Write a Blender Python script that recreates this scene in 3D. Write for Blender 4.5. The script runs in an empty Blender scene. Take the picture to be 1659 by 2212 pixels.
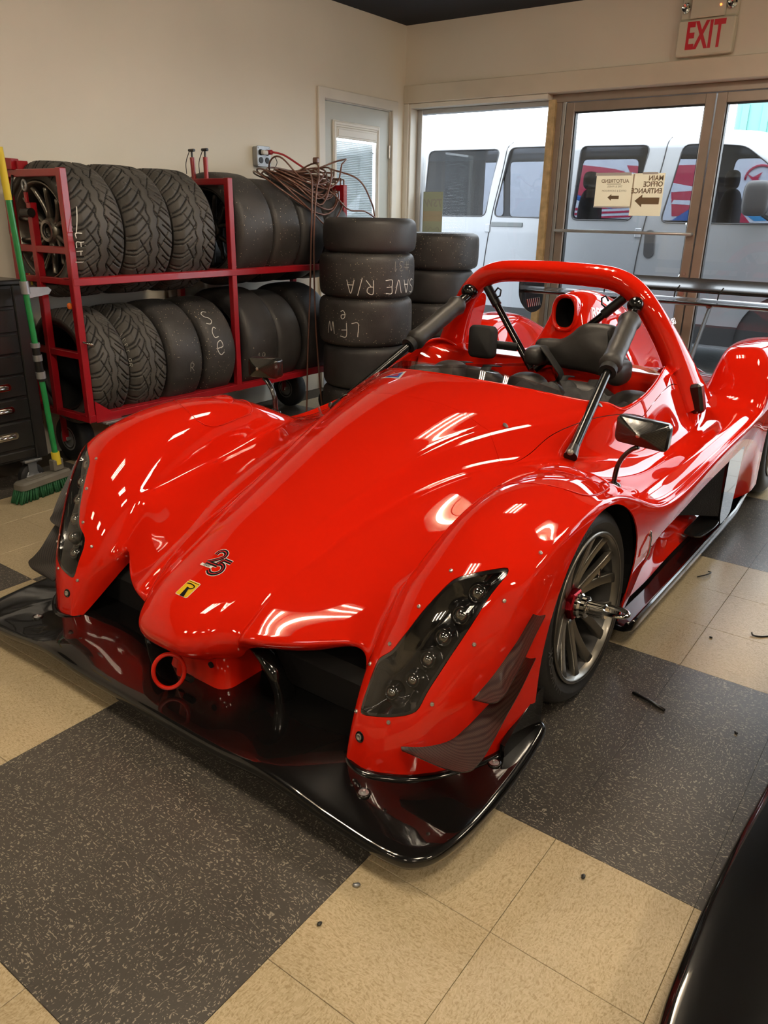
import bpy, math, random
import numpy as np
from mathutils import Vector, Matrix

random.seed(7)
np.random.seed(7)
PI = math.pi
scene = bpy.context.scene
COL = scene.collection

# ------------------------------------------------------------------ camera
F_PX, IMG_W, IMG_H = 1669.455, 1659.0, 2212.0
CAM_POS = (0.78307502, -1.34015136, 1.31019351)
YAW, PITCH, ROLL = -0.62951286, 0.36863378, 0.01847237
_fw = Vector((math.sin(YAW) * math.cos(PITCH), math.cos(YAW) * math.cos(PITCH), -math.sin(PITCH)))
_r = _fw.cross(Vector((0, 0, 1))).normalized()
_u = _r.cross(_fw)
_r2 = _r * math.cos(ROLL) + _u * math.sin(ROLL)
_u2 = -_r * math.sin(ROLL) + _u * math.cos(ROLL)
cam_d = bpy.data.cameras.new('camera')
cam = bpy.data.objects.new('camera', cam_d)
COL.objects.link(cam)
cam.matrix_world = Matrix(((_r2.x, _u2.x, -_fw.x, CAM_POS[0]), (_r2.y, _u2.y, -_fw.y, CAM_POS[1]),
                           (_r2.z, _u2.z, -_fw.z, CAM_POS[2]), (0, 0, 0, 1)))
cam_d.sensor_fit = 'HORIZONTAL'
cam_d.sensor_width = 36.0
cam_d.lens = F_PX / IMG_W * 36.0
cam_d.clip_start = 0.05
cam_d.clip_end = 200
scene.camera = cam

# ------------------------------------------------------------------ world, exposure
world = bpy.data.worlds.new('overcast_sky')
scene.world = world
world.use_nodes = True
bg = world.node_tree.nodes['Background']
bg.inputs[0].default_value = (0.90, 0.95, 1.0, 1)
bg.inputs[1].default_value = 7.0
scene.view_settings.view_transform = 'Standard'
scene.view_settings.look = 'None'
scene.view_settings.gamma = 1.0
scene.view_settings.use_curve_mapping = False
scene.view_settings.exposure = 0.08
TUBE_STRENGTH = 92.0
TUBE_COLOR = (1.0, 0.85, 0.66)
cy = scene.cycles
cy.use_denoising = True
cy.max_bounces = 8
cy.diffuse_bounces = 4
cy.glossy_bounces = 5
cy.transmission_bounces = 8
cy.transparent_max_bounces = 16
cy.caustics_reflective = False
cy.caustics_refractive = False
cy.sample_clamp_indirect = 6.0

# ------------------------------------------------------------------ materials
MATS = {}


def _new(name):
    m = bpy.data.materials.new(name)
    m.use_nodes = True
    MATS[name] = m
    return m, m.node_tree, m.node_tree.nodes['Principled BSDF']


def pbr(name, col, rough=0.5, metal=0.0, coat=0.0, spec=0.5, coat_rough=0.03, var=0.0, vscale=8.0, bump=0.0,
        bscale=60.0, bdist=0.002, detail=4.0):
    """plain principled material with optional procedural colour variation and fine relief"""
    m, nt, b = _new(name)
    b.inputs['Base Color'].default_value = (*col, 1)
    b.inputs['Roughness'].default_value = rough
    b.inputs['Metallic'].default_value = metal
    b.inputs['Specular IOR Level'].default_value = spec
    b.inputs['Coat Weight'].default_value = coat
    b.inputs['Coat Roughness'].default_value = coat_rough
    if var or bump:
        tc = nt.nodes.new('ShaderNodeTexCoord')
    if var:
        n = nt.nodes.new('ShaderNodeTexNoise')
        n.inputs['Scale'].default_value = vscale
        n.inputs['Detail'].default_value = detail
        nt.links.new(tc.outputs['Object'], n.inputs['Vector'])
        r = nt.nodes.new('ShaderNodeValToRGB')
        r.color_ramp.elements[0].position = 0.3
        r.color_ramp.elements[1].position = 0.7
        r.color_ramp.elements[0].color = (*[max(0, c * (1 - var)) for c in col], 1)
        r.color_ramp.elements[1].color = (*[min(1, c * (1 + var)) for c in col], 1)
        nt.links.new(n.outputs['Fac'], r.inputs['Fac'])
        nt.links.new(r.outputs['Color'], b.inputs['Base Color'])
    if bump:
        n2 = nt.nodes.new('ShaderNodeTexNoise')
        n2.inputs['Scale'].default_value = bscale
        n2.inputs['Detail'].default_value = 3
        nt.links.new(tc.outputs['Object'], n2.inputs['Vector'])
        bp = nt.nodes.new('ShaderNodeBump')
        bp.inputs['Strength'].default_value = bump
        bp.inputs['Distance'].default_value = bdist
        nt.links.new(n2.outputs['Fac'], bp.inputs['Height'])
        nt.links.new(bp.outputs['Normal'], b.inputs['Normal'])
    return m


def emit(name, col, strength):
    m, nt, b = _new(name)
    b.inputs['Base Color'].default_value = (*col, 1)
    b.inputs['Emission Color'].default_value = (*col, 1)
    b.inputs['Emission Strength'].default_value = strength
    return m


def glass(name, tint=(1, 1, 1), refl=1.0, rough=0.0, ior=1.45):
    """thin clear pane: transparent with a Fresnel reflection"""
    m, nt, b = _new(name)
    nt.nodes.remove(b)
    out = nt.nodes['Material Output']
    tr = nt.nodes.new('ShaderNodeBsdfTransparent')
    tr.inputs[0].default_value = (*tint, 1)
    gl = nt.nodes.new('ShaderNodeBsdfGlossy')
    gl.inputs['Roughness'].default_value = rough
    gl.inputs[0].default_value = (refl, refl, refl, 1)
    fr = nt.nodes.new('ShaderNodeFresnel')
    geo = nt.nodes.new('ShaderNodeNewGeometry')
    mi = nt.nodes.new('ShaderNodeMapRange')
    mi.inputs['To Min'].default_value = ior
    mi.inputs['To Max'].default_value = 1.0 / ior
    nt.links.new(geo.outputs['Backfacing'], mi.inputs['Value'])
    nt.links.new(mi.outputs[0], fr.inputs[0])
    mx = nt.nodes.new('ShaderNodeMixShader')
    nt.links.new(fr.outputs[0], mx.inputs[0])
    nt.links.new(tr.outputs[0], mx.inputs[1])
    nt.links.new(gl.outputs[0], mx.inputs[2])
    nt.links.new(mx.outputs[0], out.inputs['Surface'])
    return m


def translucent(name, col, amt=0.5):
    m, nt, b = _new(name)
    out = nt.nodes['Material Output']
    b.inputs['Base Color'].default_value = (*col, 1)
    b.inputs['Roughness'].default_value = 0.8
    t = nt.nodes.new('ShaderNodeBsdfTranslucent')
    t.inputs[0].default_value = (*col, 1)
    mx = nt.nodes.new('ShaderNodeMixShader')
    mx.inputs[0].default_value = amt
    nt.links.new(b.outputs[0], mx.inputs[1])
    nt.links.new(t.outputs[0], mx.inputs[2])
    nt.links.new(mx.outputs[0], out.inputs['Surface'])
    return m


def carbon(name, c0=(0.012, 0.012, 0.012), c1=(0.06, 0.055, 0.05), scale=220.0, axes='XY', rough=0.28):
    """2x2 twill weave from two crossed wave textures"""
    m, nt, b = _new(name)
    tc = nt.nodes.new('ShaderNodeTexCoord')
    mp = nt.nodes.new('ShaderNodeMapping')
    mp.inputs['Rotation'].default_value = (0.0, 0.0, math.radians(45)) if axes == 'XY' else (math.radians(45), math.radians(20), math.radians(10))
    nt.links.new(tc.outputs['Object'], mp.inputs[0])
    ck = nt.nodes.new('ShaderNodeTexWave')
    ck.inputs['Scale'].default_value = scale
    ck.bands_direction = 'DIAGONAL'
    nt.links.new(mp.outputs[0], ck.inputs['Vector'])
    ck2 = nt.nodes.new('ShaderNodeTexWave')
    ck2.inputs['Scale'].default_value = scale * 0.5
    ck2.bands_direction = 'Y'
    nt.links.new(mp.outputs[0], ck2.inputs['Vector'])
    mul = nt.nodes.new('ShaderNodeMath')
    mul.operation = 'MULTIPLY'
    nt.links.new(ck.outputs['Fac'], mul.inputs[0])
    nt.links.new(ck2.outputs['Fac'], mul.inputs[1])
    r = nt.nodes.new('ShaderNodeValToRGB')
    r.color_ramp.elements[0].color = (*c0, 1)
    r.color_ramp.elements[1].color = (*c1, 1)
    r.color_ramp.elements[1].position = 0.6
    nt.links.new(mul.outputs[0], r.inputs['Fac'])
    nt.links.new(r.outputs['Color'], b.inputs['Base Color'])
    b.inputs['Roughness'].default_value = rough
    b.inputs['Coat Weight'].default_value = 0.35
    b.inputs['Coat Roughness'].default_value = 0.08
    return m


def speckled(name, base, dark, light, rough=0.35, chip_scale=34.0, streak=2.6, light_amt=0.5, dark_amt=0.5, seedz=0.0, lo=0.66):
    """vinyl composition tile: base tone with streaky lighter and darker chips; every tile its own offset and turn"""
    m, nt, b = _new(name)
    N = nt.nodes.new
    L = nt.links.new
    tc = N('ShaderNodeTexCoord')
    oi = N('ShaderNodeObjectInfo')
    # per-object rotation / offset
    add = N('ShaderNodeVectorMath'); add.operation = 'MULTIPLY_ADD'
    cmb = N('ShaderNodeCombineXYZ')
    L(oi.outputs['Random'], cmb.inputs[0]); L(oi.outputs['Random'], cmb.inputs[1])
    add.inputs[1].default_value = (1, 1, 1)
    sc_ = N('ShaderNodeVectorMath'); sc_.operation = 'SCALE'; sc_.inputs['Scale'].default_value = 37.0
    L(cmb.outputs[0], sc_.inputs[0])
    rot = N('ShaderNodeVectorRotate'); rot.rotation_type = 'Z_AXIS'
    rr = N('ShaderNodeMath'); rr.operation = 'MULTIPLY'; rr.inputs[1].default_value = 40.0
    L(oi.outputs['Random'], rr.inputs[0])
    fl = N('ShaderNodeMath'); fl.operation = 'FLOOR'; L(rr.outputs[0], fl.inputs[0])
    ra = N('ShaderNodeMath'); ra.operation = 'MULTIPLY'; ra.inputs[1].default_value = PI / 2; L(fl.outputs[0], ra.inputs[0])
    L(tc.outputs['Object'], rot.inputs['Vector']); L(ra.outputs[0], rot.inputs['Angle'])
    L(rot.outputs[0], add.inputs[0]); L(sc_.outputs[0], add.inputs[2])
    # warp
    wn = N('ShaderNodeTexNoise'); wn.inputs['Scale'].default_value = 9.0; wn.inputs['Detail'].default_value = 2
    L(add.outputs[0], wn.inputs['Vector'])
    ws = N('ShaderNodeVectorMath'); ws.operation = 'SCALE'; ws.inputs['Scale'].default_value = 0.05
    L(wn.outputs['Color'], ws.inputs[0])
    wa = N('ShaderNodeVectorMath'); wa.operation = 'ADD'; L(add.outputs[0], wa.inputs[0]); L(ws.outputs[0], wa.inputs[1])

    def chips(scale, sx, sy, lo, hi, off):
        mp = N('ShaderNodeMapping'); mp.inputs['Scale'].default_value = (sx, sy, 1); mp.inputs['Location'].default_value = (off, off * 1.7, seedz)
        L(wa.outputs[0], mp.inputs[0])
        n = N('ShaderNodeTexNoise'); n.inputs['Scale'].default_value = scale; n.inputs['Detail'].default_value = 0.6
        n.inputs['Roughness'].default_value = 0.5; n.inputs['Distortion'].default_value = 0.35
        L(mp.outputs[0], n.inputs['Vector'])
        mr = N('ShaderNodeMapRange'); mr.inputs['From Min'].default_value = lo; mr.inputs['From Max'].default_value = hi; mr.clamp = True
        L(n.outputs['Fac'], mr.inputs['Value'])
        return mr.outputs[0]
    c1 = chips(chip_scale, 1.0, streak, lo, lo + .035, 0.0)
    c2 = chips(chip_scale * 1.35, streak * 0.6, 1.0, lo + .02, lo + .05, 5.3)
    mxc = N('ShaderNodeMath'); mxc.operation = 'MAXIMUM'; L(c1, mxc.inputs[0]); L(c2, mxc.inputs[1])
    d1 = chips(chip_scale * 0.8, 1.0, streak * 1.2, lo - .02, lo + .05, 11.7)
    s1 = N('ShaderNodeMath'); s1.operation = 'MULTIPLY'; s1.inputs[1].default_value = light_amt; L(mxc.outputs[0], s1.inputs[0])
    s2 = N('ShaderNodeMath'); s2.operation = 'MULTIPLY'; s2.inputs[1].default_value = dark_amt; L(d1, s2.inputs[0])
    m1 = N('ShaderNodeMix'); m1.data_type = 'RGBA'
    m1.inputs['A'].default_value = (*base, 1); m1.inputs['B'].default_value = (*dark, 1); L(s2.outputs[0], m1.inputs['Factor'])
    m2 = N('ShaderNodeMix'); m2.data_type = 'RGBA'
    L(m1.outputs['Result'], m2.inputs['A']); m2.inputs['B'].default_value = (*light, 1); L(s1.outputs[0], m2.inputs['Factor'])
    # slow dirt over the whole floor in world space
    geo = N('ShaderNodeNewGeometry')
    dn = N('ShaderNodeTexNoise'); dn.inputs['Scale'].default_value = 2.2; dn.inputs['Detail'].default_value = 5
    L(geo.outputs['Position'], dn.inputs['Vector'])
    dr = N('ShaderNodeMapRange'); dr.inputs['From Min'].default_value = 0.3; dr.inputs['From Max'].default_value = 0.7
    dr.inputs['To Min'].default_value = 0.86; dr.inputs['To Max'].default_value = 1.05
    L(dn.outputs['Fac'], dr.inputs['Value'])
    m3 = N('ShaderNodeVectorMath'); m3.operation = 'SCALE'
    L(m2.outputs['Result'], m3.inputs[0]); L(dr.outputs[0], m3.inputs['Scale'])
    L(m3.outputs[0], b.inputs['Base Color'])
    rn = N('ShaderNodeMapRange'); rn.inputs['To Min'].default_value = rough - 0.08; rn.inputs['To Max'].default_value = rough + 0.12
    L(dn.outputs['Fac'], rn.inputs['Value']); L(rn.outputs[0], b.inputs['Roughness'])
    b.inputs['Specular IOR Level'].default_value = 0.5
    return m


def rubber(name, col=(0.022, 0.021, 0.02), rough=0.6, specks=0.0, speck_col=(0.45, 0.38, 0.26), grain=0.3, scale=90.0, dusty=0.25):
    """tyre rubber: dull black with dusty patches, worn grain and picked-up grit"""
    m, nt, b = _new(name)
    N = nt.nodes.new
    L = nt.links.new
    tc = N('ShaderNodeTexCoord')
    oi = N('ShaderNodeObjectInfo')
    off = N('ShaderNodeVectorMath'); off.operation = 'ADD'
    sc_ = N('ShaderNodeMath'); sc_.operation = 'MULTIPLY'; sc_.inputs[1].default_value = 19.0
    L(oi.outputs['Random'], sc_.inputs[0]); L(tc.outputs['Object'], off.inputs[0]); L(sc_.outputs[0], off.inputs[1])
    n = N('ShaderNodeTexNoise'); n.inputs['Scale'].default_value = 5.0; n.inputs['Detail'].default_value = 6
    L(off.outputs[0], n.inputs['Vector'])
    r = N('ShaderNodeMapRange'); r.inputs['From Min'].default_value = 0.35; r.inputs['From Max'].default_value = 0.75
    L(n.outputs['Fac'], r.inputs['Value'])
    m1 = N('ShaderNodeMix'); m1.data_type = 'RGBA'
    m1.inputs['A'].default_value = (*col, 1)
    m1.inputs['B'].default_value = (*[c * (1 + 5 * dusty) + 0.01 * dusty for c in col], 1)
    L(r.outputs[0], m1.inputs['Factor'])
    last = m1.outputs['Result']
    if specks:
        v = N('ShaderNodeTexVoronoi'); v.inputs['Scale'].default_value = scale; v.inputs['Randomness'].default_value = 1
        L(off.outputs[0], v.inputs['Vector'])
        lt = N('ShaderNodeMath'); lt.operation = 'LESS_THAN'; lt.inputs[1].default_value = 0.22
        L(v.outputs['Distance'], lt.inputs[0])
        n3 = N('ShaderNodeTexNoise'); n3.inputs['Scale'].default_value = 7.0; L(off.outputs[0], n3.inputs['Vector'])
        g = N('ShaderNodeMath'); g.operation = 'GREATER_THAN'; g.inputs[1].default_value = 1 - specks * 0.55
        add = N('ShaderNodeMath'); add.operation = 'MULTIPLY_ADD'; add.inputs[1].default_value = 0.8; add.inputs[2].default_value = 0.0
        sepc = N('ShaderNodeSeparateColor'); L(v.outputs['Color'], sepc.inputs[0])
        ml = N('ShaderNodeMath'); ml.operation = 'MULTIPLY_ADD'; ml.inputs[1].default_value = 0.5
        L(n3.outputs['Fac'], ml.inputs[0])
        hf = N('ShaderNodeMath'); hf.operation = 'MULTIPLY'; hf.inputs[1].default_value = 0.6; L(sepc.outputs[0], hf.inputs[0])
        L(hf.outputs[0], ml.inputs[2])
        L(ml.outputs[0], g.inputs[0])
        m_ = N('ShaderNodeMath'); m_.operation = 'MULTIPLY'; L(lt.outputs[0], m_.inputs[0]); L(g.outputs[0], m_.inputs[1])
        m2 = N('ShaderNodeMix'); m2.data_type = 'RGBA'; L(m_.outputs[0], m2.inputs['Factor'])
        L(last, m2.inputs['A']); m2.inputs['B'].default_value = (*speck_col, 1)
        last = m2.outputs['Result']
    L(last, b.inputs['Base Color'])
    b.inputs['Roughness'].default_value = rough
    b.inputs['Specular IOR Level'].default_value = 0.35
    if grain:
        n2 = N('ShaderNodeTexNoise'); n2.inputs['Scale'].default_value = 130.0; n2.inputs['Detail'].default_value = 3
        L(off.outputs[0], n2.inputs['Vector'])
        bp = N('ShaderNodeBump'); bp.inputs['Strength'].default_value = grain; bp.inputs['Distance'].default_value = 0.003
        L(n2.outputs['Fac'], bp.inputs['Height']); L(bp.outputs['Normal'], b.inputs['Normal'])
    return m


def M(name):
    return MATS[name]


# ------------------------------------------------------------------ object helpers
def link(o, parent=None):
    COL.objects.link(o)
    if parent is not None:
        o.parent = parent
    return o


def tag(o, label=None, cat=None, group=None, kind=None):
    if label:
        o['label'] = label
    if cat:
        o['category'] = cat
    if group:
        o['group'] = group
    if kind:
        o['kind'] = kind
    return o


def empty(name, loc=(0, 0, 0), label=None, cat=None, group=None, rotz=0.0, parent=None):
    o = bpy.data.objects.new(name, None)
    o.empty_display_size = 0.05
    o.location = loc
    o.rotation_euler = (0, 0, rotz)
    link(o, parent)
    return tag(o, label, cat, group)


def mesh(name, V, F, mat=None, parent=None, smooth=None, loc=None, rot=None, angle=35.0):
    """one mesh object; smooth: None flat, True smooth all, 'auto' smooth with sharp edges by angle"""
    me = bpy.data.meshes.new(name)
    V = np.asarray(V, float)
    me.from_pydata([tuple(v) for v in V], [], [tuple(int(i) for i in f) for f in F])
    me.update()
    if smooth:
        me.polygons.foreach_set('use_smooth', [True] * len(me.polygons))
        if smooth == 'auto':
            me.set_sharp_from_angle(angle=math.radians(angle))
    if mat is not None:
        me.materials.append(MATS[mat] if isinstance(mat, str) else mat)
    o = bpy.data.objects.new(name, me)
    if loc is not None:
        o.location = loc
    if rot is not None:
        o.rotation_euler = rot
    return link(o, parent)


def inst(src, name=None, parent=None, loc=None, rot=None):
    """copy of one object that shares its mesh"""
    o = src.copy()
    COL.objects.link(o)
    o.parent = parent
    if loc is not None:
        o.location = loc
    if rot is not None:
        o.rotation_euler = rot
    return o


def copy_tree(root, loc=None, rot=None, label=None, group=None):
    r = root.copy()
    COL.objects.link(r)
    if loc is not None:
        r.location = loc
    if rot is not None:
        r.rotation_euler = rot
    if label:
        r['label'] = label
    if group:
        r['group'] = group
    for ch in list(root.children):
        c = ch.copy()
        COL.objects.link(c)
        c.parent = r
        for g in list(ch.children):
            d = g.copy()
            COL.objects.link(d)
            d.parent = c
    return r


class MB:
    """collects shapes into one mesh"""

    def __init__(s):
        s.V = []
        s.F = []

    def add(s, V, F):
        o = len(s.V)
        s.V += [tuple(map(float, v)) for v in V]
        s.F += [tuple(int(i) + o for i in f) for f in F]
        return s

    def box(s, c, d, bev=0.0, R=None):
        """box with centre c and full size d, bevelled by chamfer"""
        V, F = box_geo(d, bev)
        V = np.array(V)
        if R is not None:
            V = V @ np.array(R).T
        return s.add(V + np.array(c), F)

    def bb(s, lo, hi, bev=0.0):
        lo = np.array(lo, float)
        hi = np.array(hi, float)
        return s.box((lo + hi) / 2, np.abs(hi - lo), bev)

    def tube(s, path, r, n=12, cap=True, closed=False, sq=None, up=None):
        V, F = sweep(path, r, n, cap, closed, sq, up)
        return s.add(V, F)

    def lathe(s, prof, n=32, axis='z', c=(0, 0, 0), close=False):
        V, F = lathe_geo(prof, n, axis, close)
        return s.add(np.array(V) + np.array(c), F)

    def build(s, name, mat, parent=None, smooth='auto', loc=None, rot=None, angle=35.0):
        return mesh(name, s.V, s.F, mat, parent, smooth, loc, rot, angle)


def box_geo(d, bev=0.0):
    hx, hy, hz = d[0] / 2, d[1] / 2, d[2] / 2
    b = min(bev, hx * 0.98, hy * 0.98, hz * 0.98)
    if b <= 0:
        V = [(x * hx, y * hy, z * hz) for x in (-1, 1) for y in (-1, 1) for z in (-1, 1)]
        F = [(0, 1, 3, 2), (4, 6, 7, 5), (0, 4, 5, 1), (2, 3, 7, 6), (0, 2, 6, 4), (1, 5, 7, 3)]
        return V, F
    V = []
    idx = {}
    for sx in (-1, 1):
        for sy in (-1, 1):
            for sz in (-1, 1):
                for k, p in enumerate(((hx, hy - b, hz - b), (hx - b, hy, hz - b), (hx - b, hy - b, hz))):
                    idx[(sx, sy, sz, k)] = len(V)
                    V.append((sx * p[0], sy * p[1], sz * p[2]))
    F = []

    def q(a, b_, c, d_):
        F.append((a, b_, c, d_))
    for sgn in (-1, 1):
        for ax in range(3):
            o = [i for i in range(3) if i != ax]
            cyc = [(-1, -1), (1, -1), (1, 1), (-1, 1)]
            f = []
            for c in cyc:
                k = [0, 0, 0]
                k[ax] = sgn
                k[o[0]], k[o[1]] = c
                f.append(idx[(*k, ax)])
            flip = (sgn > 0) == (ax == 1)
            F.append(tuple(f[::-1]) if flip else tuple(f))
    for ax in range(3):
        o = [i for i in range(3) if i != ax]
        for s0 in (-1, 1):
            for s1 in (-1, 1):
                k0 = [0, 0, 0]
                k0[o[0]], k0[o[1]] = s0, s1
                a = list(k0); a[ax] = -1
                c = list(k0); c[ax] = 1
                f = [idx[(*a, o[0])], idx[(*c, o[0])], idx[(*c, o[1])], idx[(*a, o[1])]]
                F.append(tuple(f))
    for sx in (-1, 1):
        for sy in (-1, 1):
            for sz in (-1, 1):
                F.append(tuple(idx[(sx, sy, sz, k)] for k in range(3)))
    # orient outwards
    Va = np.array(V)
    out = []
    for f in F:
        p = Va[list(f)]
        nrm = np.cross(p[1] - p[0], p[2] - p[0])
        out.append(f if nrm @ p.mean(0) >= 0 else tuple(f[::-1]))
    return V, out


def sweep(path, r, n=12, cap=True, closed=False, sq=None, up=None):
    """tube along a path. r: radius, list of radii or list of (ra, rb). sq: superellipse exponent (None = round)"""
    P = np.array(path, float)
    m = len(P)
    if np.isscalar(r):
        r = [r] * m
    R = np.array([(a, a) if np.isscalar(a) else a for a in r], float)
    T = np.zeros_like(P)
    for i in range(m):
        if closed:
            T[i] = P[(i + 1) % m] - P[i - 1]
        else:
            T[i] = P[min(i + 1, m - 1)] - P[max(i - 1, 0)]
        T[i] /= np.linalg.norm(T[i]) + 1e-12
    ref = np.array(up if up is not None else ((0, 0, 1) if abs(T[0][2]) < 0.9 else (1, 0, 0)), float)
    nrm = ref - T[0] * (ref @ T[0])
    nrm /= np.linalg.norm(nrm)
    V = []
    for i in range(m):
        if up is not None:
            nrm = ref - T[i] * (ref @ T[i])
        else:
            nrm = nrm - T[i] * (nrm @ T[i])
        nrm = nrm / (np.linalg.norm(nrm) + 1e-12)
        bn = np.cross(T[i], nrm)
        for k in range(n):
            a = 2 * PI * (k + 0.5) / n
            ca, sa = math.cos(a), math.sin(a)
            if sq:
                ca = math.copysign(abs(ca) ** (2 / sq), ca)
                sa = math.copysign(abs(sa) ** (2 / sq), sa)
            V.append(P[i] + nrm * ca * R[i][0] + bn * sa * R[i][1])
    F = []
    for i in range(m if closed else m - 1):
        j = (i + 1) % m
        for k in range(n):
            k2 = (k + 1) % n
            F.append((i * n + k, i * n + k2, j * n + k2, j * n + k))
    if cap and not closed:
        F.append(tuple(range(n))[::-1])
        F.append(tuple((m - 1) * n + k for k in range(n)))
    return V, F


def lathe_geo(prof, n=32, axis='z', close=False):
    """profile of (radius, height) turned about an axis"""
    V = []
    F = []
    m = len(prof)
    for (r, h) in prof:
        for k in range(n):
            a = 2 * PI * k / n
            x, y = r * math.cos(a), r * math.sin(a)
            V.append({'z': (x, y, h), 'x': (h, x, y), 'y': (y, h, x)}[axis])
    for i in range(m if close else m - 1):
        j = (i + 1) % m
        for k in range(n):
            k2 = (k + 1) % n
            F.append((i * n + k, i * n + k2, j * n + k2, j * n + k))
    return V, F


def prism(poly, z0, z1, bev=0.0):
    """polygon (x, y) extruded in z, optional top chamfer"""
    poly = [tuple(p) for p in poly]
    n = len(poly)
    area = sum(poly[i][0] * poly[(i + 1) % n][1] - poly[(i + 1) % n][0] * poly[i][1] for i in range(n))
    if area < 0:
        poly = poly[::-1]
    V = []
    rings = [(z0, 0.0)]
    if bev:
        rings += [(z1 - bev, 0.0), (z1, bev)]
    else:
        rings += [(z1, 0.0)]
    P = np.array(poly)
    if bev:
        e = np.roll(P, -1, 0) - P
        e /= np.linalg.norm(e, axis=1)[:, None] + 1e-12
        nrm = np.stack([-e[:, 1], e[:, 0]], 1)
        nv = nrm + np.roll(nrm, 1, 0)
        nv /= np.maximum((nv * nrm).sum(1)[:, None], 0.2)
    for z, ins in rings:
        Q = P + (nv * ins if ins else 0)
        V += [(x, y, z) for x, y in Q]
    F = [tuple(range(n))[::-1]]
    for k in range(len(rings) - 1):
        for i in range(n):
            j = (i + 1) % n
            F.append((k * n + i, k * n + j, (k + 1) * n + j, (k + 1) * n + i))
    F.append(tuple((len(rings) - 1) * n + i for i in range(n)))
    return V, F


def rrect(w, h, r, n=6, c=(0, 0)):
    """rounded rectangle outline"""
    out = []
    for cx, cy, a0 in ((w / 2 - r, h / 2 - r, 0), (-w / 2 + r, h / 2 - r, 90), (-w / 2 + r, -h / 2 + r, 180), (w / 2 - r, -h / 2 + r, 270)):
        for k in range(n + 1):
            a = math.radians(a0 + 90 * k / n)
            out.append((c[0] + cx + r * math.cos(a), c[1] + cy + r * math.sin(a)))
    return out


def crom(P, n=8, closed=False):
    """Catmull-Rom through points"""
    P = [np.array(p, float) for p in P]
    m = len(P)
    out = []
    for i in range(m if closed else m - 1):
        p1, p2 = P[i], P[(i + 1) % m]
        p0 = P[i - 1] if (i > 0 or closed) else 2 * p1 - p2
        p3 = P[(i + 2) % m] if (i + 2 < m or closed) else 2 * p2 - p1
        for k in range(n):
            t = k / n
            out.append(0.5 * ((2 * p1) + (-p0 + p2) * t + (2 * p0 - 5 * p1 + 4 * p2 - p3) * t * t + (-p0 + 3 * p1 - 3 * p2 + p3) * t ** 3))
    if not closed:
        out.append(P[-1])
    return out


def grid_faces(nr, nc, off=0, flip=False):
    F = []
    for i in range(nr - 1):
        for j in range(nc - 1):
            a = off + i * nc + j
            f = (a, a + 1, a + nc + 1, a + nc)
            F.append(f[::-1] if flip else f)
    return F


_TXT = {}


def text_geo(body, size=1.0, depth=0.0, align='CENTER', bold=0.0, shear=0.0, spacing=1.0):
    """filled lettering as (V, F) in its own XY plane"""
    cu = bpy.data.curves.new('lettering', 'FONT')
    cu.body = body
    cu.size = size
    cu.extrude = depth
    cu.align_x = align
    cu.align_y = 'CENTER'
    cu.offset = bold
    cu.shear = shear
    cu.space_character = spacing
    cu.resolution_u = 3
    o = bpy.data.objects.new('lettering', cu)
    COL.objects.link(o)
    dg = bpy.context.evaluated_depsgraph_get()
    dg.update()
    me = o.evaluated_get(dg).to_mesh()
    V = np.array([tuple(v.co) for v in me.vertices]).reshape(-1, 3)
    F = [tuple(p.vertices) for p in me.polygons]
    o.evaluated_get(dg).to_mesh_clear()
    bpy.data.objects.remove(o)
    bpy.data.curves.remove(cu)
    return V, F


def frame_xf(V, origin, ex, ey, ez=None):
    """map local XY(Z) to a frame"""
    ex = np.array(ex, float)
    ey = np.array(ey, float)
    ez = np.cross(ex, ey) if ez is None else np.array(ez, float)
    V = np.asarray(V, float)
    return np.array(origin, float) + V[:, :1] * ex + V[:, 1:2] * ey + V[:, 2:3] * ez

# ------------------------------------------------------------------ car body surface (numpy only)
# car frame: w lateral (+ = the car's left, right in the picture), s along the car (front negative), z up
BROWS = [0, 0, 0, 0, .03, .12, .24, .38, .52, .66, .80, .94, 1.10, 1.30, 1.50, 1.70, 1.90, 2.10, 2.28, 2.38, 2.48, 2.62, 2.85, 3.10, 3.30, 3.42]


def _col(front, knots):
    """front: 4..n explicit (w,s,z) rows, knots: (s,w,z) interpolated at the remaining row stations"""
    k = np.array(knots, float)
    rows = [tuple(p) for p in front]
    for s in BROWS[len(front):]:
        rows.append((np.interp(s, k[:, 0], k[:, 1]), s, np.interp(s, k[:, 0], k[:, 2])))
    return rows


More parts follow.
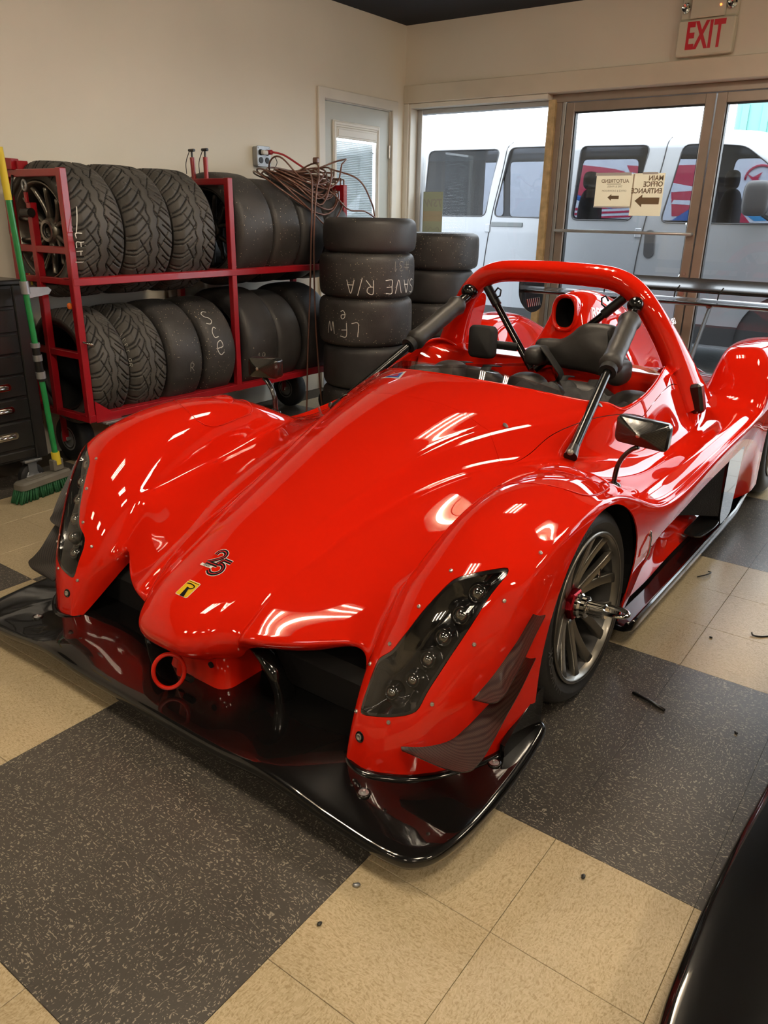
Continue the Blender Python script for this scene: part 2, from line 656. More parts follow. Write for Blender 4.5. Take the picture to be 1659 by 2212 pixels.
def body_net():
    C = []
    zc = [(.03, .444), (.12, .478), (.24, .523), (.38, .573), (.52, .62), (.66, .663), (.8, .702), (.94, .732), (1.1, .755), (1.3, .768), (1.5, .772), (1.7, .77), (1.9, .72), (2.1, .63), (2.28, .585), (2.62, .56), (3.1, .52), (3.42, .47)]
    sh = [(.03, .155, .424), (.12, .165, .457), (.24, .181, .50), (.38, .202, .547), (.52, .231, .585), (.66, .264, .618), (.8, .301, .642), (.94, .36, .648), (1.1, .43, .647), (1.3, .515, .648), (1.5, .568, .662), (1.7, .585, .70), (1.9, .575, .735), (2.1, .55, .66), (2.28, .47, .58), (2.38, .42, .565), (2.62, .36, .555), (3.1, .33, .515), (3.42, .33, .465)]
    vl = [(.03, .207, .402), (.12, .213, .434), (.24, .225, .468), (.38, .243, .505), (.52, .268, .54), (.66, .31, .56), (.8, .362, .568), (.94, .425, .565), (1.1, .488, .556), (1.3, .575, .535), (1.5, .632, .515), (1.7, .652, .52), (1.9, .655, .53), (2.1, .64, .525), (2.28, .57, .53), (2.38, .52, .545), (2.62, .45, .55), (3.1, .42, .51), (3.42, .42, .46)]
    C.append(_col([(0, -.212, .205), (0, -.266, .248), (0, -.238, .325), (0, -.12, .385)], [(s, 0, z) for s, z in zc]))
    shd = {a[0]: a for a in sh}
    mid = []
    for s, z in zc:
        w2 = np.interp(s, [a[0] for a in sh], [a[1] for a in sh])
        z2 = np.interp(s, [a[0] for a in sh], [a[2] for a in sh])
        mid.append((s, .58 * w2, z - .22 * (z - z2)))
    C.append(_col([(.075, -.207, .205), (.082, -.258, .248), (.083, -.23, .322), (.086, -.12, .379)], mid))
    C.append(_col([(.122, -.165, .205), (.138, -.205, .25), (.139, -.185, .316), (.147, -.105, .366)], sh))
    C.append(_col([(.172, -.13, .215), (.182, -.158, .262), (.190, -.122, .312), (.198, -.06, .362)], vl))
    C.append(_col([(.218, -.135, .262), (.214, -.165, .287), (.218, -.146, .313), (.225, -.10, .342), (.236, .0, .388)],
                  [(.12, .255, .432), (.24, .27, .466), (.38, .29, .502), (.52, .312, .534), (.66, .352, .552), (.8, .40, .558), (.94, .462, .556), (1.1, .525, .54), (1.3, .61, .50), (1.5, .665, .468), (1.7, .685, .475), (1.9, .69, .487), (2.1, .675, .502), (2.28, .62, .527), (2.38, .57, .54), (2.62, .51, .55), (3.1, .48, .51), (3.42, .48, .46)]))
    C.append(_col([(.36, -.055, .262), (.36, -.085, .287), (.36, -.067, .313), (.362, -.025, .339), (.368, .04, .375)],
                  [(.12, .375, .410), (.24, .385, .452), (.38, .395, .49), (.52, .405, .517), (.66, .425, .537), (.8, .458, .548), (.94, .515, .545), (1.1, .58, .515), (1.3, .65, .472), (1.5, .692, .458), (1.7, .708, .468), (1.9, .713, .480), (2.1, .70, .497), (2.28, .655, .525), (2.38, .605, .538), (2.48, .565, .548), (2.62, .54, .56), (3.1, .52, .52), (3.42, .52, .46)]))
    C.append(_col([(.482, .02, .262), (.484, -.01, .287), (.486, .008, .316), (.489, .04, .356), (.494, .085, .402)],
                  [(.12, .497, .422), (.24, .50, .452), (.38, .503, .473), (.52, .507, .495), (.66, .512, .52), (.8, .53, .54), (.94, .575, .532), (1.1, .632, .485), (1.3, .685, .456), (1.5, .715, .458), (1.7, .728, .468), (1.9, .733, .481), (2.1, .725, .497), (2.28, .69, .522), (2.38, .64, .54), (2.48, .592, .565), (2.62, .57, .585), (3.1, .56, .55), (3.42, .56, .48)]))
    C.append(_col([(.540, -.135, .100), (.541, -.118, .19), (.532, -.062, .29), (.530, .00, .375), (.532, .06, .44)],
                  [(.12, .532, .468), (.24, .531, .49), (.38, .533, .508), (.52, .537, .522), (.66, .545, .535), (.8, .565, .545), (.94, .612, .53), (1.1, .665, .472), (1.3, .708, .452), (1.5, .735, .461), (1.7, .746, .471), (1.9, .752, .485), (2.1, .748, .50), (2.28, .722, .522), (2.38, .675, .543), (2.48, .612, .605), (2.62, .588, .64), (2.85, .588, .645), (3.1, .59, .61), (3.42, .59, .52)]))
    C.append(_col([(.574, -.158, .100), (.577, -.143, .19), (.580, -.096, .30), (.584, -.045, .40), (.584, .02, .48)],
                  [(.12, .573, .548), (.24, .567, .583), (.38, .567, .602), (.52, .569, .605), (.66, .576, .597), (.8, .598, .573), (.94, .645, .53), (1.1, .695, .463), (1.3, .73, .451), (1.5, .755, .466), (1.7, .765, .477), (1.9, .77, .491), (2.1, .768, .505), (2.28, .75, .524), (2.38, .712, .548), (2.48, .64, .675), (2.62, .612, .715), (2.85, .612, .72), (3.1, .615, .68), (3.42, .615, .58)]))
    C.append(_col([(.617, -.163, .100), (.622, -.148, .195), (.633, -.104, .305), (.645, -.052, .41), (.645, .012, .50)],
                  [(.12, .628, .592), (.24, .619, .636), (.38, .617, .653), (.52, .618, .655), (.66, .624, .64), (.8, .645, .594), (.94, .682, .53), (1.1, .722, .457), (1.3, .753, .452), (1.5, .772, .472), (1.7, .782, .483), (1.9, .787, .497), (2.1, .786, .51), (2.28, .772, .527), (2.38, .745, .553), (2.48, .672, .722), (2.62, .645, .755), (2.85, .645, .76), (3.1, .65, .72), (3.42, .65, .61)]))
    C.append(_col([(.668, -.143, .100), (.677, -.13, .20), (.690, -.09, .315), (.704, -.035, .425), (.708, .025, .52)],
                  [(.12, .701, .608), (.24, .70, .652), (.38, .70, .671), (.52, .70, .671), (.66, .702, .652), (.8, .712, .60), (.94, .732, .53), (1.1, .758, .452), (1.3, .776, .452), (1.5, .79, .476), (1.7, .80, .488), (1.9, .804, .501), (2.1, .804, .514), (2.28, .797, .529), (2.38, .785, .555), (2.48, .737, .738), (2.62, .725, .772), (2.85, .725, .777), (3.1, .725, .735), (3.42, .725, .62)]))
    C.append(_col([(.723, -.105, .100), (.735, -.093, .205), (.750, -.058, .32), (.764, -.008, .435), (.772, .045, .525)],
                  [(.12, .774, .598), (.24, .776, .64), (.38, .778, .66), (.52, .778, .661), (.66, .778, .638), (.8, .78, .582), (.94, .786, .515), (1.1, .796, .445), (1.3, .806, .446), (1.5, .815, .47), (1.7, .823, .482), (1.9, .828, .495), (2.1, .83, .508), (2.28, .828, .521), (2.38, .825, .542), (2.48, .80, .728), (2.62, .798, .765), (2.85, .798, .77), (3.1, .798, .725), (3.42, .798, .60)]))
    C.append(_col([(.778, -.045, .100), (.792, -.032, .20), (.806, -.002, .31), (.818, .035, .415), (.828, .08, .49)],
                  [(.12, .833, .54), (.24, .838, .592), (.38, .84, .618), (.52, .84, .622), (.66, .839, .597), (.8, .837, .543), (.94, .836, .482), (1.1, .838, .422), (1.3, .842, .425), (1.5, .846, .448), (1.7, .851, .461), (1.9, .854, .474), (2.1, .857, .486), (2.28, .858, .497), (2.38, .857, .515), (2.48, .85, .66), (2.62, .852, .705), (2.85, .852, .71), (3.1, .85, .67), (3.42, .85, .54)]))
    C.append(_col([(.826, .055, .100), (.839, .065, .185), (.850, .088, .265), (.858, .118, .335), (.864, .155, .39), (.868, .20, .44), (.870, .275, .475), (.871, .39, .50)],
                  [(.52, .871, .505), (.66, .87, .488), (.8, .868, .448), (.94, .866, .402), (1.1, .865, .362), (1.3, .866, .372), (1.5, .868, .393), (1.7, .871, .408), (1.9, .873, .42), (2.1, .875, .43), (2.28, .876, .44), (2.38, .877, .45), (2.48, .877, .52), (2.62, .878, .56), (2.85, .878, .565), (3.1, .876, .54), (3.42, .87, .45)]))
    C.append(_col([(.852, .185, .100), (.860, .195, .13), (.866, .21, .155), (.870, .232, .175), (.872, .26, .18), (.874, .30, .18), (.875, .34, .18), (.875, .42, .17)],
                  [(.52, .875, .15), (.66, .875, .13), (.8, .874, .115), (.94, .872, .11), (1.5, .872, .11), (2.28, .878, .12), (3.1, .876, .2), (3.42, .87, .3)]))
    c1, c2 = np.array(C[1]), np.array(C[2])
    cx = c1 * .30 + c2 * .70
    zmid = np.array(C[0])[:, 2]
    cx[4:, 0] = c2[4:, 0] * .87
    cx[4:, 2] = c2[4:, 2] + .245 * (zmid - c2[:, 2])[4:]
    C.insert(2, [tuple(p) for p in cx])     # keeps the bonnet top full up to its shoulder
    C[4] = [(p[0], p[1], p[2] - .006 * (1 if .1 < p[1] < .8 else 0)) for p in C[4]]
    net = np.array(C)                       # cols x rows x 3
    net = np.transpose(net, (1, 0, 2))      # rows x cols x 3
    net[0, 8:13, 1] -= 0.015
    net[1, 8:13, 1] -= 0.013
    net[2, 8:13, 1] -= 0.008
    net[3, 8:13, 1] -= 0.005
    net[12:, 15, 0] -= np.interp(np.array(BROWS[12:]), [1.0, 1.1, 2.2, 2.4], [.03, .078, .078, .0])
    net[10, 15, 0] -= .03
    net[11, 15, 0] -= .06
    sm = net.copy()
    for i in range(5, 16):
        sm[i, :, 0] = .25 * net[i - 1, :, 0] + .5 * net[i, :, 0] + .25 * net[i + 1, :, 0]
        sm[i, :, 2] = .25 * net[i - 1, :, 2] + .5 * net[i, :, 2] + .25 * net[i + 1, :, 2]
    net = sm.copy()
    for i in range(5, 12):
        for q in (0, 2):
            net[i, :, q] = .1 * sm[i - 1, :, q] + .8 * sm[i, :, q] + .1 * sm[i + 1, :, q]
    net[:, 0, 0] = 0
    net[19, :, 1], net[20, :, 1], net[21, :, 1] = 2.385, 2.475, 2.60
    net[19, 7:14, 2] += .012
    net[20, 7:14, 2] -= .012
    left = net[:, :0:-1].copy()
    left[:, :, 0] *= -1
    return np.concatenate([left, net], 1)


def bspline_basis(n, ts, p=3):
    kn = np.concatenate([np.zeros(p), np.linspace(0, 1, n - p + 1), np.ones(p)])
    ts = np.clip(np.asarray(ts, float), 0, 1 - 1e-9)
    B = [((ts >= kn[i]) & (ts < kn[i + 1])).astype(float) for i in range(len(kn) - 1)]
    for d in range(1, p + 1):
        N = []
        for i in range(len(kn) - 1 - d):
            a = kn[i + d] - kn[i]
            b = kn[i + d + 1] - kn[i + 1]
            t = 0
            if a > 0:
                t = t + (ts - kn[i]) / a * B[i]
            if b > 0:
                t = t + (kn[i + d + 1] - ts) / b * B[i + 1]
            N.append(t if not np.isscalar(t) else np.zeros_like(ts))
        B = N
    g = np.array([kn[i + 1:i + p + 1].mean() for i in range(n)])
    return np.stack(B, 1), g


def bspline_surface(net, nu, nv, iters=3):
    nr, nc = net.shape[:2]
    _, gu = bspline_basis(nr, [0])
    _, gv = bspline_basis(nc, [0])
    Au, _ = bspline_basis(nr, gu)
    Av, _ = bspline_basis(nc, gv)
    P = net.copy()
    for _ in range(iters):
        S = np.einsum('ia,jb,abk->ijk', Au, Av, P)
        P = P + (net - S) * 0.9
    # parameter values: even steps between the Greville sites
    us = np.interp(np.linspace(0, nr - 1, nu), np.arange(nr), gu)
    vs = np.interp(np.linspace(0, nc - 1, nv), np.arange(nc), gv)
    Bu, _ = bspline_basis(nr, us)
    Bv, _ = bspline_basis(nc, vs)
    return np.einsum('ia,jb,abk->ijk', Bu, Bv, P)


def tri_grid(nr, nc):
    i, j = np.meshgrid(np.arange(nr - 1), np.arange(nc - 1), indexing='ij')
    a = (i * nc + j).ravel()
    return np.concatenate([np.stack([a, a + 1, a + nc + 1], 1), np.stack([a, a + nc + 1, a + nc], 1)])


def clip_mesh(V, F, f):
    """keep the part of a triangle mesh where f(V) >= 0, cut exactly along f = 0"""
    d = f(V)
    inside = d >= 0
    k = inside[F].sum(1)
    keep = F[k == 3]
    newV = list(V)
    cache = {}
    out = []

    def cut(a, b):
        key = (a, b) if a < b else (b, a)
        if key not in cache:
            t = d[a] / (d[a] - d[b])
            cache[key] = len(newV)
            newV.append(V[a] + (V[b] - V[a]) * t)
        return cache[key]
    for tri in F[(k > 0) & (k < 3)]:
        tri = [int(x) for x in tri]
        while True:
            ins = [inside[x] for x in tri]
            if (sum(ins) == 1 and ins[0]) or (sum(ins) == 2 and not ins[2]):
                break
            tri = tri[1:] + tri[:1]
        if sum(ins) == 1:
            out.append((tri[0], cut(tri[0], tri[1]), cut(tri[0], tri[2])))
        else:
            m1, m2 = cut(tri[1], tri[2]), cut(tri[0], tri[2])
            out.append((tri[0], tri[1], m1))
            out.append((tri[0], m1, m2))
    F2 = np.concatenate([keep, np.array(out, int).reshape(-1, 3)])
    V2 = np.array(newV)
    used = np.unique(F2)
    remap = -np.ones(len(V2), int)
    remap[used] = np.arange(len(used))
    return V2[used], remap[F2]


def vnormals(V, F):
    n = np.cross(V[F[:, 1]] - V[F[:, 0]], V[F[:, 2]] - V[F[:, 0]])
    N = np.zeros_like(V)
    for i in range(3):
        np.add.at(N, F[:, i], n)
    return N / (np.linalg.norm(N, axis=1)[:, None] + 1e-12)


def thicken(V, F, t):
    """sheet -> shell with its own rim (unshared verts keep the lip crisp)"""
    N = vnormals(V, F)
    n = len(V)
    V2 = V - N * t
    e = {}
    for tri in F:
        for a, b in ((tri[0], tri[1]), (tri[1], tri[2]), (tri[2], tri[0])):
            e[(int(a), int(b))] = True
    rim = [(a, b) for a, b in e if (b, a) not in e]
    ids = sorted({x for ab in rim for x in ab})
    pos = {x: i for i, x in enumerate(ids)}
    VV = np.concatenate([V, V2, V[ids], V2[ids]])
    o1, o2 = 2 * n, 2 * n + len(ids)
    FF = [tuple(x) for x in F] + [tuple(x[::-1] + n) for x in F]
    for a, b in rim:
        FF.append((o1 + pos[b], o1 + pos[a], o2 + pos[a], o2 + pos[b]))
    return VV, FF


def poly_sdf(P, poly):
    """signed distance of 2D points to a closed polygon, positive inside"""
    P = np.asarray(P, float)
    poly = np.asarray(poly, float)
    d = np.full(len(P), 1e9)
    ins = np.zeros(len(P), bool)
    for i in range(len(poly)):
        a, b = poly[i], poly[(i + 1) % len(poly)]
        ab = b - a
        t = np.clip(((P - a) @ ab) / (ab @ ab + 1e-15), 0, 1)
        d = np.minimum(d, np.linalg.norm(P - a - t[:, None] * ab, axis=1))
        c = (a[1] > P[:, 1]) != (b[1] > P[:, 1])
        with np.errstate(divide='ignore', invalid='ignore'):
            xx = a[0] + (P[:, 1] - a[1]) / (b[1] - a[1] + 1e-15) * ab[0]
        ins ^= c & (P[:, 0] < xx)
    return np.where(ins, d, -d)

# ------------------------------------------------------------------ material library
pbr('red_paint', (0.62, 0.013, 0.0035), 0.5, coat=1.0, coat_rough=0.01, spec=0.0)
pbr('black_gloss', (0.004, 0.0038, 0.0036), 0.25, coat=0.9, coat_rough=0.04, spec=0.1)
pbr('black_satin', (0.010, 0.010, 0.010), 0.35, spec=0.4)
pbr('stay_black', (0.005, 0.005, 0.005), 0.22, spec=0.35)
pbr('black_matte', (0.006, 0.006, 0.006), 0.8, spec=0.2)
pbr('black_foam', (0.012, 0.012, 0.012), 0.65, spec=0.3, bump=0.2, bscale=300)
pbr('leather', (0.020, 0.018, 0.016), 0.5, spec=0.5, bump=0.35, bscale=25, bdist=0.004)
pbr('grey_cloth', (0.035, 0.036, 0.038), 0.85, bump=0.5, bscale=14, bdist=0.02, var=0.2)
pbr('chrome', (0.82, 0.80, 0.76), 0.10, metal=1.0)
pbr('steel', (0.55, 0.53, 0.50), 0.32, metal=1.0)
pbr('gunmetal', (0.22, 0.205, 0.175), 0.36, metal=0.9, coat=0.3)
pbr('gunmetal_dark', (0.04, 0.038, 0.035), 0.45, metal=0.8)
pbr('barrel_dark', (0.022, 0.021, 0.019), 0.45, spec=0.4)
pbr('red_anodised', (0.35, 0.01, 0.02), 0.25, metal=0.9)
pbr('white_paint', (0.80, 0.79, 0.76), 0.45)
pbr('decal_white', (0.82, 0.80, 0.76), 0.3, coat=0.5)
pbr('decal_black', (0.008, 0.008, 0.010), 0.25, coat=0.6)
pbr('decal_yellow', (0.80, 0.52, 0.02), 0.25, coat=0.6)
pbr('decal_blue', (0.02, 0.08, 0.42), 0.3, coat=0.6)
pbr('decal_red', (0.60, 0.015, 0.02), 0.3, coat=0.6)
pbr('silver_letter', (0.75, 0.60, 0.58), 0.3, metal=0.3)
carbon('carbon', (0.006, 0.006, 0.006), (0.050, 0.042, 0.034), scale=150.0, axes='D', rough=0.4)
carbon('carbon_dark', (0.005, 0.005, 0.005), (0.022, 0.021, 0.019), scale=190.0, axes='D', rough=0.2)
rubber('tyre_new', (0.017, 0.016, 0.015), 0.55, grain=0.12, dusty=0.12)
rubber('tyre_wet', (0.044, 0.041, 0.037), 0.55, grain=0.15, dusty=0.2)
rubber('tyre_slick', (0.028, 0.026, 0.025), 0.5, specks=0.46, grain=0.35, dusty=0.22, scale=105)
rubber('tyre_slick_clean', (0.024, 0.023, 0.023), 0.5, specks=0.22, grain=0.2, dusty=0.15, scale=80)
glass('lens_clear', (0.86, 0.86, 0.86), 1.0, ior=1.5)
glass('window_glass', (0.93, 0.95, 0.96), 0.9, ior=1.4)
glass('acrylic', (0.75, 0.72, 0.72), 1.0, ior=1.5)
pbr('lamp_bowl', (0.012, 0.011, 0.010), 0.14, coat=1.0, spec=0.6)
pbr('led_lens', (0.30, 0.29, 0.26), 0.06, metal=0.9, coat=1.0)
pbr('radiator', (0.004, 0.004, 0.005), 0.55, bump=0.9, bscale=240, bdist=0.004)

pbr('wall_paint', (0.76, 0.70, 0.585), 0.55, var=0.035, vscale=1.6, bump=0.05, bscale=120)
pbr('wall_far', (0.52, 0.46, 0.36), 0.6, var=0.1, vscale=0.8)
pbr('trim_paint', (0.72, 0.68, 0.60), 0.4, var=0.05, vscale=5, bump=0.08, bscale=30)
pbr('header_paint', (0.68, 0.61, 0.49), 0.45, var=0.06, vscale=3, bump=0.15, bscale=12, bdist=0.004)
pbr('door_paint', (0.50, 0.51, 0.46), 0.4, var=0.02)
pbr('ceiling_navy', (0.003, 0.006, 0.014), 0.8, var=0.2, vscale=3)
pbr('bronze_alu', (0.34, 0.28, 0.235), 0.42, metal=0.4, var=0.1, vscale=6)
pbr('alu_light', (0.50, 0.50, 0.50), 0.35, metal=0.7)
pbr('raw_wood', (0.56, 0.41, 0.21), 0.6, var=0.25, vscale=20)
pbr('gasket', (0.01, 0.01, 0.01), 0.5)
translucent('paper', (0.85, 0.77, 0.62), .5)
pbr('paper_ink', (0.24, 0.17, 0.10), 0.8)
pbr('paper_white', (0.72, 0.72, 0.70), 0.6)
translucent('poster_green', (0.42, 0.44, 0.33), .3)
pbr('poster_tan', (0.45, 0.38, 0.26), 0.5)
pbr('poster_ink', (0.36, 0.34, 0.30), 0.5)
pbr('sign_ivory', (0.68, 0.63, 0.50), 0.4, coat=0.2)
pbr('exit_red', (0.62, 0.012, 0.03), 0.4)
emit('led_orange', (1.0, 0.25, 0.05), 3.0)
pbr('slate_joint', (0.06, 0.045, 0.025), 0.9)
speckled('tile_dark', (0.058, 0.052, 0.045), (0.036, 0.031, 0.026), (0.36, 0.32, 0.25), 0.33, chip_scale=112, light_amt=0.8, dark_amt=0.35, lo=0.65, streak=3.0)
speckled('tile_beige', (0.47, 0.375, 0.225), (0.30, 0.215, 0.10), (0.60, 0.50, 0.33), 0.33, chip_scale=125, light_amt=0.55, dark_amt=0.55, seedz=3, lo=0.56)
emit('fluorescent_tube', TUBE_COLOR, TUBE_STRENGTH)
pbr('troffer_white', (0.75, 0.70, 0.60), 0.35)
pbr('troffer_louver', (0.55, 0.50, 0.42), 0.25, metal=0.5)

# ------------------------------------------------------------------ room shell
XW, YF, ZC = -3.25, 4.38, 2.68          # left wall, storefront wall, ceiling
XR, YB = 5.2, -6.2
T = 0.3048
TH = 0.15

# floor: slab with tiles laid on it, 3 x 3 tile chequer
fl = MB().bb((XW - TH, YB - TH, -0.12), (XR + TH, YF + 0.26, -0.004)).build('floor', 'slate_joint', None, None)
tag(fl, 'chequered vinyl tile floor in dark grey and beige squares', 'floor', kind='structure')


def tile_mesh(name, mat):
    h = T / 2 - (0.0002 if mat == 'tile_dark' else 0.0005)
    V, F = prism([(-h, -h), (h, -h), (h, h), (-h, h)], -0.006, 0.0, 0.0003 if mat == 'tile_dark' else 0.0008)
    return mesh(name, V, F, mat, fl)


def px_of(P):
    d = Vector(P) - Vector(CAM_POS)
    z = d.dot(_fw)
    if z < 0.1:
        return None
    return (IMG_W / 2 + F_PX * d.dot(_r2) / z, IMG_H / 2 - F_PX * d.dot(_u2) / z, z)


cells = []
for a in range(math.ceil(YB / T) - 1, 15):
    for b in range(-11, 18):
        cx, cy_ = (b + 0.5) * T, (a + 0.5) * T
        if cy_ + T / 2 > YF + 0.22 or cx - T / 2 < XW - 0.06 or cy_ - T / 2 < YB or cx + T / 2 > XR + .1:
            continue
        p = px_of((cx, cy_, 0))
        vis = p is not None and -150 < p[0] < IMG_W + 150 and -100 < p[1] < IMG_H + 150
        cells.append((0 if vis else 1, (Vector((cx, cy_, 0)) - Vector(CAM_POS)).length, a, b))
cells.sort()
protoD = protoB = None
rest = {True: MB(), False: MB()}
for i, (nv, d, a, b) in enumerate(cells):
    dark = (math.floor(a / 3) + math.floor(b / 3)) % 2 == 0
    loc = ((b + 0.5) * T, (a + 0.5) * T, 0)
    if nv == 0 and i < 300:
        if dark and protoD is None:
            protoD = tile_mesh('floor_tile', 'tile_dark'); protoD.location = loc
        elif not dark and protoB is None:
            protoB = tile_mesh('floor_tile', 'tile_beige'); protoB.location = loc
        else:
            inst(protoD if dark else protoB, parent=fl, loc=loc)
    else:
        h = T / 2 - 0.0006
        V, F = prism([(loc[0] - h, loc[1] - h), (loc[0] + h, loc[1] - h), (loc[0] + h, loc[1] + h), (loc[0] - h, loc[1] + h)], -0.006, 0.0, 0.0012)
        rest[dark].add(V, F)
for dark in (True, False):
    o = rest[dark].build('floor_tiles', 'tile_dark' if dark else 'tile_beige', fl, None)
    o['kind'] = 'stuff'

# walls -------------------------------------------------------------
DY0, DY1, DZ = 3.36, 4.20, 2.075        # door opening in the left wall
w = MB()
w.bb((XW - TH, YB - TH, 0), (XW, DY0, ZC)).bb((XW - TH, DY1, 0), (XW, YF + 0.26, ZC)).bb((XW - TH, DY0, DZ), (XW, DY1, ZC))
tag(w.build('wall_left', 'wall_paint', None, None), 'cream painted wall behind the tyre rack', 'wall', kind='structure')
w = MB()
w.bb((XW, YF, 2.135), (XR, YF + 0.26, ZC))
w.bb((3.9, YF, 0), (XR, YF + 0.26, 2.135))
tag(w.build('wall_front', 'wall_far' if False else 'wall_paint', None, None), 'cream wall above the glass storefront', 'wall', kind='structure')
tag(MB().bb((XR, YB - TH, 0), (XR + TH, YF + 0.26, ZC)).build('wall_right', 'wall_far', None, None), 'plain wall out of view on the right', 'wall', kind='structure')
tag(MB().bb((XW, YB - TH, 0), (XR, YB, ZC)).build('wall_back', 'wall_far', None, None), 'plain wall out of view behind the camera', 'wall', kind='structure')
tag(MB().bb((XW - TH, YB - TH, ZC), (XR + TH, YF + 0.26, ZC + 0.1)).build('ceiling', 'ceiling_navy', None, None), 'dark navy painted ceiling', 'ceiling', kind='structure')

# header board over the storefront, left jamb, sill
tag(MB().bb((XW, YF - 0.022, 2.135), (3.9, YF, 2.262), 0.004).build('trim_1', 'header_paint'), 'painted header board above the storefront', 'trim', kind='structure')
tag(MB().bb((XW, YF - 0.012, 0), (XW + 0.045, YF + 0.2, 2.134), 0.003).bb((XW + 0.04, YF + 0.001, 0), (-3.19, YF + 0.199, 2.133), 0.003).build('trim_2', 'trim_paint'), 'white painted jamb board in the storefront corner', 'trim', kind='structure')
tag(MB().bb((XW + 0.05, YF + 0.003, 2.10), (-2.0, YF + 0.198, 2.1345), 0.003).build('trim_3', 'trim_paint'), 'white soffit strip above the left window', 'trim', kind='structure')

# left wall door with framed blind window -------------------------------------
dr = empty('door_1', (XW, (DY0 + DY1) / 2, 0), 'grey green panel door with a framed blind window', 'door')
dr['kind'] = 'structure'
y0, y1 = DY0 - (DY0 + DY1) / 2, DY1 - (DY0 + DY1) / 2
cs = 0.062
tr = MB()
tr.bb((0, y0 - cs, 0), (0.022, y0 + 0.008, DZ + 0.0), 0.004)
tr.bb((0, y1 - 0.008, 0), (0.022, y1 + cs, DZ + 0.0), 0.004)
tr.bb((0, y0 - cs, DZ - 0.008), (0.022, y1 + cs, DZ + cs), 0.004)
tr.build('casing', 'trim_paint', dr)
jb = MB()
jb.bb((-TH, y0, 0), (0.001, y0 + 0.014, DZ)).bb((-TH, y1 - 0.014, 0), (0.001, y1, DZ)).bb((-TH, y0, DZ - 0.014), (0.001, y1, DZ))
jb.build('jamb', 'trim_paint', dr, None)
gy0, gy1, gz0, gz1 = y0 + 0.13, y1 - 0.16, 0.95, 1.93
sl = MB()
xs0, xs1 = -0.055, -0.012
sl.bb((xs0, y0 + 0.017, 0.01), (xs1, gy0, DZ - 0.018)).bb((xs0, gy1, 0.01), (xs1, y1 - 0.017, DZ - 0.018))
sl.bb((xs0, gy0, 0.01), (xs1, gy1, gz0)).bb((xs0, gy0, gz1), (xs1, gy1, DZ - 0.018))
leaf = sl.build('door_leaf', 'door_paint', dr, None)
gf = MB()
for k, (wd, pr) in enumerate(((0.03, 0.012), (0.018, 0.018))):
    o_ = 0.0 if k == 0 else 0.008
    gf.bb((xs1, gy0 - 0.012 + o_, gz0 - .012 + o_), (xs1 + pr, gy0 + wd, gz1 + .012 - o_), 0.003)
    gf.bb((xs1, gy1 - wd, gz0 - .012 + o_), (xs1 + pr, gy1 + 0.012 - o_, gz1 + .012 - o_), 0.003)
    gf.bb((xs1, gy0, gz0 - 0.011 + o_), (xs1 + pr - .0006, gy1, gz0 + wd), 0.003)
    gf.bb((xs1, gy0, gz1 - wd), (xs1 + pr - .0006, gy1, gz1 + 0.011 - o_), 0.003)
gf.build('window_frame', 'trim_paint', dr)
MB().bb((xs1 - 0.004, gy0 + 0.03, gz1 - 0.105), (xs1 + 0.014, gy1 - 0.03, gz1 - 0.03), 0.004).bb((xs1, gy0 + 0.045, gz1 - 0.092), (xs1 + 0.018, gy1 - 0.045, gz1 - 0.044), 0.003).build('blind_valance', 'trim_paint', dr)
MB().bb((xs1 - 0.012, gy0 + 0.025, gz0 + 0.02), (xs1 - 0.009, gy1 - 0.025, gz1 - 0.1)).build('pane', 'window_glass', dr, None)
bl = None
zz = gz1 - 0.125
translucent('blind_slat', (0.44, 0.49, 0.50), .035)
bgroup = MB()
while zz > gz0 + 0.03:
    bgroup.add([(xs1 - .032, gy0 + .03, zz - .0057), (xs1 - .032, gy1 - .03, zz - .0057), (xs1 - .027, gy1 - .03, zz + .0057), (xs1 - .027, gy0 + .03, zz + .0057)], [(0, 1, 2, 3)])
    zz -= 0.0125
ob = bgroup.build('blind_slats', 'blind_slat', dr, None)
ob['kind'] = 'stuff'
for zh in (0.3, 1.72):
    MB().bb((-0.012, y1 - 0.026, zh), (0.006, y1 - 0.012, zh + 0.1), 0.003).build('hinge', 'steel', dr)

# storefront ---------------------------------------------------------------
YG = YF + 0.13                         # glass plane


def frame_bar(mb, x0_, x1_, z0_, z1_, d0=-0.03, d1=0.05, bev=0.003):
    mb.bb((x0_, YG + d0, z0_), (x1_, YG + d1, z1_), bev)


# window_1: fixed pane left of the doors
wn = empty('window_1', (0, 0, 0), 'large fixed storefront window behind the tyre stacks', 'window'); wn['kind'] = 'structure'
f = MB()
frame_bar(f, -3.19, -3.145, 0.0, 2.10); frame_bar(f, -3.145, -2.02, 2.065, 2.10); frame_bar(f, -3.145, -2.02, 0.0, 0.12)
f.build('window_frame', 'alu_light', wn)
MB().bb((-3.145, YG + 0.006, 0.12), (-2.02, YG + 0.012, 2.065)).build('pane', 'window_glass', wn, None)
# mullion: timber stud, aluminium channel
mu = empty('trim_4', (0, 0, 0), 'timber and aluminium mullion between window and glass door', 'mullion'); mu['kind'] = 'structure'
MB().bb((-2.02, YG - 0.06, 0), (-1.965, YG + 0.05, 2.10), 0.002).build('timber_stud', 'raw_wood', mu)
MB().bb((-1.965, YG - 0.03, 0), (-1.925, YG + 0.05, 2.10), 0.002).build('channel', 'bronze_alu', mu)
MB().bb((-1.925, YG - 0.02, 0), (-1.915, YG + 0.05, 2.10), 0.002).build('seal', 'paper_white', mu)
MB().bb((-1.915, YG - 0.035, 0), (-1.893, YG + 0.05, 2.10), 0.002).build('door_stop', 'alu_light', mu)
tag(MB().bb((-2.02, YG - 0.04, 2.082), (3.9, YG + 0.05, 2.135), 0.003).build('trim_5', 'bronze_alu'), 'aluminium head rail over the glass doors', 'trim', kind='structure')


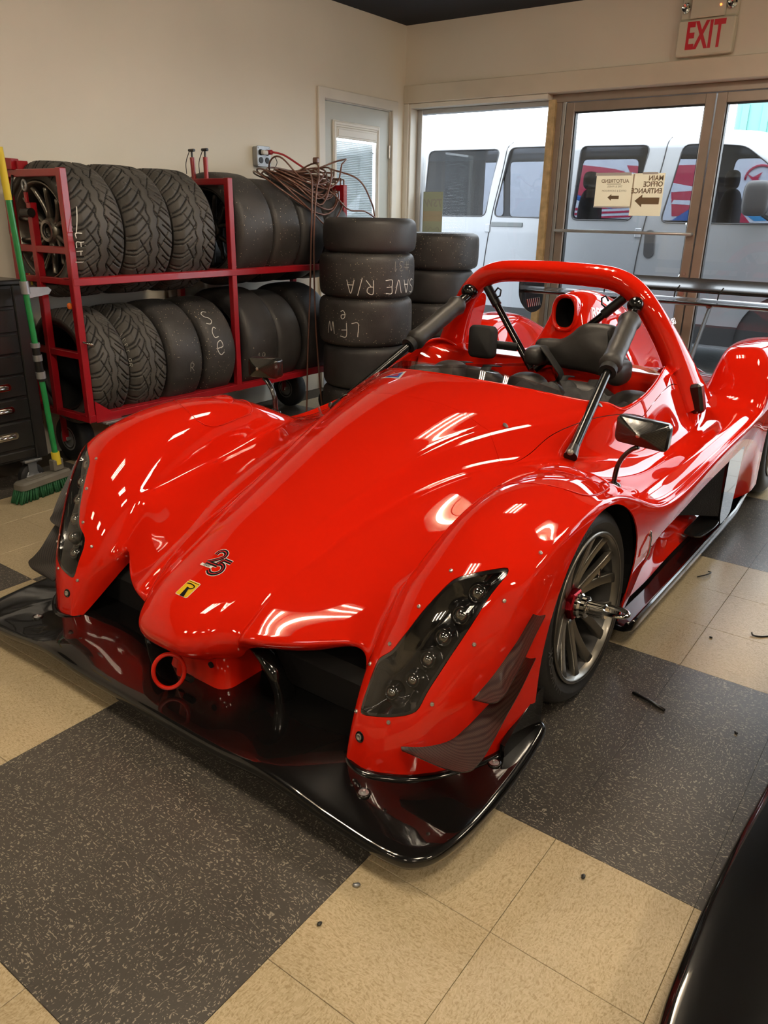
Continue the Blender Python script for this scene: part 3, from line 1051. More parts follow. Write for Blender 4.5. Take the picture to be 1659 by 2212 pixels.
def glass_door(name, xa, xb, label, bar=True):
    d = empty(name, (0, 0, 0), label, 'door'); d['kind'] = 'structure'
    m = MB()
    st = 0.062
    frame_bar(m, xa, xa + st, 0.01, 2.078); frame_bar(m, xb - st, xb, 0.01, 2.078)
    frame_bar(m, xa + st, xb - st, 2.018, 2.078); frame_bar(m, xa + st, xb - st, 0.01, 0.20)
    m.build('door_frame', 'bronze_alu', d)
    g = MB()
    for a_, b_, c_, e_ in ((xa + st, xa + st + 0.008, .2, 2.018), (xb - st - 0.008, xb - st, .2, 2.018), (xa + st, xb - st, 2.010, 2.018)):
        g.bb((a_, YG - 0.012, c_), (b_, YG + 0.03, e_))
    g.build('glazing_bead', 'gasket', d, None)
    MB().bb((xa + st, YG + 0.006, .2), (xb - st, YG + 0.012, 2.018)).build('pane', 'window_glass', d, None)
    if bar:
        MB().tube([(xa + 0.02, YG - 0.03, 1.213), (xa + 0.02, YG - 0.075, 1.213), (xa + 0.05, YG - 0.085, 1.213), (xb - 0.05, YG - 0.085, 1.213), (xb - 0.02, YG - 0.075, 1.213), (xb - 0.02, YG - 0.03, 1.213)], 0.011, 10).build('push_bar', 'alu_light', d)
        MB().tube([(xb - 0.09, YG + 0.05, 1.28), (xb - 0.09, YG + 0.09, 1.25), (xb - 0.09, YG + 0.09, 0.95), (xb - 0.09, YG + 0.05, 0.92)], 0.009, 8).build('pull_handle', 'chrome', d)
        MB().lathe([(0, -0.006), (0.018, -0.006), (0.018, 0.004), (0.0, 0.004)], 20, 'y', (xb - 0.03, YG - 0.034, 0.82)).lathe([(0, -0.004), (0.008, -0.004), (0.008, 0.004)], 12, 'y', (xb - 0.03, YG - 0.034, 0.95)).build('lock_cylinder', 'steel', d)
    return d


glass_door('door_2', -1.89, -0.852, 'bronze framed glass door with push bar and paper signs')
glass_door('door_3', -0.842, 0.20, 'bronze framed glass door at the right edge of the picture', bar=False)
wn = empty('window_2', (0, 0, 0), 'fixed storefront window out of view on the right', 'window'); wn['kind'] = 'structure'
f = MB()
frame_bar(f, 0.20, 0.26, 0.0, 2.082); frame_bar(f, 3.84, 3.9, 0.0, 2.082); frame_bar(f, 0.26, 3.84, 0.0, 0.12); frame_bar(f, 2.02, 2.08, 0.12, 2.082)
f.build('window_frame', 'bronze_alu', wn)
MB().bb((0.26, YG + 0.006, 0.12), (3.84, YG + 0.012, 2.082)).build('pane', 'window_glass', wn, None)

# paper signs taped to the door glass, read from outside so mirrored in here -----------------


def mirrored_text(body, size, x, z, y, mat, parent, name='lettering', bold=0.0, shear=0.0, spacing=1.0):
    V, F = text_geo(body, size, 0.0, 'CENTER', bold, shear, spacing)
    V = frame_xf(V, (x, y, z), (-1, 0, 0), (0, 0, 1), (0, -1, 0))
    return mesh(name, V, F, mat, parent)


YP = YG + 0.004


def arrow(parent, x0_, x1_, z, h, y):
    """arrow pointing to -x"""
    V = [(x0_, y, z), (x0_ + h * 0.62, y, z + h / 2), (x0_ + h * 0.62, y, z + h * 0.26), (x1_, y, z + h * 0.26), (x1_, y, z - h * 0.26), (x0_ + h * 0.62, y, z - h * 0.26), (x0_ + h * 0.62, y, z - h / 2)]
    return mesh('arrow', V, [(0, 1, 2, 5, 6), (2, 3, 4, 5)], 'paper_ink', parent)


sg = empty('paper_sign', (0, 0, 0), 'cream paper sign with small arrow taped left on the glass door', 'sign')
MB().bb((-1.618, YP - 0.0004, 1.385), (-1.342, YP + 0.0004, 1.602)).build('sheet', 'paper', sg, None)
mirrored_text('AUTOTREND', 0.034, -1.475, 1.555, YP - 0.0012, 'paper_ink', sg, bold=0.0006, shear=0.1)
mirrored_text('TIRE & WHEEL', 0.018, -1.475, 1.519, YP - 0.0012, 'paper_ink', sg)
mirrored_text('OFFICE & SHOWROOM', 0.0175, -1.475, 1.490, YP - 0.0012, 'paper_ink', sg)
MB().bb((-1.535, YP - 0.0014, 1.534), (-1.43, YP - 0.0010, 1.5375)).build('underline', 'paper_ink', sg, None)
arrow(sg, -1.52, -1.435, 1.447, 0.045, YP - 0.0012)
MB().bb((-1.625, YP - 0.0018, 1.592), (-1.36, YP - 0.0012, 1.612)).bb((-1.345, YP - 0.0018, 1.38), (-1.335, YP - 0.0012, 1.60)).bb((-1.62, YP - 0.0018, 1.378), (-1.335, YP - 0.0012, 1.388)).build('tape', 'paper_white', sg, None)
sg = empty('paper_sign', (0, 0, 0), 'main office entrance paper sign with large brown arrow on the glass door', 'sign')
MB().bb((-1.345, YP - 0.0030, 1.325), (-1.12, YP - 0.0022, 1.605)).build('sheet', 'paper', sg, None)
for t_, zt in (('MAIN', 1.572), ('OFFICE', 1.533), ('ENTRANCE', 1.489)):
    V, F = text_geo(t_, 0.046, 0.0, 'LEFT', 0.0012)
    mesh('lettering', frame_xf(V, (-1.128, YP - 0.0038, zt), (-0.93, 0, 0), (0, 0, 1), (0, -1, 0)), F, 'paper_ink', sg)
arrow(sg, -1.315, -1.14, 1.425, 0.085, YP - 0.0038)
MB().bb((-1.28, YP - 0.0044, 1.598), (-1.17, YP - 0.0038, 1.612)).build('tape', 'paper_white', sg, None)

# exit sign and emergency lamp --------------------------------------------------
YE = YF
ex = empty('exit_sign', (-0.93, YE, 2.26), 'ivory exit sign with red letters above the glass doors', 'exit sign')
V, F = prism(rrect(0.345, 0.20, 0.016), 0, 0.055, 0.008)
V = frame_xf(np.array(V), (0, -0.012, 0.115), (1, 0, 0), (0, 0, 1), (0, -1, 0))
mesh('housing', V, F, 'sign_ivory', ex, 'auto')
MB().bb((-0.12, -0.014, 0.03), (0.16, 0, 0.2)).build('mounting_plate', 'sign_ivory', ex, None)
V, F = text_geo('EXIT', 0.205, 0.001, 'CENTER', 0.0065, 0.0, 1.06)
V[:, 0] *= 0.53
V = frame_xf(V, (0, -0.0685, 0.117), (1, 0, 0), (0, 0, 1), (0, -1, 0))
mesh('lettering', V, F, 'exit_red', ex)
el = empty('emergency_lamp', (-0.93, YE, 2.48), 'ivory emergency lamp unit with two clear bulbs above exit sign', 'lamp')
MB().bb((-0.17, -0.05, -0.004), (0.17, 0, 0.17), 0.008).build('housing', 'sign_ivory', el)
MB().bb((-0.105, -0.075, -0.002), (0.105, -0.05, 0.165), 0.006).build('battery_cover', 'sign_ivory', el)
for sx in (-0.138, 0.138):
    MB().lathe([(0.030, 0), (0.030, -0.02), (0.022, -0.03), (0.006, -0.016), (0.0, -0.016)], 24, 'y', (sx, -0.05, 0.06)).build('bulb', 'chrome', el)
MB().lathe([(0.006, 0), (0.006, -0.004), (0.0, -0.006)], 12, 'y', (0.075, -0.075, 0.055)).build('indicator', 'led_orange', el)

# poster stuck inside the left window
po = empty('window_poster', (0, 0, 0), 'olive tyre brand poster stuck low on the left window', 'poster')
MB().bb((-3.13, YG + 0.002, 0.95), (-2.935, YG + 0.004, 1.485)).build('sheet', 'poster_green', po, None)
MB().bb((-3.128, YG + 0.0004, 1.30), (-2.937, YG + 0.0016, 1.335)).bb((-3.128, YG + 0.0004, 1.255), (-2.937, YG + 0.0016, 1.298)).build('panel', 'poster_tan', po, None)
mirrored_text('TSW', 0.085, -3.02, 1.395, YG + 0.0008, 'poster_ink', po, shear=0.25, bold=0.002)
mirrored_text('BLACK', 0.05, -3.02, 1.02, YG + 0.0008, 'poster_ink', po)
rh = crom([(-3.10, 1.20), (-3.085, 1.15), (-3.05, 1.12), (-3.0, 1.13), (-2.965, 1.12), (-2.955, 1.17), (-2.975, 1.21), (-3.0, 1.195), (-3.03, 1.185), (-3.05, 1.21), (-3.07, 1.18), (-3.085, 1.215)], 5, True)
MB().tube([(p[0], YG + 0.0005, p[1]) for p in rh], 0.0022, 5, closed=True).build('animal_outline', 'poster_ink', po)

# ceiling troffers ----------------------------------------------------------------
def troffer(x, y, label):
    t = empty('ceiling_light', (x, y, ZC), label, 'ceiling light', 'recessed fluorescent ceiling lights')
    m = MB()
    W, Lh = 0.30, 0.30
    m.bb((-W, -Lh, -0.012), (-W + 0.02, Lh, 0.0)).bb((W - 0.02, -Lh, -0.012), (W, Lh, 0.0)).bb((-W, -Lh, -0.012), (W, -Lh + 0.02, 0)).bb((-W, Lh - 0.02, -0.012), (W, Lh, 0))
    m.build('frame', 'troffer_white', t, None)
    MB().bb((-W + .02, -Lh + .02, -0.004), (W - .02, Lh - .02, -0.001)).build('reflector', 'troffer_white', t, None)
    for k in (-1, 0, 1):
        MB().tube([(k * 0.17, -Lh + 0.03, -0.03), (k * 0.17, Lh - 0.03, -0.03)], 0.019, 10).build('fluorescent_tube', 'fluorescent_tube', t)
    for k in (-1, 1):
        MB().bb((k * 0.085 - 0.003, -Lh + 0.02, -0.06), (k * 0.085 + 0.003, Lh - 0.02, -0.006)).build('louver', 'troffer_louver', t, None)
    return t


for x in (-0.85, 1.15, 3.2):
    for y in (-3.3, -0.65, 2.0):
        troffer(x, y, 'fluorescent ceiling light with three tubes above the car')

# ------------------------------------------------------------------ the red race car
from mathutils.bvhtree import BVHTree
X0 = -0.72
CAR = empty('race_car', (X0, 0, 0), 'red open cockpit race car with black front splitter', 'race car')

NET = body_net()
SURF = bspline_surface(NET, 25 * 11 + 1, 30 * 10 + 1)
NR, NC = SURF.shape[:2]
BV = SURF.reshape(-1, 3)
BF = tri_grid(NR, NC)
BVH = BVHTree.FromPolygons([tuple(v) for v in BV], [tuple(int(i) for i in f) for f in BF])


def top(w_, s_, lift=0.0):
    """point on the body seen from above"""
    h = BVH.ray_cast(Vector((w_, s_, 3)), Vector((0, 0, -1)))
    return np.array(h[0]) + np.array(h[1]) * (lift if h[1].z > 0 else -lift)


def front(w_, z_, lift=0.0):
    """point on the body seen from the front"""
    h = BVH.ray_cast(Vector((w_, -2, z_)), Vector((0, 1, 0)))
    n = np.array(h[1])
    if n[1] > 0:
        n = -n
    return np.array(h[0]) + n * lift, n


def side(s_, z_, lift=0.0):
    h = BVH.ray_cast(Vector((2, s_, z_)), Vector((-1, 0, 0)))
    n = np.array(h[1])
    if n[0] < 0:
        n = -n
    return np.array(h[0]) + n * lift, n


LAMP = [(.790, .569), (.801, .566), (.803, .555), (.797, .540), (.787, .513), (.777, .476), (.766, .440), (.751, .397), (.737, .356), (.722, .312), (.714, .278), (.706, .263), (.684, .251), (.655, .242), (.613, .231), (.583, .222), (.572, .226), (.571, .246), (.572, .276), (.572, .309), (.577, .334), (.587, .349), (.611, .371), (.624, .395), (.638, .424), (.653, .459), (.669, .490), (.686, .520), (.699, .536), (.723, .549), (.756, .561)]
LAMP = [tuple(p) for p in crom(LAMP, 3, True)]
COCKPIT = [(0, 1.115), (.12, 1.125), (.24, 1.165), (.34, 1.235), (.43, 1.325), (.50, 1.395), (.545, 1.435), (.565, 1.52), (.575, 1.65), (.570, 1.80), (.545, 1.94), (.50, 2.00), (0, 2.0)]
_ck = [tuple(p) for p in crom(COCKPIT[:-1], 4)] + [COCKPIT[-1]]
COCKPIT = _ck + [(-a, b) for a, b in _ck[::-1]]
_cw = [(0, .866), (.28, .862), (.345, .850), (.385, .835), (.402, .838), (.414, .87), (.43, .96), (.45, 1.08), (.505, 1.27), (.555, 1.42), (.60, 1.56), (.60, 2.1), (0, 2.1)]
_cw = [tuple(p) for p in crom(_cw[:11], 6)] + _cw[11:]
COWL = _cw + [(-a, b) for a, b in _cw[::-1]]
ARCHF, ARCHR = (.520, .262, .338, .340), (2.87, .30, .365, .36)
DUCT = [tuple(p) for p in crom([(1.045, .095), (1.00, .16), (.995, .24), (1.02, .305), (1.09, .345), (1.25, .362), (1.5, .388), (1.75, .402), (2.05, .412), (2.125, .39), (2.13, .28), (2.09, .095)], 4, True)]


def f_lamp(V):
    d = poly_sdf(np.stack([np.abs(V[:, 0]), V[:, 2]], 1), LAMP)
    return np.where(V[:, 1] < 0.3, -d, 1.0)


def f_arch(V):
    out = np.full(len(V), 1.0)
    for (cs_, cz, ra, rb) in (ARCHF, ARCHR):
        q = np.hypot((V[:, 1] - cs_) / ra, np.maximum(V[:, 2] - cz, (V[:, 2] - cz) * 0.35) / rb) - 1
        out = np.minimum(out, q * 0.34)
    return np.where(np.abs(V[:, 0]) > 0.775, out, 1.0)


def f_cock(V):
    return -poly_sdf(V[:, :2], COCKPIT)


def f_duct(V):
    return np.where(np.abs(V[:, 0]) > 0.6, -poly_sdf(V[:, 1:], DUCT), 1.0)


V1, F1 = clip_mesh(BV, BF, f_lamp)
V1, F1 = clip_mesh(V1, F1, f_arch)
V1, F1 = clip_mesh(V1, F1, f_cock)
V1, F1 = clip_mesh(V1, F1, f_duct)
G = 0.0007
Va, Fa = clip_mesh(V1, F1, lambda V: -poly_sdf(V[:, :2], COWL) - G)
VT, FT = thicken(Va, Fa, 0.004)
bodywork = mesh('bodywork', VT, FT, 'red_paint', CAR, True)
Vb, Fb = clip_mesh(V1, F1, lambda V: poly_sdf(V[:, :2], COWL) - G)
VT, FT = thicken(Vb, Fb, 0.004)
mesh('cowl_panel', VT, FT, 'red_paint', CAR, True)

# cockpit edge: rolled lip
ed = []
for (a, b) in _ck[:-1]:
    ed.append(top(min(a, .9) + 0.003, b - 0.003) - np.array((0, 0, 0.003)))
lip = [(-p[0], p[1], p[2]) for p in ed[::-1]][:-1] + [tuple(p) for p in ed]
MB().tube(lip, 0.006, 8).build('cockpit_lip', 'red_paint', CAR, True)
# low clear screen along the front of the opening
scr = [top(a, b + 0.004) for (a, b) in _ck if a < 0.40]
scr = [np.array((-p[0], p[1], p[2])) for p in scr[::-1]][:-1] + scr
Vs, Fs = [], []
for i, p in enumerate(scr):
    t = i / (len(scr) - 1)
    h = 0.026 * min(1, 5 * t, 5 * (1 - t)) + 0.004
    for (ds, dz) in ((0, -0.006), (0.012, h), (0.015, h), (0.003, -0.006)):
        Vs.append((p[0], p[1] + ds, p[2] + dz))
for i in range(len(scr) - 1):
    for k in range(4):
        Fs.append((i * 4 + k, (i + 1) * 4 + k, (i + 1) * 4 + (k + 1) % 4, i * 4 + (k + 1) % 4))
mesh('wind_deflector', Vs, Fs, 'acrylic', CAR, 'auto')

# inner shell so that no light leaks through the arches and openings
ush = MB()
ush.bb((-.80, -.02, .07), (.80, .20, .22), .03).bb((-.44, .2, .08), (.44, 1.1, .36), .05)
ush.bb((-.70, .90, .085), (.70, 2.5, .13)).bb((-.44, 2.4, .09), (.44, 3.3, .40), .05)
ush.build('underbody', 'black_matte', CAR)
for sg_ in (-1, 1):
    for (cs_, cz, ra, rb), wi in ((ARCHF, .635), (ARCHR, .64)):
        prof = []
        pts = [(cs_ + (ra + .012) * math.cos(a), cz + (rb + .012) * math.sin(a)) for a in np.linspace(-0.15, PI + 0.15, 25)]
        V = [(sg_ * wi, s_, z_) for s_, z_ in pts] + [(sg_ * .845, s_, z_) for s_, z_ in pts] + [(sg_ * wi, cs_, cz)]
        n = len(pts)
        Fq = [(i, i + 1, n + i + 1, n + i) for i in range(n - 1)] + [(i, i + 1, 2 * n) for i in range(n - 1)]
        mesh('wheel_well', V, Fq, 'black_matte', CAR, None)

# front lamps --------------------------------------------------------------------
LEDS = [(.762, .527, .021), (.743, .478, .020), (.720, .426, .019), (.700, .374, .018), (.678, .326, .016), (.629, .290, .016)]
for sg_ in (1, -1):
    lamp = empty('headlamp', (0, 0, 0), parent=CAR)
    sel = BV[:, 1] < .3
    # lens: the body surface inside the outline
    Vl, Fl = clip_mesh(BV, BF, lambda V: np.where((V[:, 1] < .3) & (V[:, 0] * sg_ > 0), poly_sdf(np.stack([V[:, 0] * sg_, V[:, 2]], 1), LAMP) - 0.0012, -1.0))
    mesh('lens', Vl, Fl, 'lens_clear', lamp, True)
    # black bowl behind
    d = poly_sdf(np.stack([Vl[:, 0] * sg_, Vl[:, 2]], 1), LAMP)
    N = vnormals(Vl, Fl)
    if (N[:, 1] > 0).mean() > .5:
        N = -N
    dep = 0.004 + 0.040 * np.clip(d / 0.035, 0, 1) ** 0.7
    mesh('bowl', Vl - N * dep[:, None], Fl, 'lamp_bowl', lamp, True)
    # glossy black rim printed round the lens
    Vr, Fr = clip_mesh(Vl, Fl, lambda V: 0.0075 - poly_sdf(np.stack([V[:, 0] * sg_, V[:, 2]], 1), LAMP))
    Nr = vnormals(Vr, Fr)
    if (Nr[:, 1] > 0).mean() > .5:
        Nr = -Nr
    mesh('rim', Vr - Nr * 0.0008, Fr, 'lamp_bowl', lamp, True)
    for (lw, lz, lr) in LEDS:
        p, n = front(lw, lz)
        n = n / np.linalg.norm(n)
        nb = np.array((n[0] * .4 * 1, -1.0, 0.35)); nb /= np.linalg.norm(nb)
        c0 = p - n * 0.040
        V, F = lathe_geo([(lr * 1.65, -0.006), (lr * 1.5, 0.004), (lr * 1.15, 0.010), (lr * 1.05, 0.016), (lr * .9, 0.016), (lr * .75, 0.009)], 28)
        q = Vector((0, 0, 1)).rotation_difference(Vector(nb)).to_matrix()
        R = np.array(q)
        Vw = np.array(V) @ R.T + c0
        Vw[:, 0] *= sg_
        mesh('led_bezel', Vw, F if sg_ > 0 else [f[::-1] for f in F], 'lamp_bowl', lamp, True)
        V, F = lathe_geo([(lr * .9, 0.006), (lr * .86, 0.013), (lr * .6, 0.019), (lr * .3, 0.022), (0.0005, 0.0225)], 24)
        Vw = np.array(V) @ R.T + c0
        Vw[:, 0] *= sg_
        mesh('led', Vw, F if sg_ > 0 else [f[::-1] for f in F], 'led_lens', lamp, True)
    # fine strake between bowl halves
# screws round the lamps, latch studs
SCREW = [(.681, .546), (.643, .470), (.601, .381), (.553, .314), (.559, .217), (.655, .231), (.735, .285), (.785, .417), (.815, .507), (.833, .583)]
_sv, _sf = lathe_geo([(.0052, -.002), (.0052, .0012), (.0042, .0028), (.0022, .0032), (.0018, .0018), (.0002, .0018)], 14)
scr0 = None
for sg_ in (1, -1):
    for (a, b) in SCREW:
        p, n = front(a, b, 0.0002)
        n = n / np.linalg.norm(n)
        n = n * np.array((sg_, 1, 1)); p = p * np.array((sg_, 1, 1))
        if scr0 is None:
            scr0 = mesh('screw', _sv, _sf, 'steel', CAR, 'auto')
            o = scr0
        else:
            o = inst(scr0, parent=CAR)
        o.location = p
        o.rotation_euler = Vector((0, 0, 1)).rotation_difference(Vector(n)).to_euler()
    p, n = front(.588, .172, 0.0)
    n = n / np.linalg.norm(n) * np.array((sg_, 1, 1)); p = p * np.array((sg_, 1, 1))
    R = np.array(Vector((0, 0, 1)).rotation_difference(Vector(n)).to_matrix())
    V, F = lathe_geo([(.0135, .0006), (.0125, .002), (.0115, .0006), (.0, .0006)], 20)
    st = mesh('latch_socket', np.array(V) @ R.T + p, F, 'black_gloss', CAR, True)
    V, F = lathe_geo([(.0085, .001), (.0085, .004), (.006, .005), (.003, .0035), (.0, .0035)], 16)
    mesh('latch_stud', np.array(V) @ R.T + p, F, 'steel', st, 'auto')

# vents let into the fender tops -------------------------------------------------
for sg_ in (1, -1):
    vt = [(.585, .402), (.804, .481), (.80, .70), (.74, .74), (.62, .70), (.578, .62)]
    ring = []
    for (a, b) in crom(vt, 6, True):
        ring.append(top(a, b, 0.0012) * np.array((sg_, 1, 1)))
    ven = MB().tube(ring, [(.0014, .0028)] * len(ring), 6, closed=True).build('fender_vent', 'red_paint', CAR, True)
    for k in range(1):
        t0 = .60
        path = [top(a, t0 + .03 * (a - .6) / .2, .002) * np.array((sg_, 1, 1)) for a in np.linspace(.625, .765, 12)]
        r = [(.001 + .004 * math.sin(PI * i / 11) ** .6, .002 + .038 * math.sin(PI * i / 11) ** .6) for i in range(12)]
        MB().tube(path, r, 10).build('vent_louver', 'red_paint', ven, True)

# splitter --------------------------------------------------------------------------
half = [(0, -.335), (.12, -.335), (.25, -.335), (.36, -.336), (.44, -.337), (.52, -.338), (.62, -.339), (.74, -.340), (.80, -.338), (.84, -.327), (.872, -.295), (.890, -.245), (.900, -.18), (.904, -.10), (.902, .02), (.896, .12), (.889, .20), (.880, .225), (.86, .235), (.80, .225)]
outl = [np.array(p) for p in crom(half, 4)]
outl = [np.array((-p[0], p[1])) for p in outl[::-1]][:-1] + outl


def split_z(w_, s_):
    a = abs(w_)
    fr = np.clip((.10 - s_) / .40, 0, 1)
    z_ = .0965 - .010 * np.clip((a - .55) / .2, 0, 1) * fr + .017 * np.exp(-((a - .45) / .12) ** 2) * fr ** 1.5
    # swell around the fender feet and a kick at the rear outer corner
    foot = np.exp(-(((a - .66) / .17) ** 2 + ((s_ + .02) / .14) ** 2))
    z_ += .012 * foot
    k = np.clip((s_ - .02) / .2, 0, 1)
    z_ += .020 * k * k * np.clip((a - .7) / .15, 0, 1)
    return z_


rings = [(0.016, -.034), (0.004, -.030), (-.001, -.018), (0.001, -.007), (.006, -.0015), (.014, 0)]
Vv, nO = [], len(outl)
O = np.array(outl)
tg = np.gradient(O, axis=0)
tg /= np.linalg.norm(tg, axis=1)[:, None]
nin = np.stack([-tg[:, 1], tg[:, 0]], 1)
cen = np.stack([O[:, 0] * .72, np.full(nO, .10)], 1)
nin *= np.sign((nin * (cen - O)).sum(1))[:, None]
for ins, dz in rings:
    Q = O + nin * ins
    Vv += [(q[0], q[1], split_z(q[0], q[1]) + dz) for q in Q]
base = O + nin * .014
for t in (.06, .13, .22, .33, .46, .6, .75, .9, 1.0):
    Q = base + (cen - base) * t
    Vv += [(q[0], q[1], split_z(q[0], q[1])) for q in Q]
Fv = grid_faces(len(rings) + 9, nO)
# underside
o_ = len(Vv)
Vv += [(q[0], q[1], .066) for q in cen]
Fv += [(i, o_ + i, o_ + i + 1, i + 1) for i in range(nO - 1)]
sp = mesh('splitter', Vv, Fv, 'black_gloss', CAR, True)


def bolt_cup(parent, w_, s_, z_, r, n=(0, 0, 1), mat='alu_light'):
    R = np.array(Vector((0, 0, 1)).rotation_difference(Vector(n)).to_matrix())
    V, F = lathe_geo([(r * 1.25, -.002), (r * 1.2, .0035), (r * 1.0, .005), (r * .92, .001), (r * .9, .0005)], 24)
    a = mesh('bolt_cup', np.array(V) @ R.T + np.array((w_, s_, z_)), F, 'black_gloss', parent, True)
    V, F = lathe_geo([(r * .9, .001), (r * .85, .0035), (r * .4, .0045), (r * .32, .0075), (r * .28, .0085), (r * .14, .008), (0, .0065)], 24)
    return mesh('bolt', np.array(V) @ R.T + np.array((w_, s_, z_)), F, mat, parent, 'auto')


for sg_ in (1, -1):
    bolt_cup(sp, sg_ * .656, -.235, split_z(.656, -.235), .0135)
    bolt_cup(sp, sg_ * .842, .03, split_z(.842, .03), .0135)
    # bracket fairing under the wing: arm from the nose and a leg on the splitter
    dv = [((.13, -.05, .222), .030, .016), ((.17, -.068, .220), .032, .017), ((.212, -.082, .206), .030, .018), ((.245, -.090, .178), .028, .02), ((.260, -.088, .145), .028, .017), ((.267, -.082, .118), .034, .016), ((.270, -.078, .090), .042, .017)]
    MB().tube([np.array(p) * np.array((sg_, 1, 1)) for p in crom([d[0] for d in dv], 4)], [tuple(x) for x in crom([(d[1], d[2]) for d in dv], 4)], 14, up=(0, 1, 0)).build('duct_bracket', 'black_gloss', CAR, True)
    # black flange round the foot of the fender
    ft = [p * np.array((sg_, 1, 1)) for p in crom([NET[0, k] for k in range(NET.shape[1] // 2 + 8, NET.shape[1])], 4)]
    MB().tube([np.array((p[0] + (.004 if p[1] > -.1 else 0) * sg_, p[1] - .006, .096)) for p in ft], [(.010, .012)] * len(ft), 10).build('fender_flange', 'black_gloss', CAR, True)
    # black bargeboard between fender and wheel
    bb = [(.855, .06), (.86, .12), (.868, .18), (.875, .215)]
    V = []
    for (a, b) in crom(bb, 5):
        zt = .115 + .11 * np.clip((b - .03) / .17, 0, 1)
        for (da, z_) in ((-.006, .095), (.006, .095), (.006, zt), (-.006, zt)):
            V.append((sg_ * (a + da - .01), b, z_))
    nb_ = len(V) // 4
    F = [(i * 4 + k, (i + 1) * 4 + k, (i + 1) * 4 + (k + 1) % 4, i * 4 + (k + 1) % 4) for i in range(nb_ - 1) for k in range(4)] + [(3, 2, 1, 0), tuple(4 * (nb_ - 1) + k for k in range(4))]
    mesh('splitter_fence', V, F, 'black_gloss', CAR, 'auto')

# nose pylon, tow ring, nose underside ----------------------------------------------
py = []
for (z_, hw, s0_, s1_) in ((.245, .125, -.19, .05), (.20, .115, -.165, .05), (.145, .112, -.15, .05), (.090, .124, -.162, .05)):
    py.append([(x, y, z_) for x, y in rrect(2 * hw, s1_ - s0_, .04, 5, (0, (s0_ + s1_) / 2))])
V = [p for r_ in py for p in r_]
n = len(py[0])
F = [(k * n + i, k * n + (i + 1) % n, (k + 1) * n + (i + 1) % n, (k + 1) * n + i) for k in range(3) for i in range(n)]
F = [f[::-1] for f in F]
F.append(tuple(range(n)))
mesh('nose_pylon', V, F, 'red_paint', CAR, 'auto', angle=50)
p0 = np.array((.075, -.158, .165))
MB().lathe([(.0, -.004), (.009, -.004), (.009, 0), (0, .0)], 16, 'y', tuple(p0)).build('pylon_fastener', 'black_satin', CAR)
cr = np.array((.012, -.25, .166))
tw = MB()
ell = []
for a in np.linspace(0, 2 * PI, 40, endpoint=False):
    ell.append(cr + np.array((.024 * math.cos(a), .032 * math.cos(a), .052 * math.sin(a))))
tw.tube(ell, [(.006, .006)] * 40, 8, closed=True)
tr_ = tw.build('tow_ring', 'red_paint', CAR, True)
MB().tube([cr + np.array((-.018, .043, .03)), cr + np.array((-.02, .055, 0)), cr + np.array((-.018, .048, -.045))], [(.013, .005)] * 3, 8).build('tow_plate', 'red_paint', tr_)
MB().tube([cr + np.array((.0, .045, -.036)), cr + np.array((.035, .045, -.036))], .010, 6).build('tow_bolt', 'gunmetal_dark', tr_)

# canards ---------------------------------------------------------------------------
CAN = [([(.690, -.142, .180), (.735, -.105, .180), (.770, -.06, .188), (.79, -.03, .215), (.812, 0, .250), (.83, .034, .283), (.842, .07, .319), (.852, .12, .352)],
        [(.70, -.150, .180), (.815, -.145, .183), (.860, -.132, .191), (.870, -.105, .200), (.875, -.072, .220), (.881, -.022, .267), (.887, .037, .317), (.893, .092, .377)]),
       ([(.795, -.015, .291), (.812, .008, .318), (.825, .03, .345), (.836, .062, .382), (.845, .09, .41), (.85, .113, .435), (.852, .138, .458)],
        [(.80, -.022, .289), (.858, -.034, .311), (.874, -.013, .328), (.880, .006, .354), (.886, .032, .386), (.892, .077, .440), (.897, .112, .480)])]
for sg_ in (1, -1):
    for inn, out in CAN:
        I = np.array(crom(inn, 5)); Oo = np.array(crom(out, 5))
        m_ = min(len(I), len(Oo))
        V = []
        rows = 6
        for j in range(rows):
            t = j / (rows - 1)
            V += [tuple(((1 - t) * I[i] + t * Oo[i] + np.array((0, 0, -.004 * math.sin(PI * t)))) * np.array((sg_, 1, 1))) for i in range(m_)]
        n0 = len(V)
        V += [(v[0], v[1] + .001, v[2] - .0035) for v in V[:n0]]
        F = grid_faces(rows, m_) + grid_faces(rows, m_, n0, True)
        bd = [(0, i) for i in range(m_)] + [(j, m_ - 1) for j in range(1, rows)] + [(rows - 1, i) for i in range(m_ - 2, -1, -1)] + [(j, 0) for j in range(rows - 2, 0, -1)]
        ids = [j * m_ + i for j, i in bd]
        for k in range(len(ids)):
            a, b = ids[k], ids[(k + 1) % len(ids)]
            F.append((a, a + n0, b + n0, b))
        mesh('dive_plane', V, F, 'carbon', CAR, 'auto')

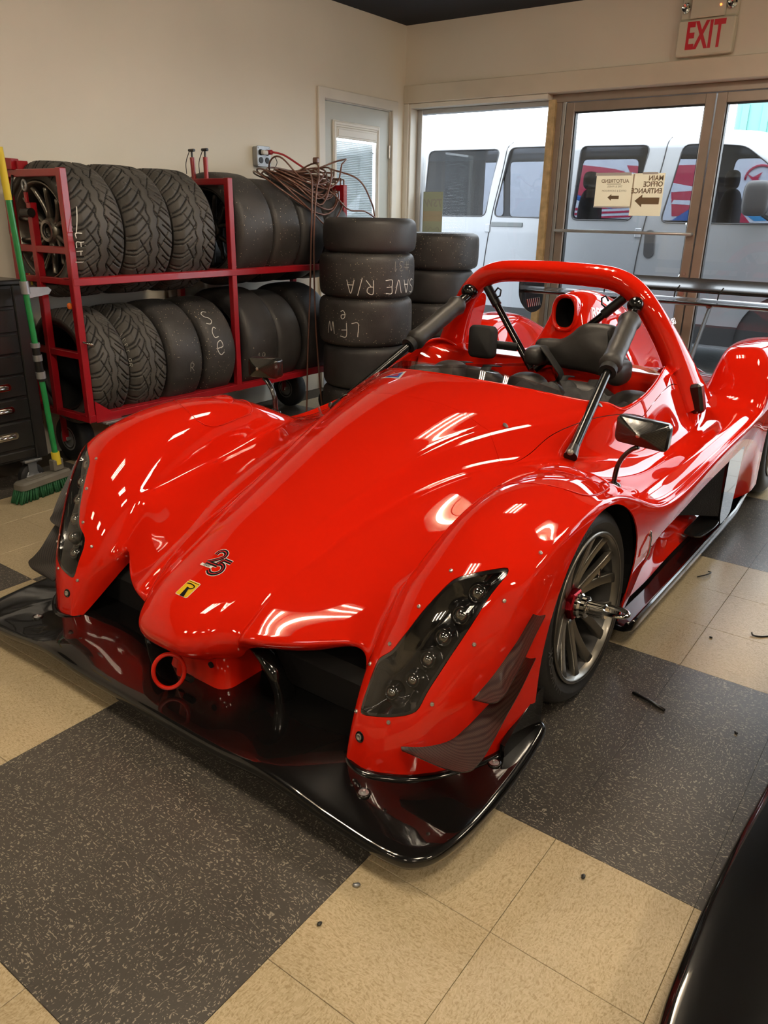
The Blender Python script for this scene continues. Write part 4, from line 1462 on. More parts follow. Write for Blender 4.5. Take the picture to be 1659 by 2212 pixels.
# side skirts -------------------------------------------------------------------------
for sg_ in (1, -1):
    prof = [(.70, .060), (.84, .058), (.862, .062), (.872, .074), (.876, .098), (.873, .108), (.866, .110), (.862, .102), (.858, .088), (.845, .082), (.70, .100)]
    V, F = [], []
    st = [.885, .893, .91, .94, 1.0, 1.3, 1.6, 1.9, 2.2, 2.38, 2.44, 2.46]
    for i, s_ in enumerate(st):
        kk = 1.0 if 0 < i < len(st) - 1 else .5
        tap = {0: .72, 1: .90, 2: .98}.get(i, 1.0)
        for (a, b) in prof:
            V.append((sg_ * (a - .012 * max(0, (s_ - 2.2) / .26) - (0 if tap == 1 else (a - .74) * (1 - tap) * .5)), s_, .084 + (b - .084) * tap + .03 * max(0, (s_ - 2.2) / .26)))
    n = len(prof)
    for i in range(len(st) - 1):
        for k in range(n):
            F.append((i * n + k, i * n + (k + 1) % n, (i + 1) * n + (k + 1) % n, (i + 1) * n + k))
    F.append(tuple(range(n))); F.append(tuple((len(st) - 1) * n + k for k in range(n))[::-1])
    mesh('side_skirt', V, F, 'black_gloss', CAR, 'auto', angle=50)
    # ramp inside the side duct
    R_ = []
    for (s_, pts) in ((.965, [(.793, .10), (.810, .18), (.832, .28), (.855, .375)]), (1.05, [(.791, .10), (.797, .18), (.812, .28), (.846, .38)]), (1.2, [(.794, .10), (.785, .18), (.785, .28), (.815, .39)]),
                      (1.4, [(.79, .10), (.762, .18), (.742, .28), (.765, .405)]), (1.6, [(.788, .10), (.748, .18), (.715, .28), (.715, .42)]), (1.8, [(.788, .10), (.745, .18), (.71, .28), (.71, .43)]), (2.14, [(.788, .10), (.745, .18), (.71, .28), (.71, .43)])):
        R_.append([(p[0] * sg_, s_, p[1]) for p in pts])
    S2 = bspline_surface(np.array(R_, float), 40, 16)
    V2 = S2.reshape(-1, 3)
    mesh('duct_wall', V2, grid_faces(40, 16, 0, sg_ < 0), 'red_paint', CAR, True)
    # radiator mesh and its black frame
    V = []
    q = [(.722, 1.40), (.738, 1.55), (.785, 1.72), (.864, 1.88)]
    for (a, b) in crom(q, 4):
        V += [(sg_ * a, b, .268 - .10 * (b - 1.4) / .48), (sg_ * a, b, .44)]
    m_ = len(V) // 2
    mesh('radiator_mesh', V, [(2 * i, 2 * i + 2, 2 * i + 3, 2 * i + 1) for i in range(m_ - 1)], 'radiator', CAR, True)
    fr = MB()
    pl = [(1.87, .435), (1.90, .446), (2.09, .435), (2.12, .405), (2.085, .17), (2.05, .125), (1.95, .118), (1.91, .13), (1.88, .20)]
    V, F = prism([(a, b) for a, b in crom(pl, 3, True)], 0, .012, .003)
    V = [(sg_ * (.858 + v[2]), v[0], v[1]) for v in V]
    fr.add(V, F)
    fr.bb((sg_ * .70, 1.60, .432), (sg_ * .87, 1.90, .444), .003)
    fr.build('duct_frame', 'black_gloss', CAR, 'auto')
    V, F = prism([(a, b) for a, b in crom([(1.66, .80), (1.665, .845), (1.71, .862), (1.90, .868), (1.92, .79), (1.82, .785), (1.70, .785)], 4, True)], .108, .114, .001)
    mesh('duct_lip', [(sg_ * v[1], v[0], v[2] + .03) for v in V], F, 'carbon_dark', CAR, 'auto')
    # clamshell pin and spring clip on the pillar
    p, n = side(.945, .36, .004)
    MB().tube([(sg_ * p[0], .945, .405), (sg_ * (p[0] + .006), .944, .385), (sg_ * (p[0] + .007), .942, .335), (sg_ * p[0], .94, .31)], .0032, 8).build('clip_pin', 'chrome', CAR, True)
    MB().lathe([(.008, -.003), (.008, .004), (.004, .006), (0, .006)], 12, 'x', (sg_ * p[0], .945, .395)).build('clip_head', 'steel', CAR)

# decals on the nose and cowl -----------------------------------------------------------


def decal(name, V, F, cw, cs_, ex, ey, mat, parent=CAR, lift=.0008):
    """flat print laid on the bodywork: local XY -> (w, s) about a centre, dropped on the surface"""
    out = []
    for v in V:
        a = cw + v[0] * ex[0] + v[1] * ey[0]
        b = cs_ + v[0] * ex[1] + v[1] * ey[1]
        out.append(top(a, b, lift))
    return mesh(name, out, F, mat, parent)


EX, EY = (1, 0), (0, 1)
dg = empty('anniversary_decal', (0, 0, 0), parent=CAR)


def stroke(points, wd, n=6):
    P = [np.array(p) for p in crom(points, n)]
    V, F = [], []
    for i, p in enumerate(P):
        t = P[min(i + 1, len(P) - 1)] - P[max(i - 1, 0)]
        t = t / (np.linalg.norm(t) + 1e-9)
        nn = np.array((-t[1], t[0]))
        V += [(*(p + nn * wd / 2), 0), (*(p - nn * wd / 2), 0)]
    for i in range(len(P) - 1):
        F.append((2 * i, 2 * i + 1, 2 * i + 3, 2 * i + 2))
    return V, F


two = [(-.040, .030), (-.038, .046), (-.022, .054), (-.004, .048), (.002, .034), (-.008, .018), (-.026, .002), (-.046, -.012)]
two2 = [(-.046, -.012), (-.02, -.012), (.012, -.012)]
five = [(.052, .020), (.030, .020), (.014, .020)]
five2 = [(.014, .020), (.004, -.004), (.022, .000), (.040, -.010), (.044, -.030), (.030, -.047), (.008, -.050), (-.008, -.040)]
for k, (wd, mt, lf) in enumerate(((.021, 'decal_white', .0007), (.0165, 'decal_black', .0011), (.0030, 'decal_red', .0015))):
    for st_ in (two, two2, five, five2):
        V, F = stroke(st_, wd)
        decal('numeral', np.array(V) * .74, F, .008, -.055, EX, EY, mt, dg, lf)
V, F = prism([(-.03, -.006), (.03, -.006), (.03, .006), (-.03, .006)], 0, .0001)
decal('caption_band', np.array(V) * .74, F, -.015, -.075, EX, EY, 'decal_white', dg, .0018)
V, F = text_geo('YEARS', .0125, 0, 'CENTER', .0002, 0, 1.05)
decal('lettering', np.array(V) * .74, F, -.015, -.075, EX, EY, 'decal_black', dg, .0024)
bd = empty('maker_badge', (0, 0, 0), parent=CAR)
V, F = prism(rrect(.046, .052, .0045, 3), 0, .0001)
decal('badge_edge', V, F, .003, -.158, EX, EY, 'decal_white', bd, .0010)
V, F = prism(rrect(.0435, .0495, .004, 3), 0, .0001)
decal('badge_field', V, F, .003, -.158, EX, EY, 'decal_yellow', bd, .0015)
V, F = stroke([(-.017, .013), (-.004, .015), (.012, .012), (.014, .006), (.006, .001), (-.006, .002)], .0035)
decal('badge_mark', V, F, .003, -.158, EX, EY, 'decal_black', bd, .0022)
decal('badge_mark', [(-.006, .003, 0), (.003, .001, 0), (.012, -.026, 0), (-.004, -.026, 0)], [(0, 1, 2, 3)], .003, -.158, EX, EY, 'decal_black', bd, .0022)
V, F = prism([(-.022, .0205), (.022, .0205), (.022, .022), (-.022, .022)], 0, .0001)
decal('badge_line', V, F, .003, -.158, EX, EY, 'decal_black', bd, .0020)
tri = np.array([(-.262, 1.045, 0), (-.150, 1.012, 0), (-.192, 1.118, 0)])
tc_ = tri.mean(0)
for k_, (sc_, mt, lf) in enumerate(((1.0, 'decal_white', .001), (.72, 'decal_blue', .0016))):
    P = tc_ + (tri - tc_) * sc_
    V = [P[0], P[1], P[2], (P[0] + P[1]) / 2, (P[1] + P[2]) / 2, (P[2] + P[0]) / 2]
    decal('cut_off_triangle', V, [(0, 3, 5), (3, 1, 4), (5, 4, 2), (3, 4, 5)], 0, 0, EX, EY, mt, CAR, lf)
P = tc_ + (tri - tc_) * .36
decal('cut_off_flash', P, [(0, 1, 2)], 0, 0, EX, EY, 'decal_red', CAR, .0022)
# bonnet fasteners
for (a, b) in ((.345, .93), (-.345, .93), (.50, 1.36), (-.50, 1.36)):
    p = top(a, b, .0005)
    V, F = lathe_geo([(.011, 0), (.0105, .0018), (.007, .0025), (0, .0025)], 18)
    R = np.array(Vector((0, 0, 1)).rotation_difference(Vector((0.6 if a > 0 else -.6, 0, .8))).to_matrix())
    mesh('quarter_turn_fastener', np.array(V) @ R.T + p, F, 'gunmetal', CAR, 'auto')
# aerial / pitot stub on the cowl
p = top(-.345, .80)
MB().tube([p - np.array((0, 0, .005)), p + np.array((-.004, -.006, .018))], .0075, 10).tube([p + np.array((-.004, -.006, .018)), p + np.array((-.011, -.014, .05))], .0045, 10).build('pitot_stub', 'steel', CAR)

# mirrors ------------------------------------------------------------------------------
for sg_ in (1, -1):
    bp = top(.730, .945)
    mr = empty('wing_mirror', (0, 0, 0), parent=CAR)
    MB().tube([(sg_ * p[0], p[1], p[2]) for p in crom([bp + np.array((0, 0, -.004)), bp + np.array((0, 0, .02)), bp + np.array((.004, 0, .06)), bp + np.array((.018, 0, .095)), bp + np.array((.04, 0, .122)), bp + np.array((.06, 0, .135))], 4)], [(.010, .016)] * 3 + [(.0075, .013)] * 18, 10).build('stalk', 'carbon_dark', mr, True)
    MB().lathe([(.024, -.006), (.021, .004), (.014, .008), (0, .008)], 16, 'z', (sg_ * bp[0], bp[1], bp[2])).build('stalk_foot', 'black_gloss', mr, True)
    # pod: rounded box with a pyramid front
    cx, cz, hw, hh = .795, .705, .082, .042
    lv = [(.945 - .034, .05), (.945 - .030, .16), (.945 - .020, .62), (.945 - .010, .93), (.945, 1.0), (.945 + .02, 1.0), (.945 + .034, .97), (.945 + .036, .9)]
    V = []
    for (s_, k_) in lv:
        V += [(sg_ * (cx + x), s_, cz + z_ - .06 * x) for x, z_ in rrect(2 * hw * k_, 2 * hh * k_, .016 * k_, 4)]
    n = len(V) // len(lv)
    F = [(k * n + i, (k + 1) * n + i, (k + 1) * n + (i + 1) % n, k * n + (i + 1) % n) for k in range(len(lv) - 1) for i in range(n)]
    F.append(tuple(range(n)))
    if sg_ < 0:
        F = [f[::-1] for f in F]
    mesh('mirror_shell', V, F, 'carbon_dark', mr, 'auto', angle=24)
    V = [(sg_ * (cx + x), .980, cz + z_ - .06 * x) for x, z_ in rrect(2 * hw * .9, 2 * hh * .9, .014, 4)]
    mesh('mirror_glass', V, [tuple(range(len(V)))], 'chrome', mr)
    MB().lathe([(.0065, 0), (.0065, -.003), (.003, -.005), (0, -.005)], 14, 'y', (sg_ * cx, .911, cz)).build('mirror_screw', 'steel', mr)

# ------------------------------------------------------------------ hoop, braces, cockpit, cover, wing, wheels
half = [(.640, 2.05, .555), (.605, 2.04, .63), (.565, 2.03, .72), (.522, 2.01, .81), (.475, 1.985, .895), (.428, 1.968, .965), (.375, 1.962, 1.020), (.315, 1.960, 1.056), (.24, 1.960, 1.074), (.12, 1.960, 1.080), (0, 1.960, 1.082)]
hp = [np.array(p) for p in crom(half, 4)]
rr = []
for p in hp:
    t = np.clip((1.0 - p[2]) / .42, 0, 1)
    rr.append((.047 + .020 * t ** 1.6, .047 + .085 * t ** 1.5))
hp = hp + [np.array((-p[0], p[1], p[2])) for p in hp[-2::-1]]
rr = rr + rr[-2::-1]
T_ = [hp[min(i + 1, len(hp) - 1)] - hp[max(i - 1, 0)] for i in range(len(hp))]
V = []
nh = 28
for i, p in enumerate(hp):
    t = T_[i] / np.linalg.norm(T_[i])
    ey = np.array((0, 1.0, 0)); ey = ey - t * (ey @ t); ey /= np.linalg.norm(ey)
    ex = np.cross(ey, t)
    for k in range(nh):
        a = 2 * PI * k / nh
        V.append(p + ex * rr[i][0] * math.cos(a) + ey * (rr[i][1] * math.sin(a) + (rr[i][1] - .047) * .75))
F = grid_faces(len(hp), nh)
F += [(i * nh + nh - 1, i * nh, (i + 1) * nh, (i + 1) * nh + nh - 1) for i in range(len(hp) - 1)]
hoop = mesh('roll_hoop', V, F, 'red_paint', CAR, True)
# buttress web behind each leg, with a recessed inner panel
for sg_ in (1, -1):
    pr = [(1.99, .46), (2.02, .80), (2.03, .95), (2.10, .93), (2.22, .74), (2.36, .60), (2.46, .50), (2.48, .46)]
    pr = crom(pr, 4)
    V = []
    for (s_, z_) in pr:
        wo = np.interp(z_, [.46, .54, .72, .95], [.645, .635, .560, .43])
        V.append((sg_ * (wo + .028 - .10 * max(0, s_ - 2.05)), s_, z_))
    for (s_, z_) in pr:
        wo = np.interp(z_, [.46, .54, .72, .95], [.645, .635, .560, .43])
        V.append((sg_ * (wo - .028 - .10 * max(0, s_ - 2.05)), s_, z_))
    n = len(pr)
    F = [tuple(range(n)), tuple(range(2 * n - 1, n - 1, -1))] + [(i, n + i, n + i + 1, i + 1) for i in range(n - 1)] + [(n - 1, 2 * n - 1, n, 0)]
    mesh('hoop_buttress', V, F, 'red_paint', CAR, 'auto', angle=50)
V, F = text_geo('SR3', .036, 0, 'CENTER', .0005, .1)
Vw = frame_xf(V, (.527, 2.02, .912), (.0, .95, .0), (-.45, 0, .88), (.88, 0, .45))
mesh('hoop_lettering', Vw, F, 'silver_letter', CAR)

for sg_ in (1, -1):
    # front stays with leather sleeves
    a = np.array((.393 * sg_, 1.928, .968)); b = np.array((.525 * sg_, 1.075, .552))
    st_ = empty('hoop_stay', (0, 0, 0), parent=CAR)
    L_ = lambda t: a + (b - a) * t
    MB().tube([L_(0.0), L_(1.0)], .0175, 16).build('stay_tube', 'stay_black', st_)
    MB().tube([L_(.035), L_(.10)], .024, 16).build('stay_collar', 'black_gloss', st_)
    sl = []
    for i in range(15):
        t = .095 + (.46 - .095) * i / 14
        r_ = .040 * (1 + .02 * math.sin(i * 1.7)) * (.90 if i in (0, 14) else 1.0)
        sl.append((L_(t), r_ + (.006 if i in (1, 13) else 0)))
    MB().tube([p for p, _ in sl], [r for _, r in sl], 20).build('stay_sleeve', 'leather', st_, True)
    d_ = (b - a) / np.linalg.norm(b - a)
    MB().tube([L_(.462), L_(.49)], .034, 16).build('sleeve_foam', 'black_foam', st_)
    V, F = lathe_geo([(0, .042), (.020, .038), (.032, .022), (.034, 0), (.030, -.02), (.02, -.03)], 20)
    R = np.array(Vector((0, 0, 1)).rotation_difference(Vector((.35 * sg_, -.85, .35))).to_matrix())
    mesh('stay_joint', np.array(V) @ R.T + a + np.array((.0, -.012, .006)), F, 'black_gloss', st_, True)
    MB().tube([L_(.95), L_(1.0) + np.array((0, 0, -.004))], [.0185, .024], 16).build('stay_boot', 'black_satin', st_)
    V, F = lathe_geo([(.011, 0), (.011, .004), (.006, .006), (0, .006)], 16)
    R = np.array(Vector((0, 0, 1)).rotation_difference(Vector((.25 * sg_, -.85, .35))).to_matrix())
    mesh('stay_bolt', np.array(V) @ R.T + b + np.array((.004 * sg_, -.014, .016)), F, 'gunmetal', st_, 'auto')
    # inner diagonal brace
    c_ = np.array((.335 * sg_, 1.965, 1.005)); e_ = np.array((.01 * sg_ - .03, 1.90, .66))
    br = empty('hoop_brace', (0, 0, 0), parent=CAR)
    M_ = lambda t: c_ + (e_ - c_) * t
    MB().tube([c_, e_], .0165, 14).build('brace_tube', 'black_gloss', br)
    MB().tube([M_(.02), M_(.24)], .0215, 14).build('brace_socket', 'black_satin', br)
    MB().tube([M_(.10) + np.array((.03 * sg_ * -1, -.02, .01)), M_(.10) + np.array((.045 * -sg_, -.02, .03)), M_(.10) + np.array((.062 * -sg_, -.02, .02)), M_(.10) + np.array((.058 * -sg_, -.02, -.005)), M_(.15) + np.array((.02 * -sg_, -.02, .0))], .004, 8).build('brace_pin', 'black_satin', br, True)

# cockpit tub -------------------------------------------------------------------
tub = MB()
tub.bb((-.575, 1.10, .10), (.575, 2.0, .13))
tub.bb((-.60, 1.36, .13), (-.585, 1.95, .46)).bb((.585, 1.36, .13), (.60, 1.95, .46))
tub.bb((-.42, 1.02, .13), (.42, 1.06, .60))
tub.build('cockpit_tub', 'black_matte', CAR, None)
# rear bulkhead: red wall with a ledge
rows = [(1.86, .44), (1.885, .55), (1.90, .60), (1.915, .655), (1.935, .685), (1.98, .695), (2.10, .70)]
ww = np.linspace(-.60, .60, 33)
V = []
for (s_, z_) in rows:
    for x in ww:
        e = max(0, abs(x) - .42) / .18
        V.append((x, s_ - .10 * e * e, z_ + .035 * e * e))
mesh('rear_bulkhead', V, grid_faces(len(rows), 33, 0, True), 'red_paint', CAR, True)
for x in (-.32, -.235, -.115, -.03, .33, .42):
    V, F = prism(rrect(.042, .02, .006, 3), 0, .003, .001)
    V = frame_xf(np.array(V), (x, 1.896, .595), (1, 0, 0), (0, .25, .97), (0, -.97, .25))
    mesh('bulkhead_tab', V, F, 'red_paint', CAR, 'auto')
# seats
def blob(cw, cs_, cz, rw, rs, rz, e=2.6, n=20, m=14):
    V, F = [], []
    for i in range(m + 1):
        ph = -PI / 2 + PI * i / m
        for k in range(n):
            th = 2 * PI * k / n
            def sp_(v, p):
                return math.copysign(abs(v) ** p, v)
            V.append((cw + rw * sp_(math.cos(ph), 2 / e) * sp_(math.cos(th), 2 / e), cs_ + rs * sp_(math.cos(ph), 2 / e) * sp_(math.sin(th), 2 / e), cz + rz * sp_(math.sin(ph), 2 / e)))
    for i in range(m):
        for k in range(n):
            F.append((i * n + k, i * n + (k + 1) % n, (i + 1) * n + (k + 1) % n, (i + 1) * n + k))
    return V, F


for nm, x in (('driver_seat', .24), ('passenger_seat', -.27)):
    st_ = empty(nm, (0, 0, 0), parent=CAR)
    MB().add(*blob(x, 1.77, .40, .22, .10, .26, 3)).build('seat_back', 'leather', st_, True)
    MB().add(*blob(x - .19, 1.69, .47, .065, .15, .15, 2.6)).build('seat_bolster', 'leather', st_, True)
    MB().add(*blob(x + .19, 1.69, .47, .065, .15, .15, 2.6)).build('seat_bolster', 'leather', st_, True)
    MB().add(*blob(x, 1.45, .20, .21, .28, .08, 3)).build('seat_cushion', 'leather', st_, True)
    for dx in (-.07, .07):
        MB().tube([(x + dx * 1.1, 1.86, .66), (x + dx, 1.78, .672), (x + dx, 1.67, .60), (x + dx * .9, 1.64, .45)], [(.004, .026)] * 4, 8, up=(0, 0, 1)).build('harness_strap', 'black_foam', st_, True)
# grey cloth bundle lying over the driver's seat
np.random.seed(3)
gx, gy = np.meshgrid(np.linspace(-.02, .56, 44), np.linspace(1.36, 1.80, 32), indexing='ij')
hz = .612 + .045 * np.exp(-(((gx - .22) / .22) ** 2 + ((gy - 1.62) / .2) ** 2))
hz += .016 * np.sin(gx * 31 + 5 * np.sin(gy * 9)) * np.cos(gy * 17 + gx * 8) + .010 * np.sin(gx * 57 + gy * 41)
hz -= .10 * np.clip((np.abs(gx - .26) - .24) / .08, 0, 1) + .10 * np.clip((1.42 - gy) / .08, 0, 1) + .03 * np.clip((gy - 1.74) / .08, 0, 1)
V = np.stack([gx, gy, hz], -1).reshape(-1, 3)
VT, FT = thicken(V, np.array([t for f in grid_faces(44, 32, 0, False) for t in ((f[0], f[1], f[2]), (f[0], f[2], f[3]))])[:, ::-1], .006)
mesh('seat_cover', VT, FT, 'grey_cloth', CAR, True)
# black duct / padding along the left of the cockpit
for (x, s_, rz) in ((-.43, 1.60, .10), (-.36, 1.72, .11), (.02, 1.74, .10), (.50, 1.72, .09)):
    MB().add(*blob(x, s_, .575, .10, .10, rz, 2.4)).build('side_padding', 'leather', CAR, True)

# head rests ---------------------------------------------------------------------
hr = empty('head_rest', (0, 0, 0), parent=CAR)
out = crom([(-.205, .00), (-.21, .045), (-.185, .07), (-.10, .075), (-.055, .10), (-.02, .135), (.02, .152), (.11, .150), (.135, .125), (.15, .05), (.19, .02), (.205, -.02), (.20, -.075), (.12, -.06), (.04, -.05), (-.06, -.045), (-.12, -.04), (-.18, -.04)], 4, True)
V, F = prism([(p[0], p[1]) for p in out], 0, .075, .022)
V = frame_xf(np.array(V), (.205, 1.90, .735), (1, .04, 0), (0, .12, 1), (0, -1, .1))
mesh('head_pad', V, F, 'leather', hr, 'auto', angle=60)
MB().add(*blob(.035, 1.80, .745, .045, .085, .042, 3)).build('side_pad', 'leather', hr, True)
MB().add(*blob(.405, 1.80, .715, .035, .085, .05, 3)).build('side_pad', 'leather', hr, True)
MB().tube([(.07, 1.76, .79), (.10, 1.76, .76), (.155, 1.775, .69), (.175, 1.79, .63)], [(.006, .030)] * 4, 10).build('pad_strap', 'black_foam', hr, True)
hr2 = empty('head_rest', (0, 0, 0), parent=CAR)
V, F = prism(rrect(.125, .145, .028, 6), 0, .05, .012)
V = frame_xf(np.array(V), (-.265, 1.855, .765), (1, .06, 0), (-.05, .1, 1), (0, -1, .1))
mesh('head_pad', V, F, 'black_foam', hr2, 'auto', angle=60)
MB().tube([(-.21, 1.87, .755), (-.12, 1.90, .75)], [(.02, .008)] * 2, 8).build('pad_bracket', 'black_satin', hr2)

# engine cover with ram air scoop ---------------------------------------------------
secs = [(2.02, [(0, .66), (.10, .655), (.20, .648), (.30, .635), (.40, .61), (.48, .58)]),
        (2.07, [(0, .715), (.08, .71), (.17, .69), (.27, .65), (.40, .61), (.48, .575)]),
        (2.115, [(0, .80), (.07, .79), (.14, .74), (.24, .67), (.38, .61), (.48, .57)]),
        (2.15, [(0, .935), (.055, .92), (.105, .83), (.19, .70), (.36, .61), (.48, .57)]),
        (2.19, [(0, .978), (.06, .955), (.105, .86), (.17, .72), (.34, .61), (.48, .57)]),
        (2.30, [(0, .988), (.075, .962), (.12, .87), (.175, .73), (.33, .61), (.47, .57)]),
        (2.50, [(0, .955), (.085, .93), (.135, .84), (.185, .71), (.32, .60), (.45, .56)]),
        (2.80, [(0, .86), (.09, .835), (.14, .76), (.19, .66), (.31, .585), (.42, .55)]),
        (3.10, [(0, .74), (.09, .72), (.14, .67), (.19, .61), (.30, .56), (.40, .53)]),
        (3.35, [(0, .62), (.09, .61), (.14, .58), (.19, .55), (.28, .52), (.38, .48)])]
net = []
for s_, pts in secs:
    r_ = [(x, s_, z_) for x, z_ in pts]
    net.append([(-a, b, c_) for a, b, c_ in r_[:0:-1]] + r_)
S2 = bspline_surface(np.array(net, float), 70, 71)
V2 = S2.reshape(-1, 3)
F2 = tri_grid(70, 71)
SC = np.array((0.002, .895))
V2, F2 = clip_mesh(V2, F2, lambda V: np.where(V[:, 1] < 2.24, np.hypot((V[:, 0] - SC[0]) / .050, (V[:, 2] - SC[1]) / .068) - 1, 1.0))
ec = mesh('engine_cover', V2, F2, 'red_paint', CAR, True)
rg = [(.062, .080, 2.16), (.064, .084, 2.125), (.063, .083, 2.105), (.058, .078, 2.097), (.051, .071, 2.100), (.046, .066, 2.115), (.042, .062, 2.17), (.040, .060, 2.26)]
V = []
for (ra, rb, s_) in rg:
    for k in range(36):
        a = 2 * PI * k / 36
        e = 2 / 2.5
        V.append((SC[0] + ra * math.copysign(abs(math.cos(a)) ** e, math.cos(a)), s_, SC[1] + rb * math.copysign(abs(math.sin(a)) ** e, math.sin(a))))
F = [(i * 36 + k, i * 36 + (k + 1) % 36, (i + 1) * 36 + (k + 1) % 36, (i + 1) * 36 + k) for i in range(5) for k in range(36)]
mesh('scoop_ring', V[:6 * 36], F, 'red_paint', ec, True)
F = [(i * 36 + k, i * 36 + (k + 1) % 36, (i + 1) * 36 + (k + 1) % 36, (i + 1) * 36 + k) for i in range(2) for k in range(36)] + [tuple(2 * 36 + k for k in range(36))]
mesh('scoop_throat', V[5 * 36:], F, 'black_matte', ec, True)
V, F = text_geo('RPE', .062, 0, 'LEFT', .002, .12)
pts = []
cover_bvh = BVHTree.FromPolygons([tuple(v) for v in V2], [tuple(int(i) for i in f) for f in F2])
for v in V:
    s_ = 2.20 + v[0] * .95
    z_ = .895 + v[1] - .10 * v[0]
    h = cover_bvh.ray_cast(Vector((1, s_, z_)), Vector((-1, 0, 0)))
    pts.append(np.array(h[0]) + np.array((.0015, 0, .0005)) if h[0] is not None else np.array((.12, s_, z_)))
mesh('cover_lettering', pts, F, 'silver_letter', ec)

# rear wing -----------------------------------------------------------------------------
wg = empty('rear_wing', (0, 0, 0), parent=CAR)


def foil(chord, thick, camber, n=18):
    up, lo = [], []
    for i in range(n + 1):
        x = (1 - math.cos(PI * i / n)) / 2
        t = 5 * thick * (.2969 * math.sqrt(x) - .126 * x - .3516 * x * x + .2843 * x ** 3 - .1036 * x ** 4)
        c_ = -camber * 4 * x * (1 - x)
        up.append((x * chord, (c_ + t) * chord)); lo.append((x * chord, (c_ - t) * chord))
    return up + lo[-2:0:-1]


def wing(name, s0_, z0_, chord, ang, mat, span=.80):
    P = foil(chord, .15, .06)
    ca, sa = math.cos(ang), math.sin(ang)
    V = [(x, s0_ + p * ca - q * sa, z0_ + p * sa + q * ca) for x in (-span, span) for p, q in P]
    n = len(P)
    F = [(i, (i + 1) % n, n + (i + 1) % n, n + i) for i in range(n)] + [tuple(range(n))[::-1], tuple(n + i for i in range(n))]
    return mesh(name, V, F, mat, wg, 'auto')


wing('main_plane', 3.28, .868, .17, .10, 'carbon_dark')
wing('flap', 3.36, .925, .16, .42, 'carbon_dark')
for sg_ in (1, -1):
    ep = crom([(3.24, .955), (3.30, .975), (3.52, .995), (3.58, .97), (3.58, .78), (3.53, .73), (3.40, .725), (3.28, .79), (3.235, .86)], 4, True)
    V, F = prism([(p[0], p[1]) for p in ep], 0, .006, .0015)
    plate = mesh('end_plate', [(sg_ * (.803 + v[2]), v[0], v[1]) for v in V], F, 'black_gloss', wg, 'auto')
    for k in range(7):
        MB().box((sg_ * (.800), 3.36 + .028 * k, .785), (.006, .007, .06), .002, np.array(Matrix.Rotation(.5, 3, 'X'))).build('louvre_slot', 'steel', wg)
    MB().tube([(sg_ * .335, 3.02, .49), (sg_ * .335, 3.33, .862)], [(.026, .008)] * 2, 12, up=(0, 1, 0)).build('wing_mount', 'gunmetal_dark', wg)
    MB().box((sg_ * .335, 3.335, .858), (.03, .09, .022), .006).build('mount_clamp', 'gunmetal', wg)
for x in (-.3, .12, .36):
    MB().tube([(x, 3.36, .89), (x + .004, 3.35, .92), (x + .02, 3.37, .955)], .004, 6).build('gap_clip', 'black_satin', wg)

# black duct on the flank behind the cockpit
for sg_ in (1, -1):
    MB().box((sg_ * .668, 2.03, .607), (.055, .06, .125), .012, np.array(Matrix.Rotation(-.25 * sg_, 3, 'Y'))).build('flank_duct', 'black_gloss', CAR)

# road wheels -------------------------------------------------------------------------------


def ring_text(body, size, r, x, a0, out=1, flip=False, spacing=1.0):
    """lettering bent round the wheel axis (x)"""
    V, F = text_geo(body, size, 0, 'CENTER', 0, 0, spacing)
    o = []
    for v in V:
        a = a0 - v[0] / r * out
        rr_ = r + v[1]
        o.append((x, rr_ * math.cos(a), rr_ * math.sin(a)))
    return o, F


